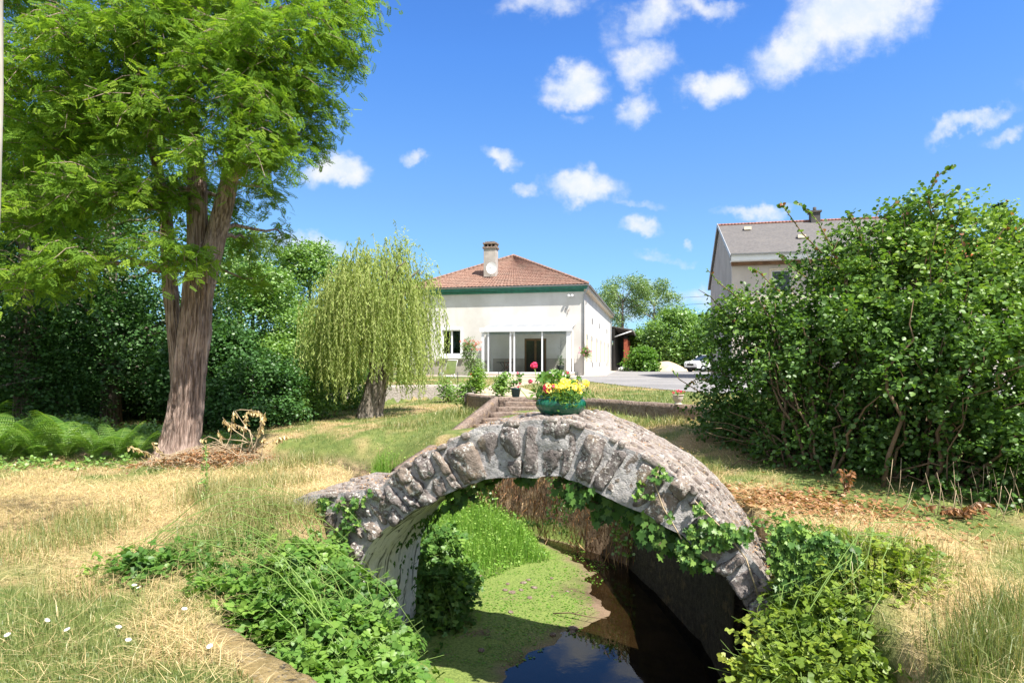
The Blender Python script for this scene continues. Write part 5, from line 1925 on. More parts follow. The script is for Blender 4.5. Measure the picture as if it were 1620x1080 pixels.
for pts, n in SH:
    w = [at(*p) for p in pts]
    for p, d, s in shoot(w, n): SP.append(p); SDD.append(d); SS.append(s)
    mbs.tube([Vector(q) - Vector(QB) for q in w], [.010 - .006 * i / (len(w) - 1) for i in range(len(w))], 5)
SP = np.array([tuple(p) for p in SP]); SDD = np.array([tuple(p) for p in SDD])
P = np.concatenate([P, SP]); D = np.concatenate([D, SDD]); N = np.concatenate([N, rand_dir(len(SP)) + np.array((0, -.3, .6))]); S = np.concatenate([S, SS]); T = np.concatenate([T, rng.random(len(SP)) * .8])
keep = P[:, 2] > .12
gapn = fbm(P, 1.9, 91, 3)
low = np.clip((1.7 - P[:, 2]) / 1.2, 0, 1) * np.clip((6.2 - P[:, 0]) / 2.5, 0, 1)
keep &= (gapn > -.22) | (rng.random(len(P)) < .12)
keep &= rng.random(len(P)) > low * .25
S = S * (.72 + .55 * rng.random(len(P)))
# tint rises with height: upper leaves lighter and yellower, lower ones darker
Tz = np.clip(T * .7 + .20 * np.clip((P[:, 2] - 1.3), -1, 1.5) + .35 * fbm(P, 1.1, 95, 2), 0, 1)
leaves('leaves', P[keep] - QB, D[keep], N[keep], S[keep], T_OVAL, M['bush'], qs, Tz[keep], .95)
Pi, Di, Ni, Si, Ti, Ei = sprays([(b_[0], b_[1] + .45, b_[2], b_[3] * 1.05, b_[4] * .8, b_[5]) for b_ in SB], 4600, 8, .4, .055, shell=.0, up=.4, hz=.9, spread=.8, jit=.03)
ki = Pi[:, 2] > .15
leaves('inner_leaves', Pi[ki] - QB, Di[ki], Ni[ki], Si[ki], T_OVAL, M['bush'], qs, Ti[ki] * .2, .95)  # inner leaves tinted darker: the crown's inner shade put into their colour
sel = rng.choice(len(SP), 46, replace=False)
P3 = np.concatenate([SP[sel], P[rng.choice(np.where(keep & (P[:, 2] > 2.2))[0], 130)]])
leaves('young_leaves', P3 - QB + np.array((0, -.02, 0)), rand_dir(len(P3)), rand_dir(len(P3)), .05, T_OVAL, M['young'], qs)
for i in range(230):
    b_ = SB[random.randrange(len(SB))]
    c = Vector(b_[:3]) + Vector((random.uniform(-1, 1) * b_[3], random.uniform(-1, 1) * .4, random.uniform(-1, 1) * b_[5]))
    x0_ = c.x * .45 + 4.6 * .55 + random.uniform(-.5, .5); y0_ = min(8.6, max(7.3, c.y * .5 + 8 * .5)) + random.uniform(-.5, .5)
    a = Vector((x0_, y0_, H(x0_, y0_) - .05))
    limb(mbs, a - Vector(QB), c - Vector(QB), random.uniform(.01, .03), .004, wob=.10, sides=5, lift=.10, n=8)
for i in range(60):   # bare stems at the left foot
    a = Vector((random.uniform(3.4, 4.4), random.uniform(8.3, 9.0), .25))
    px, py = random.uniform(1115, 1300), random.uniform(640, 790)
    c = at(px, py, random.uniform(8.0, 9.4))
    limb(mbs, a - Vector(QB), c - Vector(QB), random.uniform(.008, .018), .004, wob=.06, sides=5, lift=.08)
mbs.build('stems', M['twig'], qs)
b = MB()
for (px, py, Y) in ((1483, 337, 7.7), (1503, 339, 7.7), (1590, 452, 6.9), (1420, 402, 7.6), (1310, 520, 7.8)):
    c = at(px, py, Y) - Vector(QB); b.sphere(tuple(c), .038, 2, 0, (1, 1, 1.1))
b.build('fruit', plain('green_fruit', (.25, .34, .12), .4, .3), qs)


# ------------------------------------------------------------------ brambles, ivy
def plant_mass(name, label, cat, blobs, n_spray, n_leaf, spray, size, tmpl, mat, droop=.3, width=1.0, group=None, canes=0, shell=.5, upper=.5, tint_add=0, kind=None, up=.8, extra=None):
    c0 = np.array(blobs[0][:3]); base = (c0[0], c0[1], c0[2] - blobs[0][5])
    root = empty(name, base)
    tag(root, label, cat, group)
    bo = np.array(base)
    P, D, N, S, T, E = sprays(blobs, n_spray, n_leaf, spray, size, droop=droop, shell=shell, up=up, hz=.6, spread=.85, jit=.015, upper=upper)
    leaves('leaves', P - bo, D, N, S, tmpl, mat, root, np.clip(T * .8 + .1 + .45 * fbm(P, 2.2, 15, 2) + tint_add, 0, 1), width)
    mb = MB()
    for i in range(0, len(E), 2):
        mb.tube([E[i, 0] - bo, E[i].mean(0) - bo + np.array((0, 0, .02)), E[i, 1] - bo], [.003, .0025, .0015], 3, cap=False)
    for i in range(canes):
        a = blobs[random.randrange(len(blobs))]; b_ = blobs[random.randrange(len(blobs))]
        limb(mb, Vector(a[:3]) - Vector(base), Vector(b_[:3]) + Vector((random.uniform(-.3, .3), random.uniform(-.3, .3), random.uniform(-.1, .3))) - Vector(base), .004, .002, wob=.1, sides=4, lift=.25)
    mb.build('canes', M['stem'], root)
    return root, bo


BR = [pblob(475, 920, 4.90, 55), pblob(420, 905, 5.07, 50), pblob(535, 955, 4.73, 50), pblob(360, 905, 5.16, 42), pblob(300, 905, 4.90, 36), pblob(450, 980, 4.30, 55), pblob(520, 1010, 4.13, 50),
      pblob(570, 1020, 4.21, 42), pblob(400, 960, 4.39, 45), pblob(610, 1045, 4.21, 28), pblob(560, 1080, 3.87, 45), pblob(500, 1070, 3.78, 40), pblob(350, 950, 4.30, 32), pblob(230, 905, 4.64, 26),
      pblob(600, 1110, 3.78, 40), pblob(260, 910, 4.7, 22), pblob(330, 925, 4.7, 28), pblob(190, 905, 4.8, 16), pblob(620, 1060, 4.2, 20), pblob(640, 1075, 4.2, 14)]
root, bo = plant_mass('bramble_bush', 'bright green bramble spilling over the left bank in front of the arch', 'bramble', BR, 2300, 6, .34, .071, T_TRI, M['bramble'], canes=40, shell=.6, upper=.85, up=.9)
BW = [pblob(430, 880, 5.3, 34), pblob(480, 880, 5.3, 26), pblob(385, 870, 5.5, 32), pblob(350, 850, 5.8, 24), pblob(440, 840, 5.7, 24), pblob(300, 890, 5.2, 24), pblob(210, 895, 5.1, 18), pblob(470, 815, 5.8, 14), pblob(515, 900, 5.2, 20)]
plant_mass('weed_patch', 'tangle of small-leaved weeds between the hay and the left end of the bridge', 'weeds', BW, 620, 8, .26, .042, T_OVAL, M['mid_leaf'], canes=60, shell=.3, upper=.8, up=.5)
pts = [(-.92, 4.9, -.75), (-.86, 4.85, -.95), (-.80, 4.7, -1.0), (-.74, 4.6, -1.08)]
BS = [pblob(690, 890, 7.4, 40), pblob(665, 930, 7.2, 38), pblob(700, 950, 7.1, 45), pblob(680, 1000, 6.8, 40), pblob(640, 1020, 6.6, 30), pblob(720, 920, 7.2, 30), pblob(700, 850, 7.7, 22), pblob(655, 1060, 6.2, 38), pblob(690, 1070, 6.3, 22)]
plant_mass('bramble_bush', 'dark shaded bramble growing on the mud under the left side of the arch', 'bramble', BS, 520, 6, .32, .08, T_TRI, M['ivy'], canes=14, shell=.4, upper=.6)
BRR = [pblob(1290, 965, 4.32, 55), pblob(1320, 920, 4.41, 55), pblob(1380, 900, 4.50, 50), pblob(1270, 1025, 4.05, 60), pblob(1310, 1000, 4.05, 60), pblob(1380, 960, 4.23, 55), pblob(1430, 930, 4.32, 40),
       pblob(1235, 1065, 3.96, 40), pblob(1270, 1080, 3.78, 60), pblob(1350, 1060, 3.78, 50), pblob(1315, 890, 4.68, 40), pblob(1450, 900, 4.50, 28), pblob(1215, 1090, 3.87, 40), pblob(1450, 935, 4.45, 30), pblob(1420, 985, 4.2, 32), pblob(1480, 900, 4.7, 20)]
plant_mass('bramble_bush', 'yellow-green bramble covering the right bank beside the end of the arch', 'bramble', BRR, 1600, 6, .30, .060, T_TRI, M['bramble_yellow'], canes=40, shell=.6, upper=.85, up=.9)


def surface_leaves(pts, n, spread, size, off=.03):
    """leaves hugging the front face of the bridge: pts = (px,py,r) in the face plane"""
    P = []
    pts = np.array(pts, float)
    w = pts[:, 2] ** 2
    k = rng.choice(len(pts), n, p=w / w.sum())
    a = rng.random(n) * 6.283; q = np.sqrt(rng.random(n)) * pts[k, 2]
    for i in range(n):
        f_ = face(pts[k[i], 0] + q[i] * math.cos(a[i]), pts[k[i], 1] + q[i] * math.sin(a[i]))
        P.append(f_ + FN * (off + rng.random() * spread))
    P = np.array(P)
    D = np.stack([rng.normal(0, .8, n), rng.normal(0, .3, n) - .2, -np.abs(rng.normal(.6, .5, n))], -1)
    N = FN[None] + np.array((.2, 0, .5)) + .45 * rng.normal(size=(n, 3))
    return P, D, N, size * rng.uniform(.6, 1.3, n)


ivr = empty('ivy_plant', (1.95, 4.5, 0))
tag(ivr, 'glossy ivy climbing over the right end of the stone bridge', 'ivy')
bo = np.array((1.95, 4.5, 0))
P1_, D1_, N1_, S1_ = surface_leaves([(1090, 868, 16), (1110, 850, 14), (1140, 850, 16), (1175, 840, 14), (1238, 870, 26), (1250, 890, 30), (1270, 900, 38), (1245, 930, 22), (1250, 850, 30), (1300, 870, 34), (1330, 880, 30), (1105, 800, 9), (1120, 825, 12), (1150, 835, 14),
                                     (1038, 755, 9), (1044, 742, 8), (1015, 765, 8), (1030, 778, 8), (1055, 748, 8), (1010, 780, 6), (1098, 835, 10), (1060, 812, 8), (1080, 855, 10), (1120, 885, 9)], 1900, .10, .055)
PB, DB, NB_, SB_, TB, EB = sprays([pblob(1262, 862, 4.86, 32, dy=.25), pblob(1290, 870, 4.86, 40, dy=.3), pblob(1350, 880, 4.95, 35, dy=.25), pblob(1280, 912, 4.50, 30, dy=.2), pblob(1225, 828, 5.13, 20, dy=.15), pblob(1400, 885, 5.04, 25, dy=.2)], 260, 6, .2, .052, shell=.6, upper=.9)
leaves('leaves', np.concatenate([P1_, PB]) - bo, np.concatenate([D1_, DB]), np.concatenate([N1_, NB_]), .78 * np.concatenate([S1_, SB_]), T_IVY, M['ivy'], ivr, rng.random(len(P1_) + len(PB)) ** .8)
mb = MB()
for pl in ([(1200, 940), (1180, 880), (1150, 840), (1120, 810), (1100, 790)], [(1120, 880), (1080, 850), (1050, 800), (1036, 760), (1045, 738)], [(1250, 930), (1240, 880), (1210, 850)]):
    mb.tube([Vector(face(*p) + FN * .05 - bo) for p in pl], .006, 5)
mb.build('stems', M['twig_pale'], ivr)

ivh = empty('ivy_plant', (1.0, 6.1, .2))
tag(ivh, 'large-leaved ivy curtain hanging down from the underside of the arch', 'ivy')
bo = np.array((1.0, 6.1, .2))
HP, HD_, HN, HS = [], [], [], []
mb = MB()
for (px, py0, py1, back_) in [(790, 756, 775, .5), (815, 756, 778, .4), (880, 756, 785, .2), (895, 760, 800, .2), (915, 765, 805, .2), (930, 768, 825, .3), (945, 772, 840, .3), (960, 778, 830, .3), (975, 785, 820, .3), (990, 792, 840, .25), (1005, 800, 850, .2),
                              (1020, 806, 865, .15), (1035, 815, 875, .15), (1048, 825, 880, .15), (1060, 830, 870, .2), (1075, 840, 890, .25), (905, 758, 790, .05), (925, 765, 790, .05), (1025, 812, 850, .04), (1040, 820, 862, .04), (1090, 855, 915, .3), (1110, 880, 930, .4), (700, 780, 810, .5), (730, 768, 790, .5), (675, 795, 830, .6)]:
    n = max(4, int((py1 - py0) / 1.5))
    vs = []
    for k in range(n):
        t = k / n
        p = face(px + 5 * math.sin(k * .8), py0 + (py1 - py0) * t) + WD * (back_ + random.uniform(-.08, .08))
        vs.append(p - bo)
        HP.append(p + np.array((random.uniform(-.05, .05), random.uniform(-.04, .04), random.uniform(-.03, .03)))); HD_.append((random.uniform(-.5, .5), -.15 + random.uniform(-.2, .2), -1)); HN.append((random.uniform(-.4, .5), -1, .5 + random.uniform(-.2, .5))); HS.append(random.uniform(.045, .085))
    mb.tube(vs, .004, 4)
leaves('leaves', np.array(HP) - bo, np.array(HD_), np.array(HN), np.array(HS), T_IVY, M['ivy'], ivh, rng.random(len(HP)) * .8)
mb.build('stems', M['twig'], ivh)

ivl = empty('ivy_plant', (-2.2, 6.9, -.3))
tag(ivl, 'small-leaved ivy clinging to the left wing wall of the bridge', 'ivy')
bo = np.array((-2.2, 6.9, -.3))
P1_, D1_, N1_, S1_ = surface_leaves([(555, 800, 16), (575, 790, 10), (560, 825, 14), (545, 845, 14), (520, 795, 10), (510, 810, 10), (490, 830, 14), (540, 870, 12), (590, 775, 6), (480, 860, 20), (500, 880, 18), (530, 900, 16), (465, 830, 18), (450, 810, 16), (505, 920, 20)], 760, .06, .042)
leaves('leaves', P1_ - bo, D1_, N1_, S1_, T_IVY, M['ivy'], ivl, rng.random(len(P1_)))
mb = MB()
for pl in ([(540, 900), (548, 850), (560, 815), (585, 780)], [(490, 880), (495, 830), (515, 795)]):
    mb.tube([Vector(face(*p) + FN * .04 - bo) for p in pl], .005, 5)
mb.build('stems', M['twig'], ivl)
# ivy and moss streaks on the white vault
ivv = empty('ivy_plant', (-1.4, 7.3, -.6))
tag(ivv, 'dark ivy streaks creeping down the whitewashed vault inside the arch', 'ivy')
bo = np.array((-1.4, 7.3, -.6))
HP, HD_, HN = [], [], []
for i in range(520):
    t = rng.random()
    w_ = rng.choice([.45, .62, .8, .92, 1.0], p=[.12, .2, .2, .24, .24]) + rng.normal(0, .03)
    px = np.interp(t, [0, .3, .6, 1], [556, 600, 655, 760]) ; py = np.interp(px, INT[:, 0], INT[:, 1])
    p = face(px, py) + WD * 1.15 * w_
    if t < .12: p[2] -= rng.random() * .5
    p = p + np.array((.05, -.02, -.05))
    HP.append(p); HD_.append((rng.normal(0, .4), rng.normal(0, .4), -1)); HN.append((1 + rng.normal(0, .3), -.2, -.3 + rng.normal(0, .3)))
leaves('leaves', np.array(HP) - bo, np.array(HD_), np.array(HN), rng.uniform(.03, .065, len(HP)), T_IVY, M['ivy'], ivv, rng.random(len(HP)) * .6)


# ------------------------------------------------------------------ ferns, left
def fern(base, h_, n, label):
    root = empty('fern', base)
    tag(root, label, 'fern', 'ferns on the bank beyond the mown grass')
    P, D, N, S = [], [], [], []
    mb = MB()
    for i in range(n):
        a = i / n * 6.283 + random.uniform(-.3, .3)
        L_ = h_ * random.uniform(.5, 1.3)
        cu_ = random.uniform(.55, 1.0)
        o_ = Vector((math.cos(a), math.sin(a), 0))
        vs = []
        for k in range(15):
            t = k / 14
            p = o_ * (L_ * .62 * t ** 1.3) + Vector((0, 0, L_ * (1.62 * t - cu_ * t * t)))
            vs.append(p)
            if k > 2:
                d = (vs[-1] - vs[-2]).normalized()
                sd = d.cross(Vector((0, 0, 1))).normalized()
                for s in (-1, 1):
                    ln = L_ * .30 * math.sin(math.pi * (.12 + .86 * (1 - t))) ** .8 * (1 if t > .3 else .8)
                    P.append(p); D.append(sd * s + d * .35 + Vector((0, 0, -.15))); N.append(sd.cross(d) + Vector((0, 0, .3))); S.append(ln)
        mb.tube(vs, [.006 * (1 - .8 * j / 14) for j in range(15)], 4, cap=False)
    leaves('fronds', np.array([tuple(p) for p in P]), np.array([tuple(p) for p in D]), np.array([tuple(p) for p in N]), np.array(S), T_PINL, M['fern'], root, .3 + .7 * rng.random(len(P)))
    mb.build('stalks', M['stem'], root)


_pl = [(0, .9, 0, .1, .07)]
for _i in range(7):
    _y = .05 + _i * .125
    _pl += [(0, _y, 1.35, .20 * (1 - _y * .6), .13), (0, _y, -1.35, .20 * (1 - _y * .6), .13)]
T_PINL = leaflet_quads(_pl)
for i, (px, py, Y, h_) in enumerate([(15, 735, 9.9, .85), (60, 740, 9.7, .75), (105, 735, 9.9, .85), (150, 742, 9.7, .65), (185, 735, 9.9, .6), (215, 735, 10.2, .55), (35, 715, 11.0, .95), (85, 712, 11.2, 1.0), (135, 712, 11.2, .85), (-20, 735, 9.8, .9), (175, 715, 11.2, .8),
                                     (-50, 720, 10.6, 1.0), (240, 725, 10.8, .5), (340, 712, 11.4, .5), (200, 705, 11.8, .8)]):
    x = (px - 810) / 1000 * Y
    fern((x, Y, H(x, Y) - .02), h_ * .78, 15, 'bright green fern with arching fronds on the shaded bank left of the robinia trunk')

# nettles and low growth in front of the ferns
UN = [pblob(40, 740, 9.3, 30, dy=.4, rz=16), pblob(120, 742, 9.3, 34, dy=.4, rz=14), pblob(190, 742, 9.5, 26, dy=.4, rz=14), pblob(220, 690, 12.5, 40, dy=.8, rz=22), pblob(120, 680, 13, 50, dy=.8, rz=22), pblob(30, 680, 13, 50, dy=.8, rz=22), pblob(-40, 735, 9.4, 30, dy=.5, rz=16), pblob(350, 700, 12.6, 40, dy=.5, rz=16)]
P, D, N, S, T, E = sprays(UN, 900, 8, .25, .055, shell=.2, upper=.8)
o = leaves('undergrowth', P, D, N, S, T_OVAL, M['mid_leaf'], None, T, .9)
tag(o, 'leafy ground cover at the foot of the ferns and dark trees', 'undergrowth', kind='stuff')

# ------------------------------------------------------------------ dead brush pile and dead branch
bp_ = empty('brush_pile', (-4.55, 9.6, .05))
tag(bp_, 'brown heap of dry prunings at the foot of the robinia trunk', 'brush pile')
mb = MB()
for i in range(420):
    c = Vector((random.gauss(0, .62), random.gauss(0, .22), 0))
    c.z = max(.01, .26 * math.exp(-(c.x / .75) ** 2) * random.random() * 1.2)
    a = random.uniform(0, 6.28); L_ = random.uniform(.12, .42)
    d = Vector((math.cos(a), math.sin(a), random.uniform(-.25, .45))) * L_
    mb.tube([c - d * .5, c + Vector((0, 0, .02)), c + d * .5], [.004, .004, .002], 4, cap=False)
mb.build('twigs', M['twig_pale'], bp_)
n = 1900
P = np.stack([rng.normal(0, .62, n), rng.normal(0, .24, n), np.zeros(n)], -1)
P[:, 2] = .02 + rng.random(n) * .26 * np.exp(-(P[:, 0] / .75) ** 2)
leaves('dead_leaves', P, rand_dir(n) * np.array((1, 1, .5)), rand_dir(n) + np.array((0, 0, .5)), .055, T_DIA, M['dead'], bp_, rng.random(n) * .7, .5)

db_ = empty('dead_branch', (-4.1, 9.7, .1))
tag(db_, 'dry upright branch with withered straw-coloured leaves sticking out of the brush pile', 'branch')
mb = MB()
bo = Vector((-4.1, 9.7, .1))
lp = []
for (p0, p1, p2, nl) in [((375, 735), (385, 690), (390, 655), 12), ((385, 730), (400, 690), (372, 650), 0), ((390, 725), (410, 690), (415, 655), 14), ((400, 720), (395, 680), (352, 665), 6), ((398, 730), (405, 700), (420, 652), 10),
                         ((350, 735), (352, 700), (345, 680), 8), ((392, 700), (375, 696), (340, 695), 0), ((405, 710), (425, 700), (455, 688), 16), ((350, 720), (365, 690), (370, 650), 12), ((372, 650), (385, 648), (412, 652), 16), ((350, 700), (330, 690), (318, 700), 3), ((395, 700), (370, 680), (352, 660), 6), ((410, 730), (415, 710), (418, 690), 14)]:
    a, b_, c = [at(p[0], p[1], 9.75 + random.uniform(-.15, .15)) - bo for p in (p0, p1, p2)]
    mb.tube([a, a.lerp(b_, .5) + Vector((.01, 0, .01)), b_, b_.lerp(c, .5) + Vector((-.01, 0, .01)), c], [.009, .008, .006, .005, .003], 5)
    for k in range(nl):
        t = k / nl
        p = b_.lerp(c, .3 + .7 * t); lp.append(tuple(p + Vector((random.gauss(0, .012), 0, random.gauss(0, .012)))))
for (p0, p1, nl) in [((268, 735), (200, 706), 14), ((262, 735), (240, 700), 10)]:
    a, c = at(*p0, 9.9) - bo, at(*p1, 9.9) - bo
    mb.tube([a, a.lerp(c, .5) + Vector((0, 0, .05)), c], [.006, .005, .003], 5)
    for k in range(nl): lp.append(tuple(a.lerp(c, .4 + .6 * k / nl) + Vector((0, 0, .03))))
mb.build('twigs', M['twig_pale'], db_)
lp = np.array(lp); n = len(lp)
lp = np.concatenate([lp, lp + rng.normal(0, .015, lp.shape)]); n = len(lp)
D = np.stack([rng.normal(.25, .4, n), rng.normal(0, .4, n), -np.abs(rng.normal(.8, .3, n))], -1)
leaves('withered_leaves', lp, D, rand_dir(n) + np.array((0, -1, 0)), .07, T_OVAL, M['straw'], db_, .7 * rng.random(n), .5)

# brown bracken at the foot of the shrub (right)
for i, (px, py, Y, lab) in enumerate([(1522, 838, 6.1, 'clump of dead brown bracken at the foot of the shrub, right'), (1338, 815, 6.7, 'withered brown shoot in front of the shrub beside the leaf litter')]):
    p = at(px, py, Y); root = empty('dead_bracken', (p.x, p.y, H(p.x, p.y)))
    tag(root, lab, 'dead fern')
    mb = MB(); P = []; D = []
    for k in range(14 if i == 0 else 4):
        a = random.uniform(0, 6.28); L_ = random.uniform(.15, .32) if i == 0 else .2
        v = [Vector((math.cos(a) * L_ * t * (1.3 if i == 0 else .3), math.sin(a) * L_ * t * .5, L_ * (1.3 * t - .9 * t * t) + (0 if i == 0 else t * .2))) for t in (0, .33, .66, 1)]
        mb.tube(v, .003, 4)
        for t in np.linspace(.2, 1, 12):
            k_ = min(2, int(t * 3)); q = v[k_].lerp(v[k_ + 1], t * 3 - k_); P.append(tuple(q)); D.append((random.uniform(-1, 1), random.uniform(-1, 1), -.6))
    mb.build('stalks', M['twig'], root)
    leaves('withered_leaves', np.array(P), np.array(D), rand_dir(len(P)), .07, T_DIA, M['dead'], root, rng.random(len(P)) * .45, .5)
# dry stalks standing at the foot of the shrub
ds = empty('dry_stalks', (4.6, 6.5, .05)); tag(ds, 'thin dry upright stalks in front of the shrub at the right', 'dry stalks')
mb = MB()
for i in range(34):
    px = random.uniform(1400, 1620); Y = random.uniform(6.0, 6.7)
    x = (px - 810) / 1000 * Y; z = H(x, Y); h_ = random.uniform(.15, .5)
    a = Vector((x, Y, z)) - Vector((4.6, 6.5, .05)); b_ = a + Vector((random.uniform(-.15, .15), random.uniform(-.1, .1), h_))
    mb.tube([a, a.lerp(b_, .5) + Vector((.01, 0, 0)), b_], [.004, .003, .002], 4)
mb.build('stalks', M['twig_pale'], ds)


# ------------------------------------------------------------------ grass
def hgrid(P):
    z, mm = hfun(P)
    return z, mm


def blades(name, P, h, w, tint, mat, lean=.5, parent=None, laid=False):
    n = len(P)
    a = rng.random(n) * 6.283
    hd = np.stack([np.cos(a), np.sin(a), np.zeros(n)], -1)
    wd = np.stack([-np.sin(a), np.cos(a), np.zeros(n)], -1)
    # blades turn their width roughly at random
    b2 = rng.random(n) * 6.283
    wd = np.stack([np.cos(b2), np.sin(b2), np.zeros(n)], -1)
    b = np.clip(np.abs(rng.normal(lean, .3, n)), 0, 1.6)
    up = np.array((0, 0, 1.0))
    if laid:
        mid = P + hd * (h * .5)[:, None] + up * (h * rng.uniform(.02, .22, n))[:, None]
        tip = P + hd * h[:, None] * (1 + 0 * b)[:, None] + up * (h * rng.uniform(-.02, .15, n))[:, None] + wd * (h * rng.normal(0, .2, n))[:, None]
        wd = np.stack([-np.sin(a), np.cos(a), np.zeros(n)], -1)
    else:
        mid = P + up * (h * .55)[:, None] + hd * (h * b * .22)[:, None]
        tip = P + up * (h * np.maximum(1 - .38 * b, .25))[:, None] + hd * (h * b * .75)[:, None]
    W_ = w[:, None] * wd * .5
    V = np.stack([P - W_, P + W_, mid - W_ * .8, mid + W_ * .8, tip], 1)
    base = (np.arange(n) * 5)[:, None]
    F = np.concatenate([base + np.array((0, 1, 3)), base + np.array((0, 3, 2)), base + np.array((2, 3, 4))], 0)
    tt = np.clip(tint, 0, 1)
    return np_mesh(name, V.reshape(-1, 3), F, mat, parent, {'tint': np.repeat(tt, 5)})


def scatter(n, y0, y1, u0=-1.2, u1=1.2, pw=1.0):
    """points in the view wedge, density falling with distance"""
    Y = y0 * (y1 / y0) ** (rng.random(n) ** pw)
    U = rng.uniform(u0, u1, n)
    return np.stack([U * Y, Y], -1)


def in_wall(P):
    """keep plants off walls, steps, bridge, paving"""
    x, y = P[:, 0], P[:, 1]
    bad = np.zeros(len(P), bool)
    # bridge deck strip
    u = x / np.maximum(y, .1)
    d = (x * KF + y - Y0) / math.sqrt(1 + KF * KF)
    bad |= (d > -.05) & (d < 1.35) & (x > -1.93) & (x < 1.95)
    # steps
    s = (y - 10.6) / 3.6
    xl = -2.1 + 1.9 * s
    bad |= (y > 11.6) & (y < 14.5) & (x > xl - .02) & (x < xl + 1.05)
    # driveway, paving, path, house
    for poly in ([(2.9, 33), (3.5, 26), (4.0, 21.5), (5.1, 17.0), (7.5, 15), (14, 13), (30, 20), (40, 60), (30, 110), (17, 105), (12, 72), (6.6, 44), (6.2, 41), (3.7, 38)],
                 [(-6.0, 42.3), (-4, 38.2), (1.5, 36.6), (3.75, 35.9), (6.2, 41), (6.6, 44), (4.8, 42.1), (-1, 43.2)],
                 [(-.5, 14.6), (.6, 14.3), (.7, 16.5), (.2, 22), (2.2, 30), (1.2, 36), (-.6, 36), (-.8, 22), (-1.0, 16.2)]):
        bad |= sdist(P, np.array(poly)) < 0
    hh = np.array([(4.75, 42), (4.75 - 12, 44.7), (-1.4, 70), (10.6, 68)])
    bad |= sdist(P, hh) < .1
    tq = sdist(P, TERR)
    bad |= (np.abs(tq) < .16) & (x > -7.5)
    bad |= (np.abs(sdist(P, CHAN)) < .12) & (x > 1.6) & (y < 9)
    # ledge in front: mossy, nearly bare
    a = np.array((-2.35, 4.35)); e = np.array((-.4, 2.5)) - a; L_ = np.linalg.norm(e); e = e / L_
    q = (P - a) @ e; o_ = (P - a) @ np.array((e[1], -e[0]))
    bad |= (q > 0) & (q < L_) & (o_ > -.03) & (o_ < .36) & (rng.random(len(P)) < .1)
    return bad


n = 385000
P = scatter(n, 2.3, 34, pw=1.15)
z, mm = hgrid(P)
ok = ((mm < .12) | ((mm < .75) & (z > -.95) & (P[:, 1] > 9) & (P[:, 0] < -1.2))) & ~in_wall(P)
# thin the shade under the shrub and the litter patch
lit = np.exp(-(((P[:, 0] - 2.75) / .75) ** 2 + ((P[:, 1] - 6.35) / .55) ** 2))
ok &= rng.random(n) > lit * 1.3
ok &= ~((P[:, 1] > 7.2) & (P[:, 0] > 3.3) & (P[:, 1] < 9.6) & (rng.random(n) < .85))
P, z = P[ok], z[ok]
dr_ = dryness(P) + .32 * rng.normal(size=len(P))
hN = .5 + .5 * fbm(P, 1.3, 77, 2)
Yd = P[:, 1]
hgt = (.045 + .09 * hN ** 1.5) * rng.uniform(.6, 1.4, len(P)) * np.interp(Yd, [2, 8, 20, 34], [1.0, 1.0, 1.1, 1.3])
hgt = hgt * (1 - .35 * np.clip(dr_, 0, 1)) * np.where((P[:, 0] < 0) & (Yd < 6), .55, 1) * np.where((P[:, 0] > 1.7) & (Yd < 7), .42, 1)
wid = np.maximum(.0032, .00062 * Yd) * rng.uniform(.7, 1.3, len(P))
o = blades('grass', np.concatenate([P, z[:, None] - .005], 1), hgt, wid, np.clip(dr_, 0, 1), M['grass'], .6)
tag(o, 'short mown grass, partly dried to straw, over both banks and the garden', 'grass', kind='stuff')

# mown straw lying on the grass
n = 175000
P = scatter(n, 2.3, 16, pw=1.25)
z, mm = hgrid(P)
dr_ = dryness(P)
ok = (mm < .12) & ~in_wall(P) & (rng.random(n) < np.clip((dr_ - .38) * 1.8, .07, 1))
P, z = P[ok], z[ok]
n = len(P)
o = blades('mown_hay', np.concatenate([P, (z + rng.uniform(.01, .06, n))[:, None]], 1), rng.uniform(.08, .30, n), np.maximum(.0026, .00055 * P[:, 1]) * rng.uniform(.7, 1.2, n), rng.random(n), M['straw'], laid=True)
tag(o, 'pale mown hay lying over the grass in swathes', 'hay', kind='stuff')

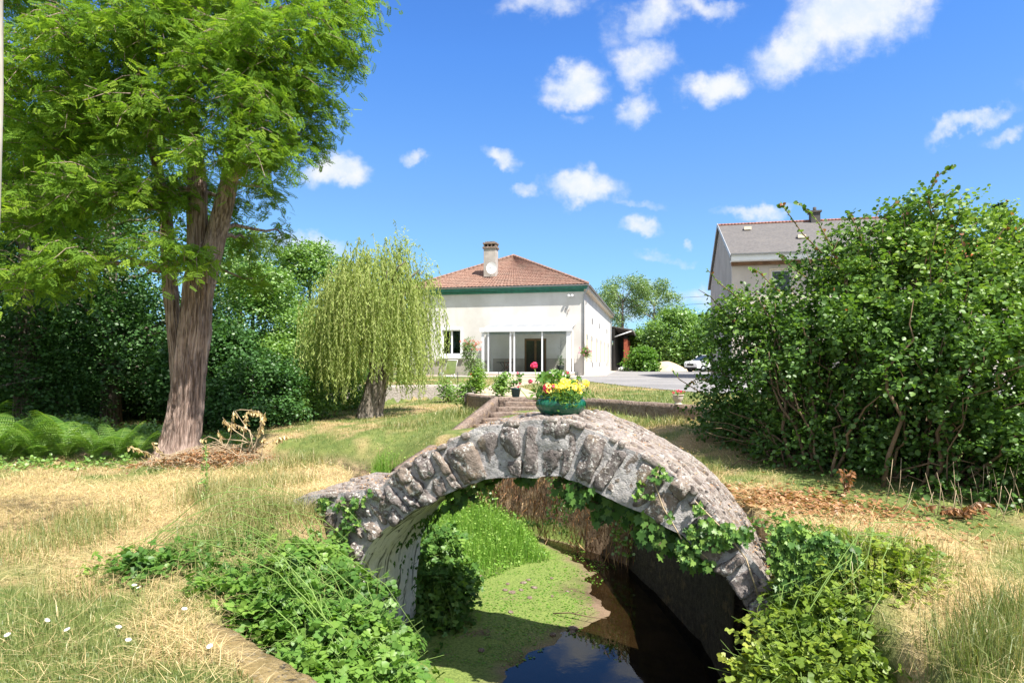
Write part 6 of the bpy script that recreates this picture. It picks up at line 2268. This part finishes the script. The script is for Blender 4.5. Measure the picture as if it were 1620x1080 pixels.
# taller tufts: foreground right, left, bank edges
TP, TH_, TT = [], [], []
for (px, py, Y, n, r, h_, ti) in [(1560, 1060, 3.4, 800, .22, .32, .22), (1610, 1010, 3.7, 550, .22, .34, .25), (1500, 1075, 3.3, 260, .2, .24, .3), (1590, 940, 4.4, 120, .3, .18, .45), (1610, 880, 5.2, 160, .35, .2, .5),
                                 (130, 850, 5.9, 700, .4, .22, .35), (30, 880, 5.3, 700, .4, .20, .35), (150, 870, 5.6, 500, .3, .2, .3), (120, 960, 4.2, 900, .5, .14, .3), (60, 1040, 3.5, 900, .45, .12, .25), (230, 1040, 3.4, 700, .4, .12, .35),
                                 (330, 830, 6.6, 500, .25, .36, .45), (400, 790, 7.3, 600, .35, .22, .45), (370, 870, 6.1, 500, .25, .30, .6), (430, 745, 8.8, 700, .45, .20, .55), (430, 850, 5.6, 900, .3, .26, .5), (380, 840, 5.8, 700, .3, .26, .6), (480, 840, 5.6, 500, .2, .22, .55), (280, 990, 4.0, 500, .3, .12, .4),
                                 (450, 770, 7.6, 500, .3, .2, .6), (600, 735, 10.2, 800, .5, .30, .3), (660, 715, 10.9, 700, .4, .26, .3), (560, 745, 9.9, 600, .5, .22, .35), (480, 750, 9.4, 700, .4, .25, .5),
                                 (1000, 690, 9.6, 350, .25, .16, .2), (1080, 720, 8.6, 350, .25, .16, .3), (1110, 745, 8.0, 350, .25, .16, .3), (940, 655, 13.0, 300, .4, .18, .3), (1010, 660, 11.8, 300, .4, .2, .3), (1060, 660, 11.2, 300, .4, .2, .35),
                                 (730, 660, 14.5, 500, .5, .22, .25), (650, 680, 14.0, 400, .6, .2, .4)]:
    c = at(px, py, Y)
    q = rng.normal(0, r * .6, (n, 2)) + np.array((c.x, c.y))
    z, mm = hgrid(q)
    k = (mm < .3)
    TP.append(np.concatenate([q, z[:, None] - .01], 1)[k]); TH_.append((h_ * rng.uniform(.5, 1.25, n))[k]); TT.append((ti + .28 * rng.normal(size=n))[k])
for (px, py, Y, n, r, h_, ti) in [(400, 930, 4.9, 130, .3, .34, .4), (500, 960, 4.6, 120, .3, .34, .35), (330, 900, 5.1, 260, .3, .3, .6), (1330, 930, 4.6, 160, .3, .34, .6), (1400, 950, 4.5, 200, .3, .34, .65), (1300, 1010, 4.2, 120, .25, .36, .5), (1460, 930, 4.6, 260, .25, .28, .7)]:
    c = at(px, py, Y); q = rng.normal(0, r * .6, (n, 2)) + np.array((c.x, c.y)); z, mm = hgrid(q)
    TP.append(np.concatenate([q, (np.maximum(z, c.z) + .0)[:, None]], 1)); TH_.append(h_ * rng.uniform(.5, 1.25, n)); TT.append(ti + .28 * rng.normal(size=n))
TP = np.concatenate(TP); TH_ = np.concatenate(TH_); TT = np.concatenate(TT)
o = blades('long_grass', TP, TH_, np.maximum(.0042, .0007 * TP[:, 1]), TT, M['grass'], .5)
tag(o, 'longer uncut grass tufts along the banks and in the right foreground', 'grass', kind='stuff')

# lush water plants on the mud beyond the bridge
n = 26000
P = np.stack([rng.uniform(-2.6, .9, n), 7.9 + 4.2 * rng.random(n) ** .9], -1)
z, mm = hgrid(P)
edge = np.interp(P[:, 1], [7.9, 8.4, 9.2, 10.2, 11.2, 12], [-.9, -.25, .55, .45, -.05, -.6]) + .15 * fbm(P, 2.5, 41, 2)
ok = (mm > .4) & (P[:, 0] < edge)
P, z = P[ok], z[ok]; n = len(P)
hh_ = (.14 + .22 * (.5 + .5 * fbm(P, 1.8, 51, 2))) * np.interp(P[:, 1], [8, 10, 12], [.95, 1.45, 2.1]) * rng.uniform(.5, 1.3, n) * np.clip((edge[ok] - P[:, 0]) * 2 + .25, .25, 1)
o = blades('water_plants', np.concatenate([P, z[:, None] - .01], 1), hh_, np.full(n, .0072) * rng.uniform(.7, 1.3, n), .45 + .3 * rng.normal(size=n), M['lush'], .35)
tag(o, 'lush bright green grass and cress growing on the mud beyond the arch', 'water plants', kind='stuff')
n = len(P)
sel = rng.random(n) < .3
Q = np.concatenate([P, (z + hh_ * rng.uniform(.4, 1, n))[:, None]], 1)[sel]
o = leaves('cress', Q, rand_dir(len(Q)) * np.array((1, 1, .4)), rand_dir(len(Q)) * .5 + np.array((0, 0, 1)), rng.uniform(.02, .045, len(Q)), T_OVAL, M['lush'], None, .3 + .7 * rng.random(len(Q)), .9)
tag(o, 'small round bright cress leaves among the water plants', 'water plants', kind='stuff')
# duckweed flakes and leaves on the mud and shallow water
n = 5200
P = np.stack([rng.uniform(-1.6, 1.7, n), rng.uniform(6.0, 9.8, n)], -1)
z, mm = hgrid(P)
ok = (mm > .7) & (P[:, 0] < np.interp(P[:, 1], [6, 7, 8, 9, 10], [0, .9, 1.0, 1.5, 1.0])) & (fbm(P, 2.4, 61, 3) > -.35)
P, z = P[ok], np.maximum(z[ok], WATER) + .006; n = len(P)
o = leaves('duckweed', np.concatenate([P, z[:, None]], 1), rand_dir(n) * np.array((1, 1, .06)), np.tile((0, 0, 1.0), (n, 1)) + .15 * rng.normal(size=(n, 3)), rng.uniform(.012, .032, n), T_OVAL, M['lush'], None, rng.random(n) * .7)
tag(o, 'specks of duckweed on the wet mud under the bridge', 'duckweed', kind='stuff')

# dry hanging roots and grass on the far bank seen through the arch
n = 2300
t = rng.random(n)
bx = np.interp(t, [0, .35, .65, 1], [-1.2, -.1, .63, 1.82]); by = np.interp(t, [0, .35, .65, 1], [11.5, 11.25, 10.5, 8.85])
zz = rng.uniform(-1.2, .12, n)
P = np.stack([bx - .02 - .05 * rng.random(n) + (zz + .6) * .08, by - .08 - .1 * rng.random(n), zz], -1)
D = np.stack([rng.normal(-.1, .35, n), rng.normal(-.3, .3, n), -np.abs(rng.normal(1, .4, n))], -1)
Vn = np.tile((-.5, -1, .2), (n, 1)) + .4 * rng.normal(size=(n, 3))
o = leaves('dry_bank_grass', P, D, Vn, rng.uniform(.06, .26, n), T_DIA, M['dead'], None, np.clip(.35 + .35 * rng.normal(size=n) + .3 * (rng.random(n) < .2), 0, 1), .05)
tag(o, 'dry brown grass and roots hanging down the far stream bank', 'dry grass', kind='stuff')
n = 2600
t = rng.random(n)
bx = np.interp(t, [0, .35, .65, 1], [-1.2, -.1, .63, 1.82]); by = np.interp(t, [0, .35, .65, 1], [11.5, 11.25, 10.5, 8.85])
P = np.stack([bx - .1, by - .18, rng.uniform(-1.1, .0, n)], -1)
kk = fbm(P, 1.6, 5, 2) > .05
P = P[kk]; n = len(P)
o = leaves('bank_weeds', P, rand_dir(n), rand_dir(n) + np.array((-.3, -1, .5)), .05, T_OVAL, M['mid_leaf'], None, rng.random(n))
tag(o, 'small weeds rooted in the far stream bank', 'weeds', kind='stuff')

# leaf litter on the right
n = 3000
P = rng.normal(0, 1, (n, 2)) * np.array((.62, .42)) + np.array((2.75, 6.35))
P[:, 0] += (P[:, 1] - 6.35) * -.5
z, mm = hgrid(P)
ok = (mm < .3) & ~((P[:, 0] * KF + P[:, 1] - Y0 < 1.5) & (P[:, 0] < 1.95))
P, z = P[ok], z[ok]; n = len(P)
o = leaves('leaf_litter', np.concatenate([P, (z + .012 + .02 * rng.random(n))[:, None]], 1), rand_dir(n) * np.array((1, 1, .2)), np.tile((0, 0, 1.0), (n, 1)) + .4 * rng.normal(size=(n, 3)), rng.uniform(.025, .06, n), T_OVAL, M['dead'], None, rng.random(n) * .75, .8)
tag(o, 'reddish brown fallen leaves on the path at the right end of the bridge', 'leaf litter', kind='stuff')
# moss and dead bits on the bridge deck
dkv = dk.reshape(-1, 3)
n = 1500
i0 = rng.integers(0, len(cols) - 1, n)
kk = rng.integers(0, 15, n)
P = dk[i0, kk] + rng.normal(0, .02, (n, 3)) * np.array((1, 1, .15)) + np.array((0, 0, .022))
o = leaves('deck_litter', P, rand_dir(n) * np.array((1, 1, .15)), np.tile((0.1, 0, 1.0), (n, 1)) + .3 * rng.normal(size=(n, 3)), rng.uniform(.012, .04, n), T_DIA, M['dead'], None, rng.random(n), .35)
tag(o, 'dry twigs and leaf bits scattered on the top of the stone bridge', 'litter', kind='stuff')


# ------------------------------------------------------------------ irises and other plants
def clump(name, label, cat, base, n, r, h_, w_, mat, group=None, lean=.25, tint=None):
    root = empty(name, base); tag(root, label, cat, group)
    q = rng.normal(0, r * .5, (n, 2))
    P = np.concatenate([q, np.zeros((n, 1)) - .03], 1)
    blades('blades', P, h_ * rng.uniform(.6, 1.15, n), np.full(n, w_), rng.random(n) if tint is None else tint * np.ones(n), mat, lean, root)
    return root


for i, (px, py, Y, lab) in enumerate([(510, 745, 10.0, 'grey-green iris clump at the left, beyond the bridge end'), (545, 742, 10.1, 'dense iris clump in the middle of the row beyond the bridge'), (572, 740, 10.2, 'sparse iris clump at the right of the row beyond the bridge'), (668, 705, 11.2, 'small iris clump beside the stair wall')]):
    x = (px - 810) / 1000 * Y
    clump('iris', lab, 'iris', (x, Y, H(x, Y)), 90 if i < 3 else 36, .32, .52, .022, M['iris'], 'irises along the stream edge')


def flower_ball(mb_pts, c, r, n):
    for i in range(n):
        d = Vector(rand_dir(1)[0])
        mb_pts.append((tuple(Vector(c) + d * r * random.uniform(.6, 1)), tuple(d), r * .75))


def petals(name, pts, mat, parent, width=1.1):
    P = np.array([p[0] for p in pts]); Nn = np.array([p[1] for p in pts]); S = np.array([p[2] for p in pts])
    D = np.cross(Nn, rand_dir(len(P)))
    return leaves(name, P - unit(D) * S[:, None] * .5, D, Nn, S, T_OVAL, mat, parent, rng.random(len(P)), width)


# geranium and yellow flowers in the bowl
ger = empty('geranium', (bp.x - .04, bp.y, BZ + .17)); tag(ger, 'leggy geranium with round pink-red heads leaning out of the green bowl', 'geranium')
mb = MB(); pk = []; LP_ = []
gb0 = Vector(ger.location)
for (px, py, r, dy) in [(845, 578, .032, .25), (866, 614, .040, -.10), (874, 612, .024, -.1), (839, 603, .021, .3), (897, 590, .022, .1), (820, 612, .01, .2)]:
    c = at(px, py, bp.y + dy) - gb0
    pk = []; flower_ball(pk, c, r, 46)
    petals('flower_head', pk, M['pink'], ger)
    s = Vector((-.08 if px < 880 else .02, 0, -.02))
    mid = s.lerp(c, .55) + Vector((random.uniform(-.04, .04), 0, -.05))
    mb.tube([s, mid, c], [.006, .005, .003], 5)
for (px, py, n_) in [(866, 596, 16), (880, 594, 12), (855, 600, 14), (872, 604, 14), (885, 600, 10), (893, 596, 10), (852, 618, 8), (846, 624, 6), (879, 588, 6), (908, 598, 4)]:
    for k in range(n_):
        LP_.append(tuple(at(px + random.gauss(0, 5), py + random.gauss(0, 4), bp.y + random.uniform(-.05, .25)) - gb0))
    mb.tube([Vector((random.uniform(-.08, .08), .02, -.02)), at(px, py, bp.y + .1) - gb0], [.005, .003], 5)
mb.build('stalks', M['stem'], ger)
n = len(LP_); leaves('leaves', np.array(LP_), rand_dir(n), rand_dir(n) + np.array((0, -.3, .9)), .052, T_IVY, M['bramble'], ger, .2 + .6 * rng.random(n), 1.1)

yf = empty('yellow_daisy_plant', (bp.x + .03, bp.y - .02, BZ + .17)); tag(yf, 'mound of small yellow daisies with feathery leaves in the green bowl', 'flowers')
yb = Vector(yf.location); pk = []; LP_ = []; mb = MB()
for i in range(64):
    px, py = random.gauss(893, 15), random.gauss(612, 5)
    if i < 9: px, py = random.gauss(871, 4), random.gauss(619, 4)
    if i in (10, 11): px, py = 915, 616
    c = at(px, py, bp.y + random.uniform(-.16, .08)) - yb
    nn = (Vector((random.uniform(-.4, .4), -.7, .7))).normalized()
    sx = nn.cross(Vector((1, 0, 0))).normalized(); sy = nn.cross(sx)
    for k in range(8):
        a = k * math.pi / 4
        d = sx * math.cos(a) + sy * math.sin(a)
        pk.append((tuple(c + d * .010), tuple(nn), .017, tuple(d)))
    if i % 3 == 0: mb.tube([Vector((random.uniform(-.1, .1), random.uniform(-.08, .08), -.02)), c], [.003, .002], 4)
P = np.array([p[0] for p in pk]); leaves('flower_heads', P, np.array([p[3] for p in pk]), np.array([p[1] for p in pk]), .02, T_OVAL, M['yellow'], yf, rng.random(len(P)), 1.0)
mb.build('stalks', M['stem'], yf)
n = 800
LP2 = np.stack([rng.normal(.0, .085, n), rng.normal(-.05, .07, n), np.abs(rng.normal(.0, .055, n)) - .015], -1)
front_ = rng.random(n) < .25
LP2[front_] = np.stack([rng.normal(.0, .05, front_.sum()), rng.normal(-.17, .025, front_.sum()), rng.normal(-.01, .035, front_.sum())], -1)
leaves('leaves', LP2, rand_dir(n) + np.array((0, 0, .6)), rand_dir(n), rng.uniform(.03, .06, n), T_DIA, M['bramble'], yf, rng.random(n), .28)
# thin cane in the bowl
mb = MB(); mb.tube([at(894.5, 625, bp.y) , at(895, 592, bp.y)], .0028, 5)
o = mb.build('plant_stake', M['white']); tag(o, 'thin white plant stake standing in the green bowl', 'stake')

# pot geranium
pg = empty('geranium', (pp.x, 14.35, 1.02)); tag(pg, 'sparse small geranium with a few red heads in the dark pot at the steps', 'geranium')
gb0 = Vector(pg.location); pk = []; mb = MB(); LP_ = []
for (px, py, r) in [(819, 590, .03), (823, 606, .03), (811, 606, .022), (745.5, 0, 0)][:3]:
    c = at(px, py, 14.3) - gb0; pk = []; flower_ball(pk, c, r, 24); petals('flower_head', pk, M['pink'], pg); mb.tube([Vector((0, 0, .0)), c], [.005, .003], 5)
for (px, py, n_) in [(822, 594, 14), (821, 600, 12), (811, 607, 12), (818, 607, 12), (815, 604, 8)]:
    for k in range(n_): LP_.append(tuple(at(px + random.gauss(0, 2.5), py + random.gauss(0, 2), 14.3 + random.uniform(-.08, .08)) - gb0))
mb.build('stalks', M['stem'], pg)
n = len(LP_); leaves('leaves', np.array(LP_), rand_dir(n), rand_dir(n) + np.array((0, -.3, .9)), .06, T_IVY, M['bramble'], pg, rng.random(n) * .7, 1.1)
# urn geranium
ug = empty('geranium', (urn.location.x, urn.location.y, 1.01)); tag(ug, 'compact geranium covered in deep pink flowers in the pale urn', 'geranium')
pk = []; LP_ = []; mb = MB()
for i in range(16):
    c = Vector((random.gauss(0, .065), random.gauss(0, .05), .07 + random.gauss(0, .02))); flower_ball(pk, c, .022, 12); mb.tube([(0, 0, 0), c], .003, 4)
for i in range(90): LP_.append((random.gauss(0, .055), random.gauss(0, .05), random.uniform(.0, .06)))
petals('flower_heads', pk, M['pink'], ug); mb.build('stalks', M['stem'], ug)
n = len(LP_); leaves('leaves', np.array(LP_), rand_dir(n), rand_dir(n) + np.array((0, -.3, .9)), .035, T_IVY, M['mid_leaf'], ug, rng.random(n), 1.1)


def small_bush(name, label, cat, base, r, h_, n_sp, size, mat, flowers=None, nf=0, tmpl=T_OVAL, ftop=.6, ti=0.0, fsize=.06):
    root = empty(name, base); tag(root, label, cat)
    bl = [(random.uniform(-.35, .35) * r, random.uniform(-.3, .3) * r, h_ * t, r * random.uniform(.5, .75), r * .6, h_ * .25) for t in (.3, .45, .6, .75, .85)]
    P, D, N, S, T, E = sprays(bl, n_sp, 8, size * 5, size, shell=.3, jit=size * .4)
    leaves('leaves', P, D, N, S, tmpl, mat, root, np.clip(T + ti, 0, 1))
    mb = MB()
    for b_ in bl: limb(mb, (0, 0, -.05), b_[:3], .02, .006, sides=5)
    mb.build('stems', M['twig'], root)
    if flowers:
        pk = []
        for i in range(nf):
            t = random.random()
            flower_ball(pk, (random.gauss(0, r * .55), random.gauss(0, r * .4), h_ * (ftop + (1 - ftop) * t)), fsize, 14)
        petals('flower_heads', pk, flowers, root)
    return root


x = (745 - 810) / 1000 * 40.5
small_bush('rose_bush', 'tall rose bush topped with salmon pink flowers against the house wall by the conservatory', 'rose bush', (x, 40.6, ZT), .62, 2.3, 420, .07, M['pale_leaf'], M['palepink'], 46, ftop=.72, fsize=.08)
x = (750 - 810) / 1000 * 40
small_bush('pale_shrub', 'low greyish shrub at the foot of the rose bush', 'shrub', (x + .4, 40.2, ZT), .35, .9, 120, .06, M['pale_leaf'], ti=.3)
hbk = small_bush('hanging_basket', 'hanging basket of pink petunias at the right corner of the white house', 'hanging basket', (4.85, 41.55, 2.05), .34, .62, 130, .06, M['mid_leaf'], M['violet'], 26, ftop=.2, fsize=.08)
mb = MB(); mb.lathe([(0, -.02), (.14, .02), (.2, .16), (.19, .17), (0, .1)], sides=16); mb.tube([(0, 0, .15), (-.1, .12, 1.0), (-.1, .3, 1.02)], .012, 5); mb.build('basket', M['twig'], hbk)
for (px, py, Y, r, h_, mt, lab, ti, fl_) in [(709, 634, 20.5, .34, .75, 'mid_leaf', 'broad-leaved green weed in front of the cement retaining wall', .1, 0), (738, 634, 17.0, .32, .75, 'mid_leaf', 'leafy green shrub in front of the retaining wall, left of the yellowish one', .1, 0),
                                             (754, 634, 16.8, .24, .62, 'fern', 'yellow-green spiraea bush in front of the retaining wall', .4, 0), (794, 624, 15.3, .16, .55, 'mid_leaf', 'slender green plant beside the top of the steps', .2, 0), (640, 628, 24, .3, .4, 'mid_leaf', 'low weeds on top of the retaining wall by the willow', .1, 0)]:
    x = (px - 810) / 1000 * Y
    small_bush('garden_plant', lab, 'plant', (x, Y, H(x, Y)), r, h_, 130, .055, M[mt], ti=ti)
x = (745.5 - 810) / 1000 * 17
root = empty('geranium', (x, 17.3, .8)); tag(root, 'single coral geranium head rising above the plants by the retaining wall', 'geranium')
pk = []; flower_ball(pk, (0, 0, .48), .06, 30); petals('flower_heads', pk, M['pink'], root); mb = MB(); mb.tube([(0, 0, 0), (0, 0, .46)], .008, 5); mb.build('stalks', M['stem'], root)
n = 30; leaves('leaves', rng.normal(0, .06, (n, 3)) + np.array((0, 0, .25)), rand_dir(n), rand_dir(n) + np.array((0, -.3, .9)), .08, T_IVY, M['mid_leaf'], root)
# trained plant in the conservatory
ip = empty('pot_plant', hl(-1.35, -1.2, .16), 0); tag(ip, 'tall thin plant in a dark pot inside the conservatory', 'pot plant')
mb = MB(); mb.lathe([(0, 0), (.16, 0), (.24, .5), (.22, .52), (0, .48)], sides=20); mb.build('pot_body', M['black_metal'], ip)
mb = MB(); mb.tube([(0, 0, .45), (.02, 0, 1.4), (0, 0, 2.4)], [.02, .012, .005], 5)
for z in np.linspace(.6, 2.2, 14): mb.tube([(0, 0, z), (random.uniform(-.22, .22), random.uniform(-.1, .1), z + .12)], .006, 4)
mb.build('stems', M['black_metal'], ip)
n = 120; leaves('leaves', np.stack([rng.normal(0, .12, n), rng.normal(0, .1, n), rng.uniform(.5, 1.1, n)], -1), rand_dir(n) + np.array((0, 0, .5)), rand_dir(n), .14, T_DIA, M['dark_leaf'], ip, None, .3)

# tall weed stalk standing in the hay, and the white flowers
root = empty('tall_weed', (-3.13, 6.45, .05)); tag(root, 'tall thin weed standing in front of the hay on the left', 'weed')
mb = MB(); mb.tube([(0, 0, 0), (.02, 0, .35), (.0, .0, .72)], [.006, .005, .003], 5); mb.build('stems', M['stem'], root)
n = 150; zt_ = rng.uniform(.05, .72, n)
leaves('leaves', np.stack([rng.normal(0, .012, n), rng.normal(0, .012, n), zt_], -1), rand_dir(n) + np.array((0, 0, .3)), rand_dir(n), .055 * (1.3 - zt_), T_DIA, M['mid_leaf'], root, None, .35)
root = empty('white_rose_weed', (-2.13, 11.3, H(-2.13, 11.3))); tag(root, 'pale flowering stem nodding above the long grass beyond the bridge', 'flower')
mb = MB(); mb.tube([(-.1, 0, 0), (-.08, 0, .4), (.05, 0, .52), (.15, 0, .44)], [.006, .005, .004, .003], 5); mb.build('stems', M['stem'], root)
pk = []; flower_ball(pk, (-.0, 0, .53), .022, 12); flower_ball(pk, (.06, 0, .50), .02, 12); petals('flower_heads', pk, M['white_petal'], root)
n = 24; leaves('leaves', np.stack([rng.uniform(-.1, .2, n), rng.normal(0, .02, n), rng.uniform(.3, .5, n)], -1), rand_dir(n), rand_dir(n), .06, T_OVAL, M['mid_leaf'], root)

bind = None
for (px, py) in [(70, 1003), (110, 1019), (15, 1029), (185, 1015), (202, 1037), (335, 1051), (391, 1061), (88, 938), (130, 943), (212, 948), (290, 985), (222, 952), (405, 1040)]:
    Y = 1600 / (py - 575); x = (px - 810) / 1000 * Y
    if bind is None:
        bind = empty('bindweed_flower', (0, 0, 0))
        P = []; D = []
        for k in range(10):
            a = k * .628
            P.append((0, 0, .032)); D.append((math.cos(a), math.sin(a), .35))
        leaves('petals', np.array(P), np.array(D), np.tile((0, 0, 1.0), (10, 1)) - np.array(D) * .3, .018, T_OVAL, M['white_petal'], bind, .5 * np.ones(10), 1.0)
        mb = MB(); mb.tube([(0, 0, -.02), (0, 0, .034)], [.0015, .002], 5); mb.build('stem', M['stem'], bind)
        o = bind
    else:
        o = copy_tree(bind)
    o.location = (x, Y, H(x, Y) + .035); o.rotation_euler = (R(random.uniform(5, 30)), R(random.uniform(-15, 15)), random.uniform(0, 6))
    tag(o, 'small round white bindweed flower open in the short grass', 'flower', 'white flowers in the lower left grass')

# a fallen twig stranded on the mud, and small stones
root = empty('fallen_twig', (.75, 7.1, WATER + .05)); tag(root, 'dark forked twig stranded on the mud beside the water', 'twig')
mb = MB(); mb.tube([(-.28, .12, 0), (-.1, .04, .04), (.1, -.02, .02), (.3, -.1, .03)], [.008, .007, .006, .003], 5)
mb.tube([(-.05, .03, .03), (.05, .12, .05), (.12, .2, .04)], [.005, .004, .002], 4); mb.tube([(.1, -.02, .02), (.2, .03, .06), (.27, .05, .05)], [.004, .003, .002], 4)
mb.build('wood', M['twig'], root)
peb = None
for i in range(26):
    x, y = random.uniform(-.9, .75), random.uniform(6.3, 8.6)
    z = H(x, y)
    if z < WATER - .03: continue
    if peb is None:
        mb = MB(); mb.sphere((0, 0, 0), .035, 2, .12, (1.3, 1, .55)); peb = mb.build('pebble', M['concrete_brown']); o = peb
    else:
        o = peb.copy(); COL.objects.link(o)
    o.location = (x, y, z + .006); o.rotation_euler = (0, 0, random.uniform(0, 6)); s_ = random.uniform(.5, 1.4); o.scale = (s_, s_, s_)
    tag(o, 'small greyish pebble lying on the green mud under the bridge', 'pebble', 'pebbles scattered on the stream mud')
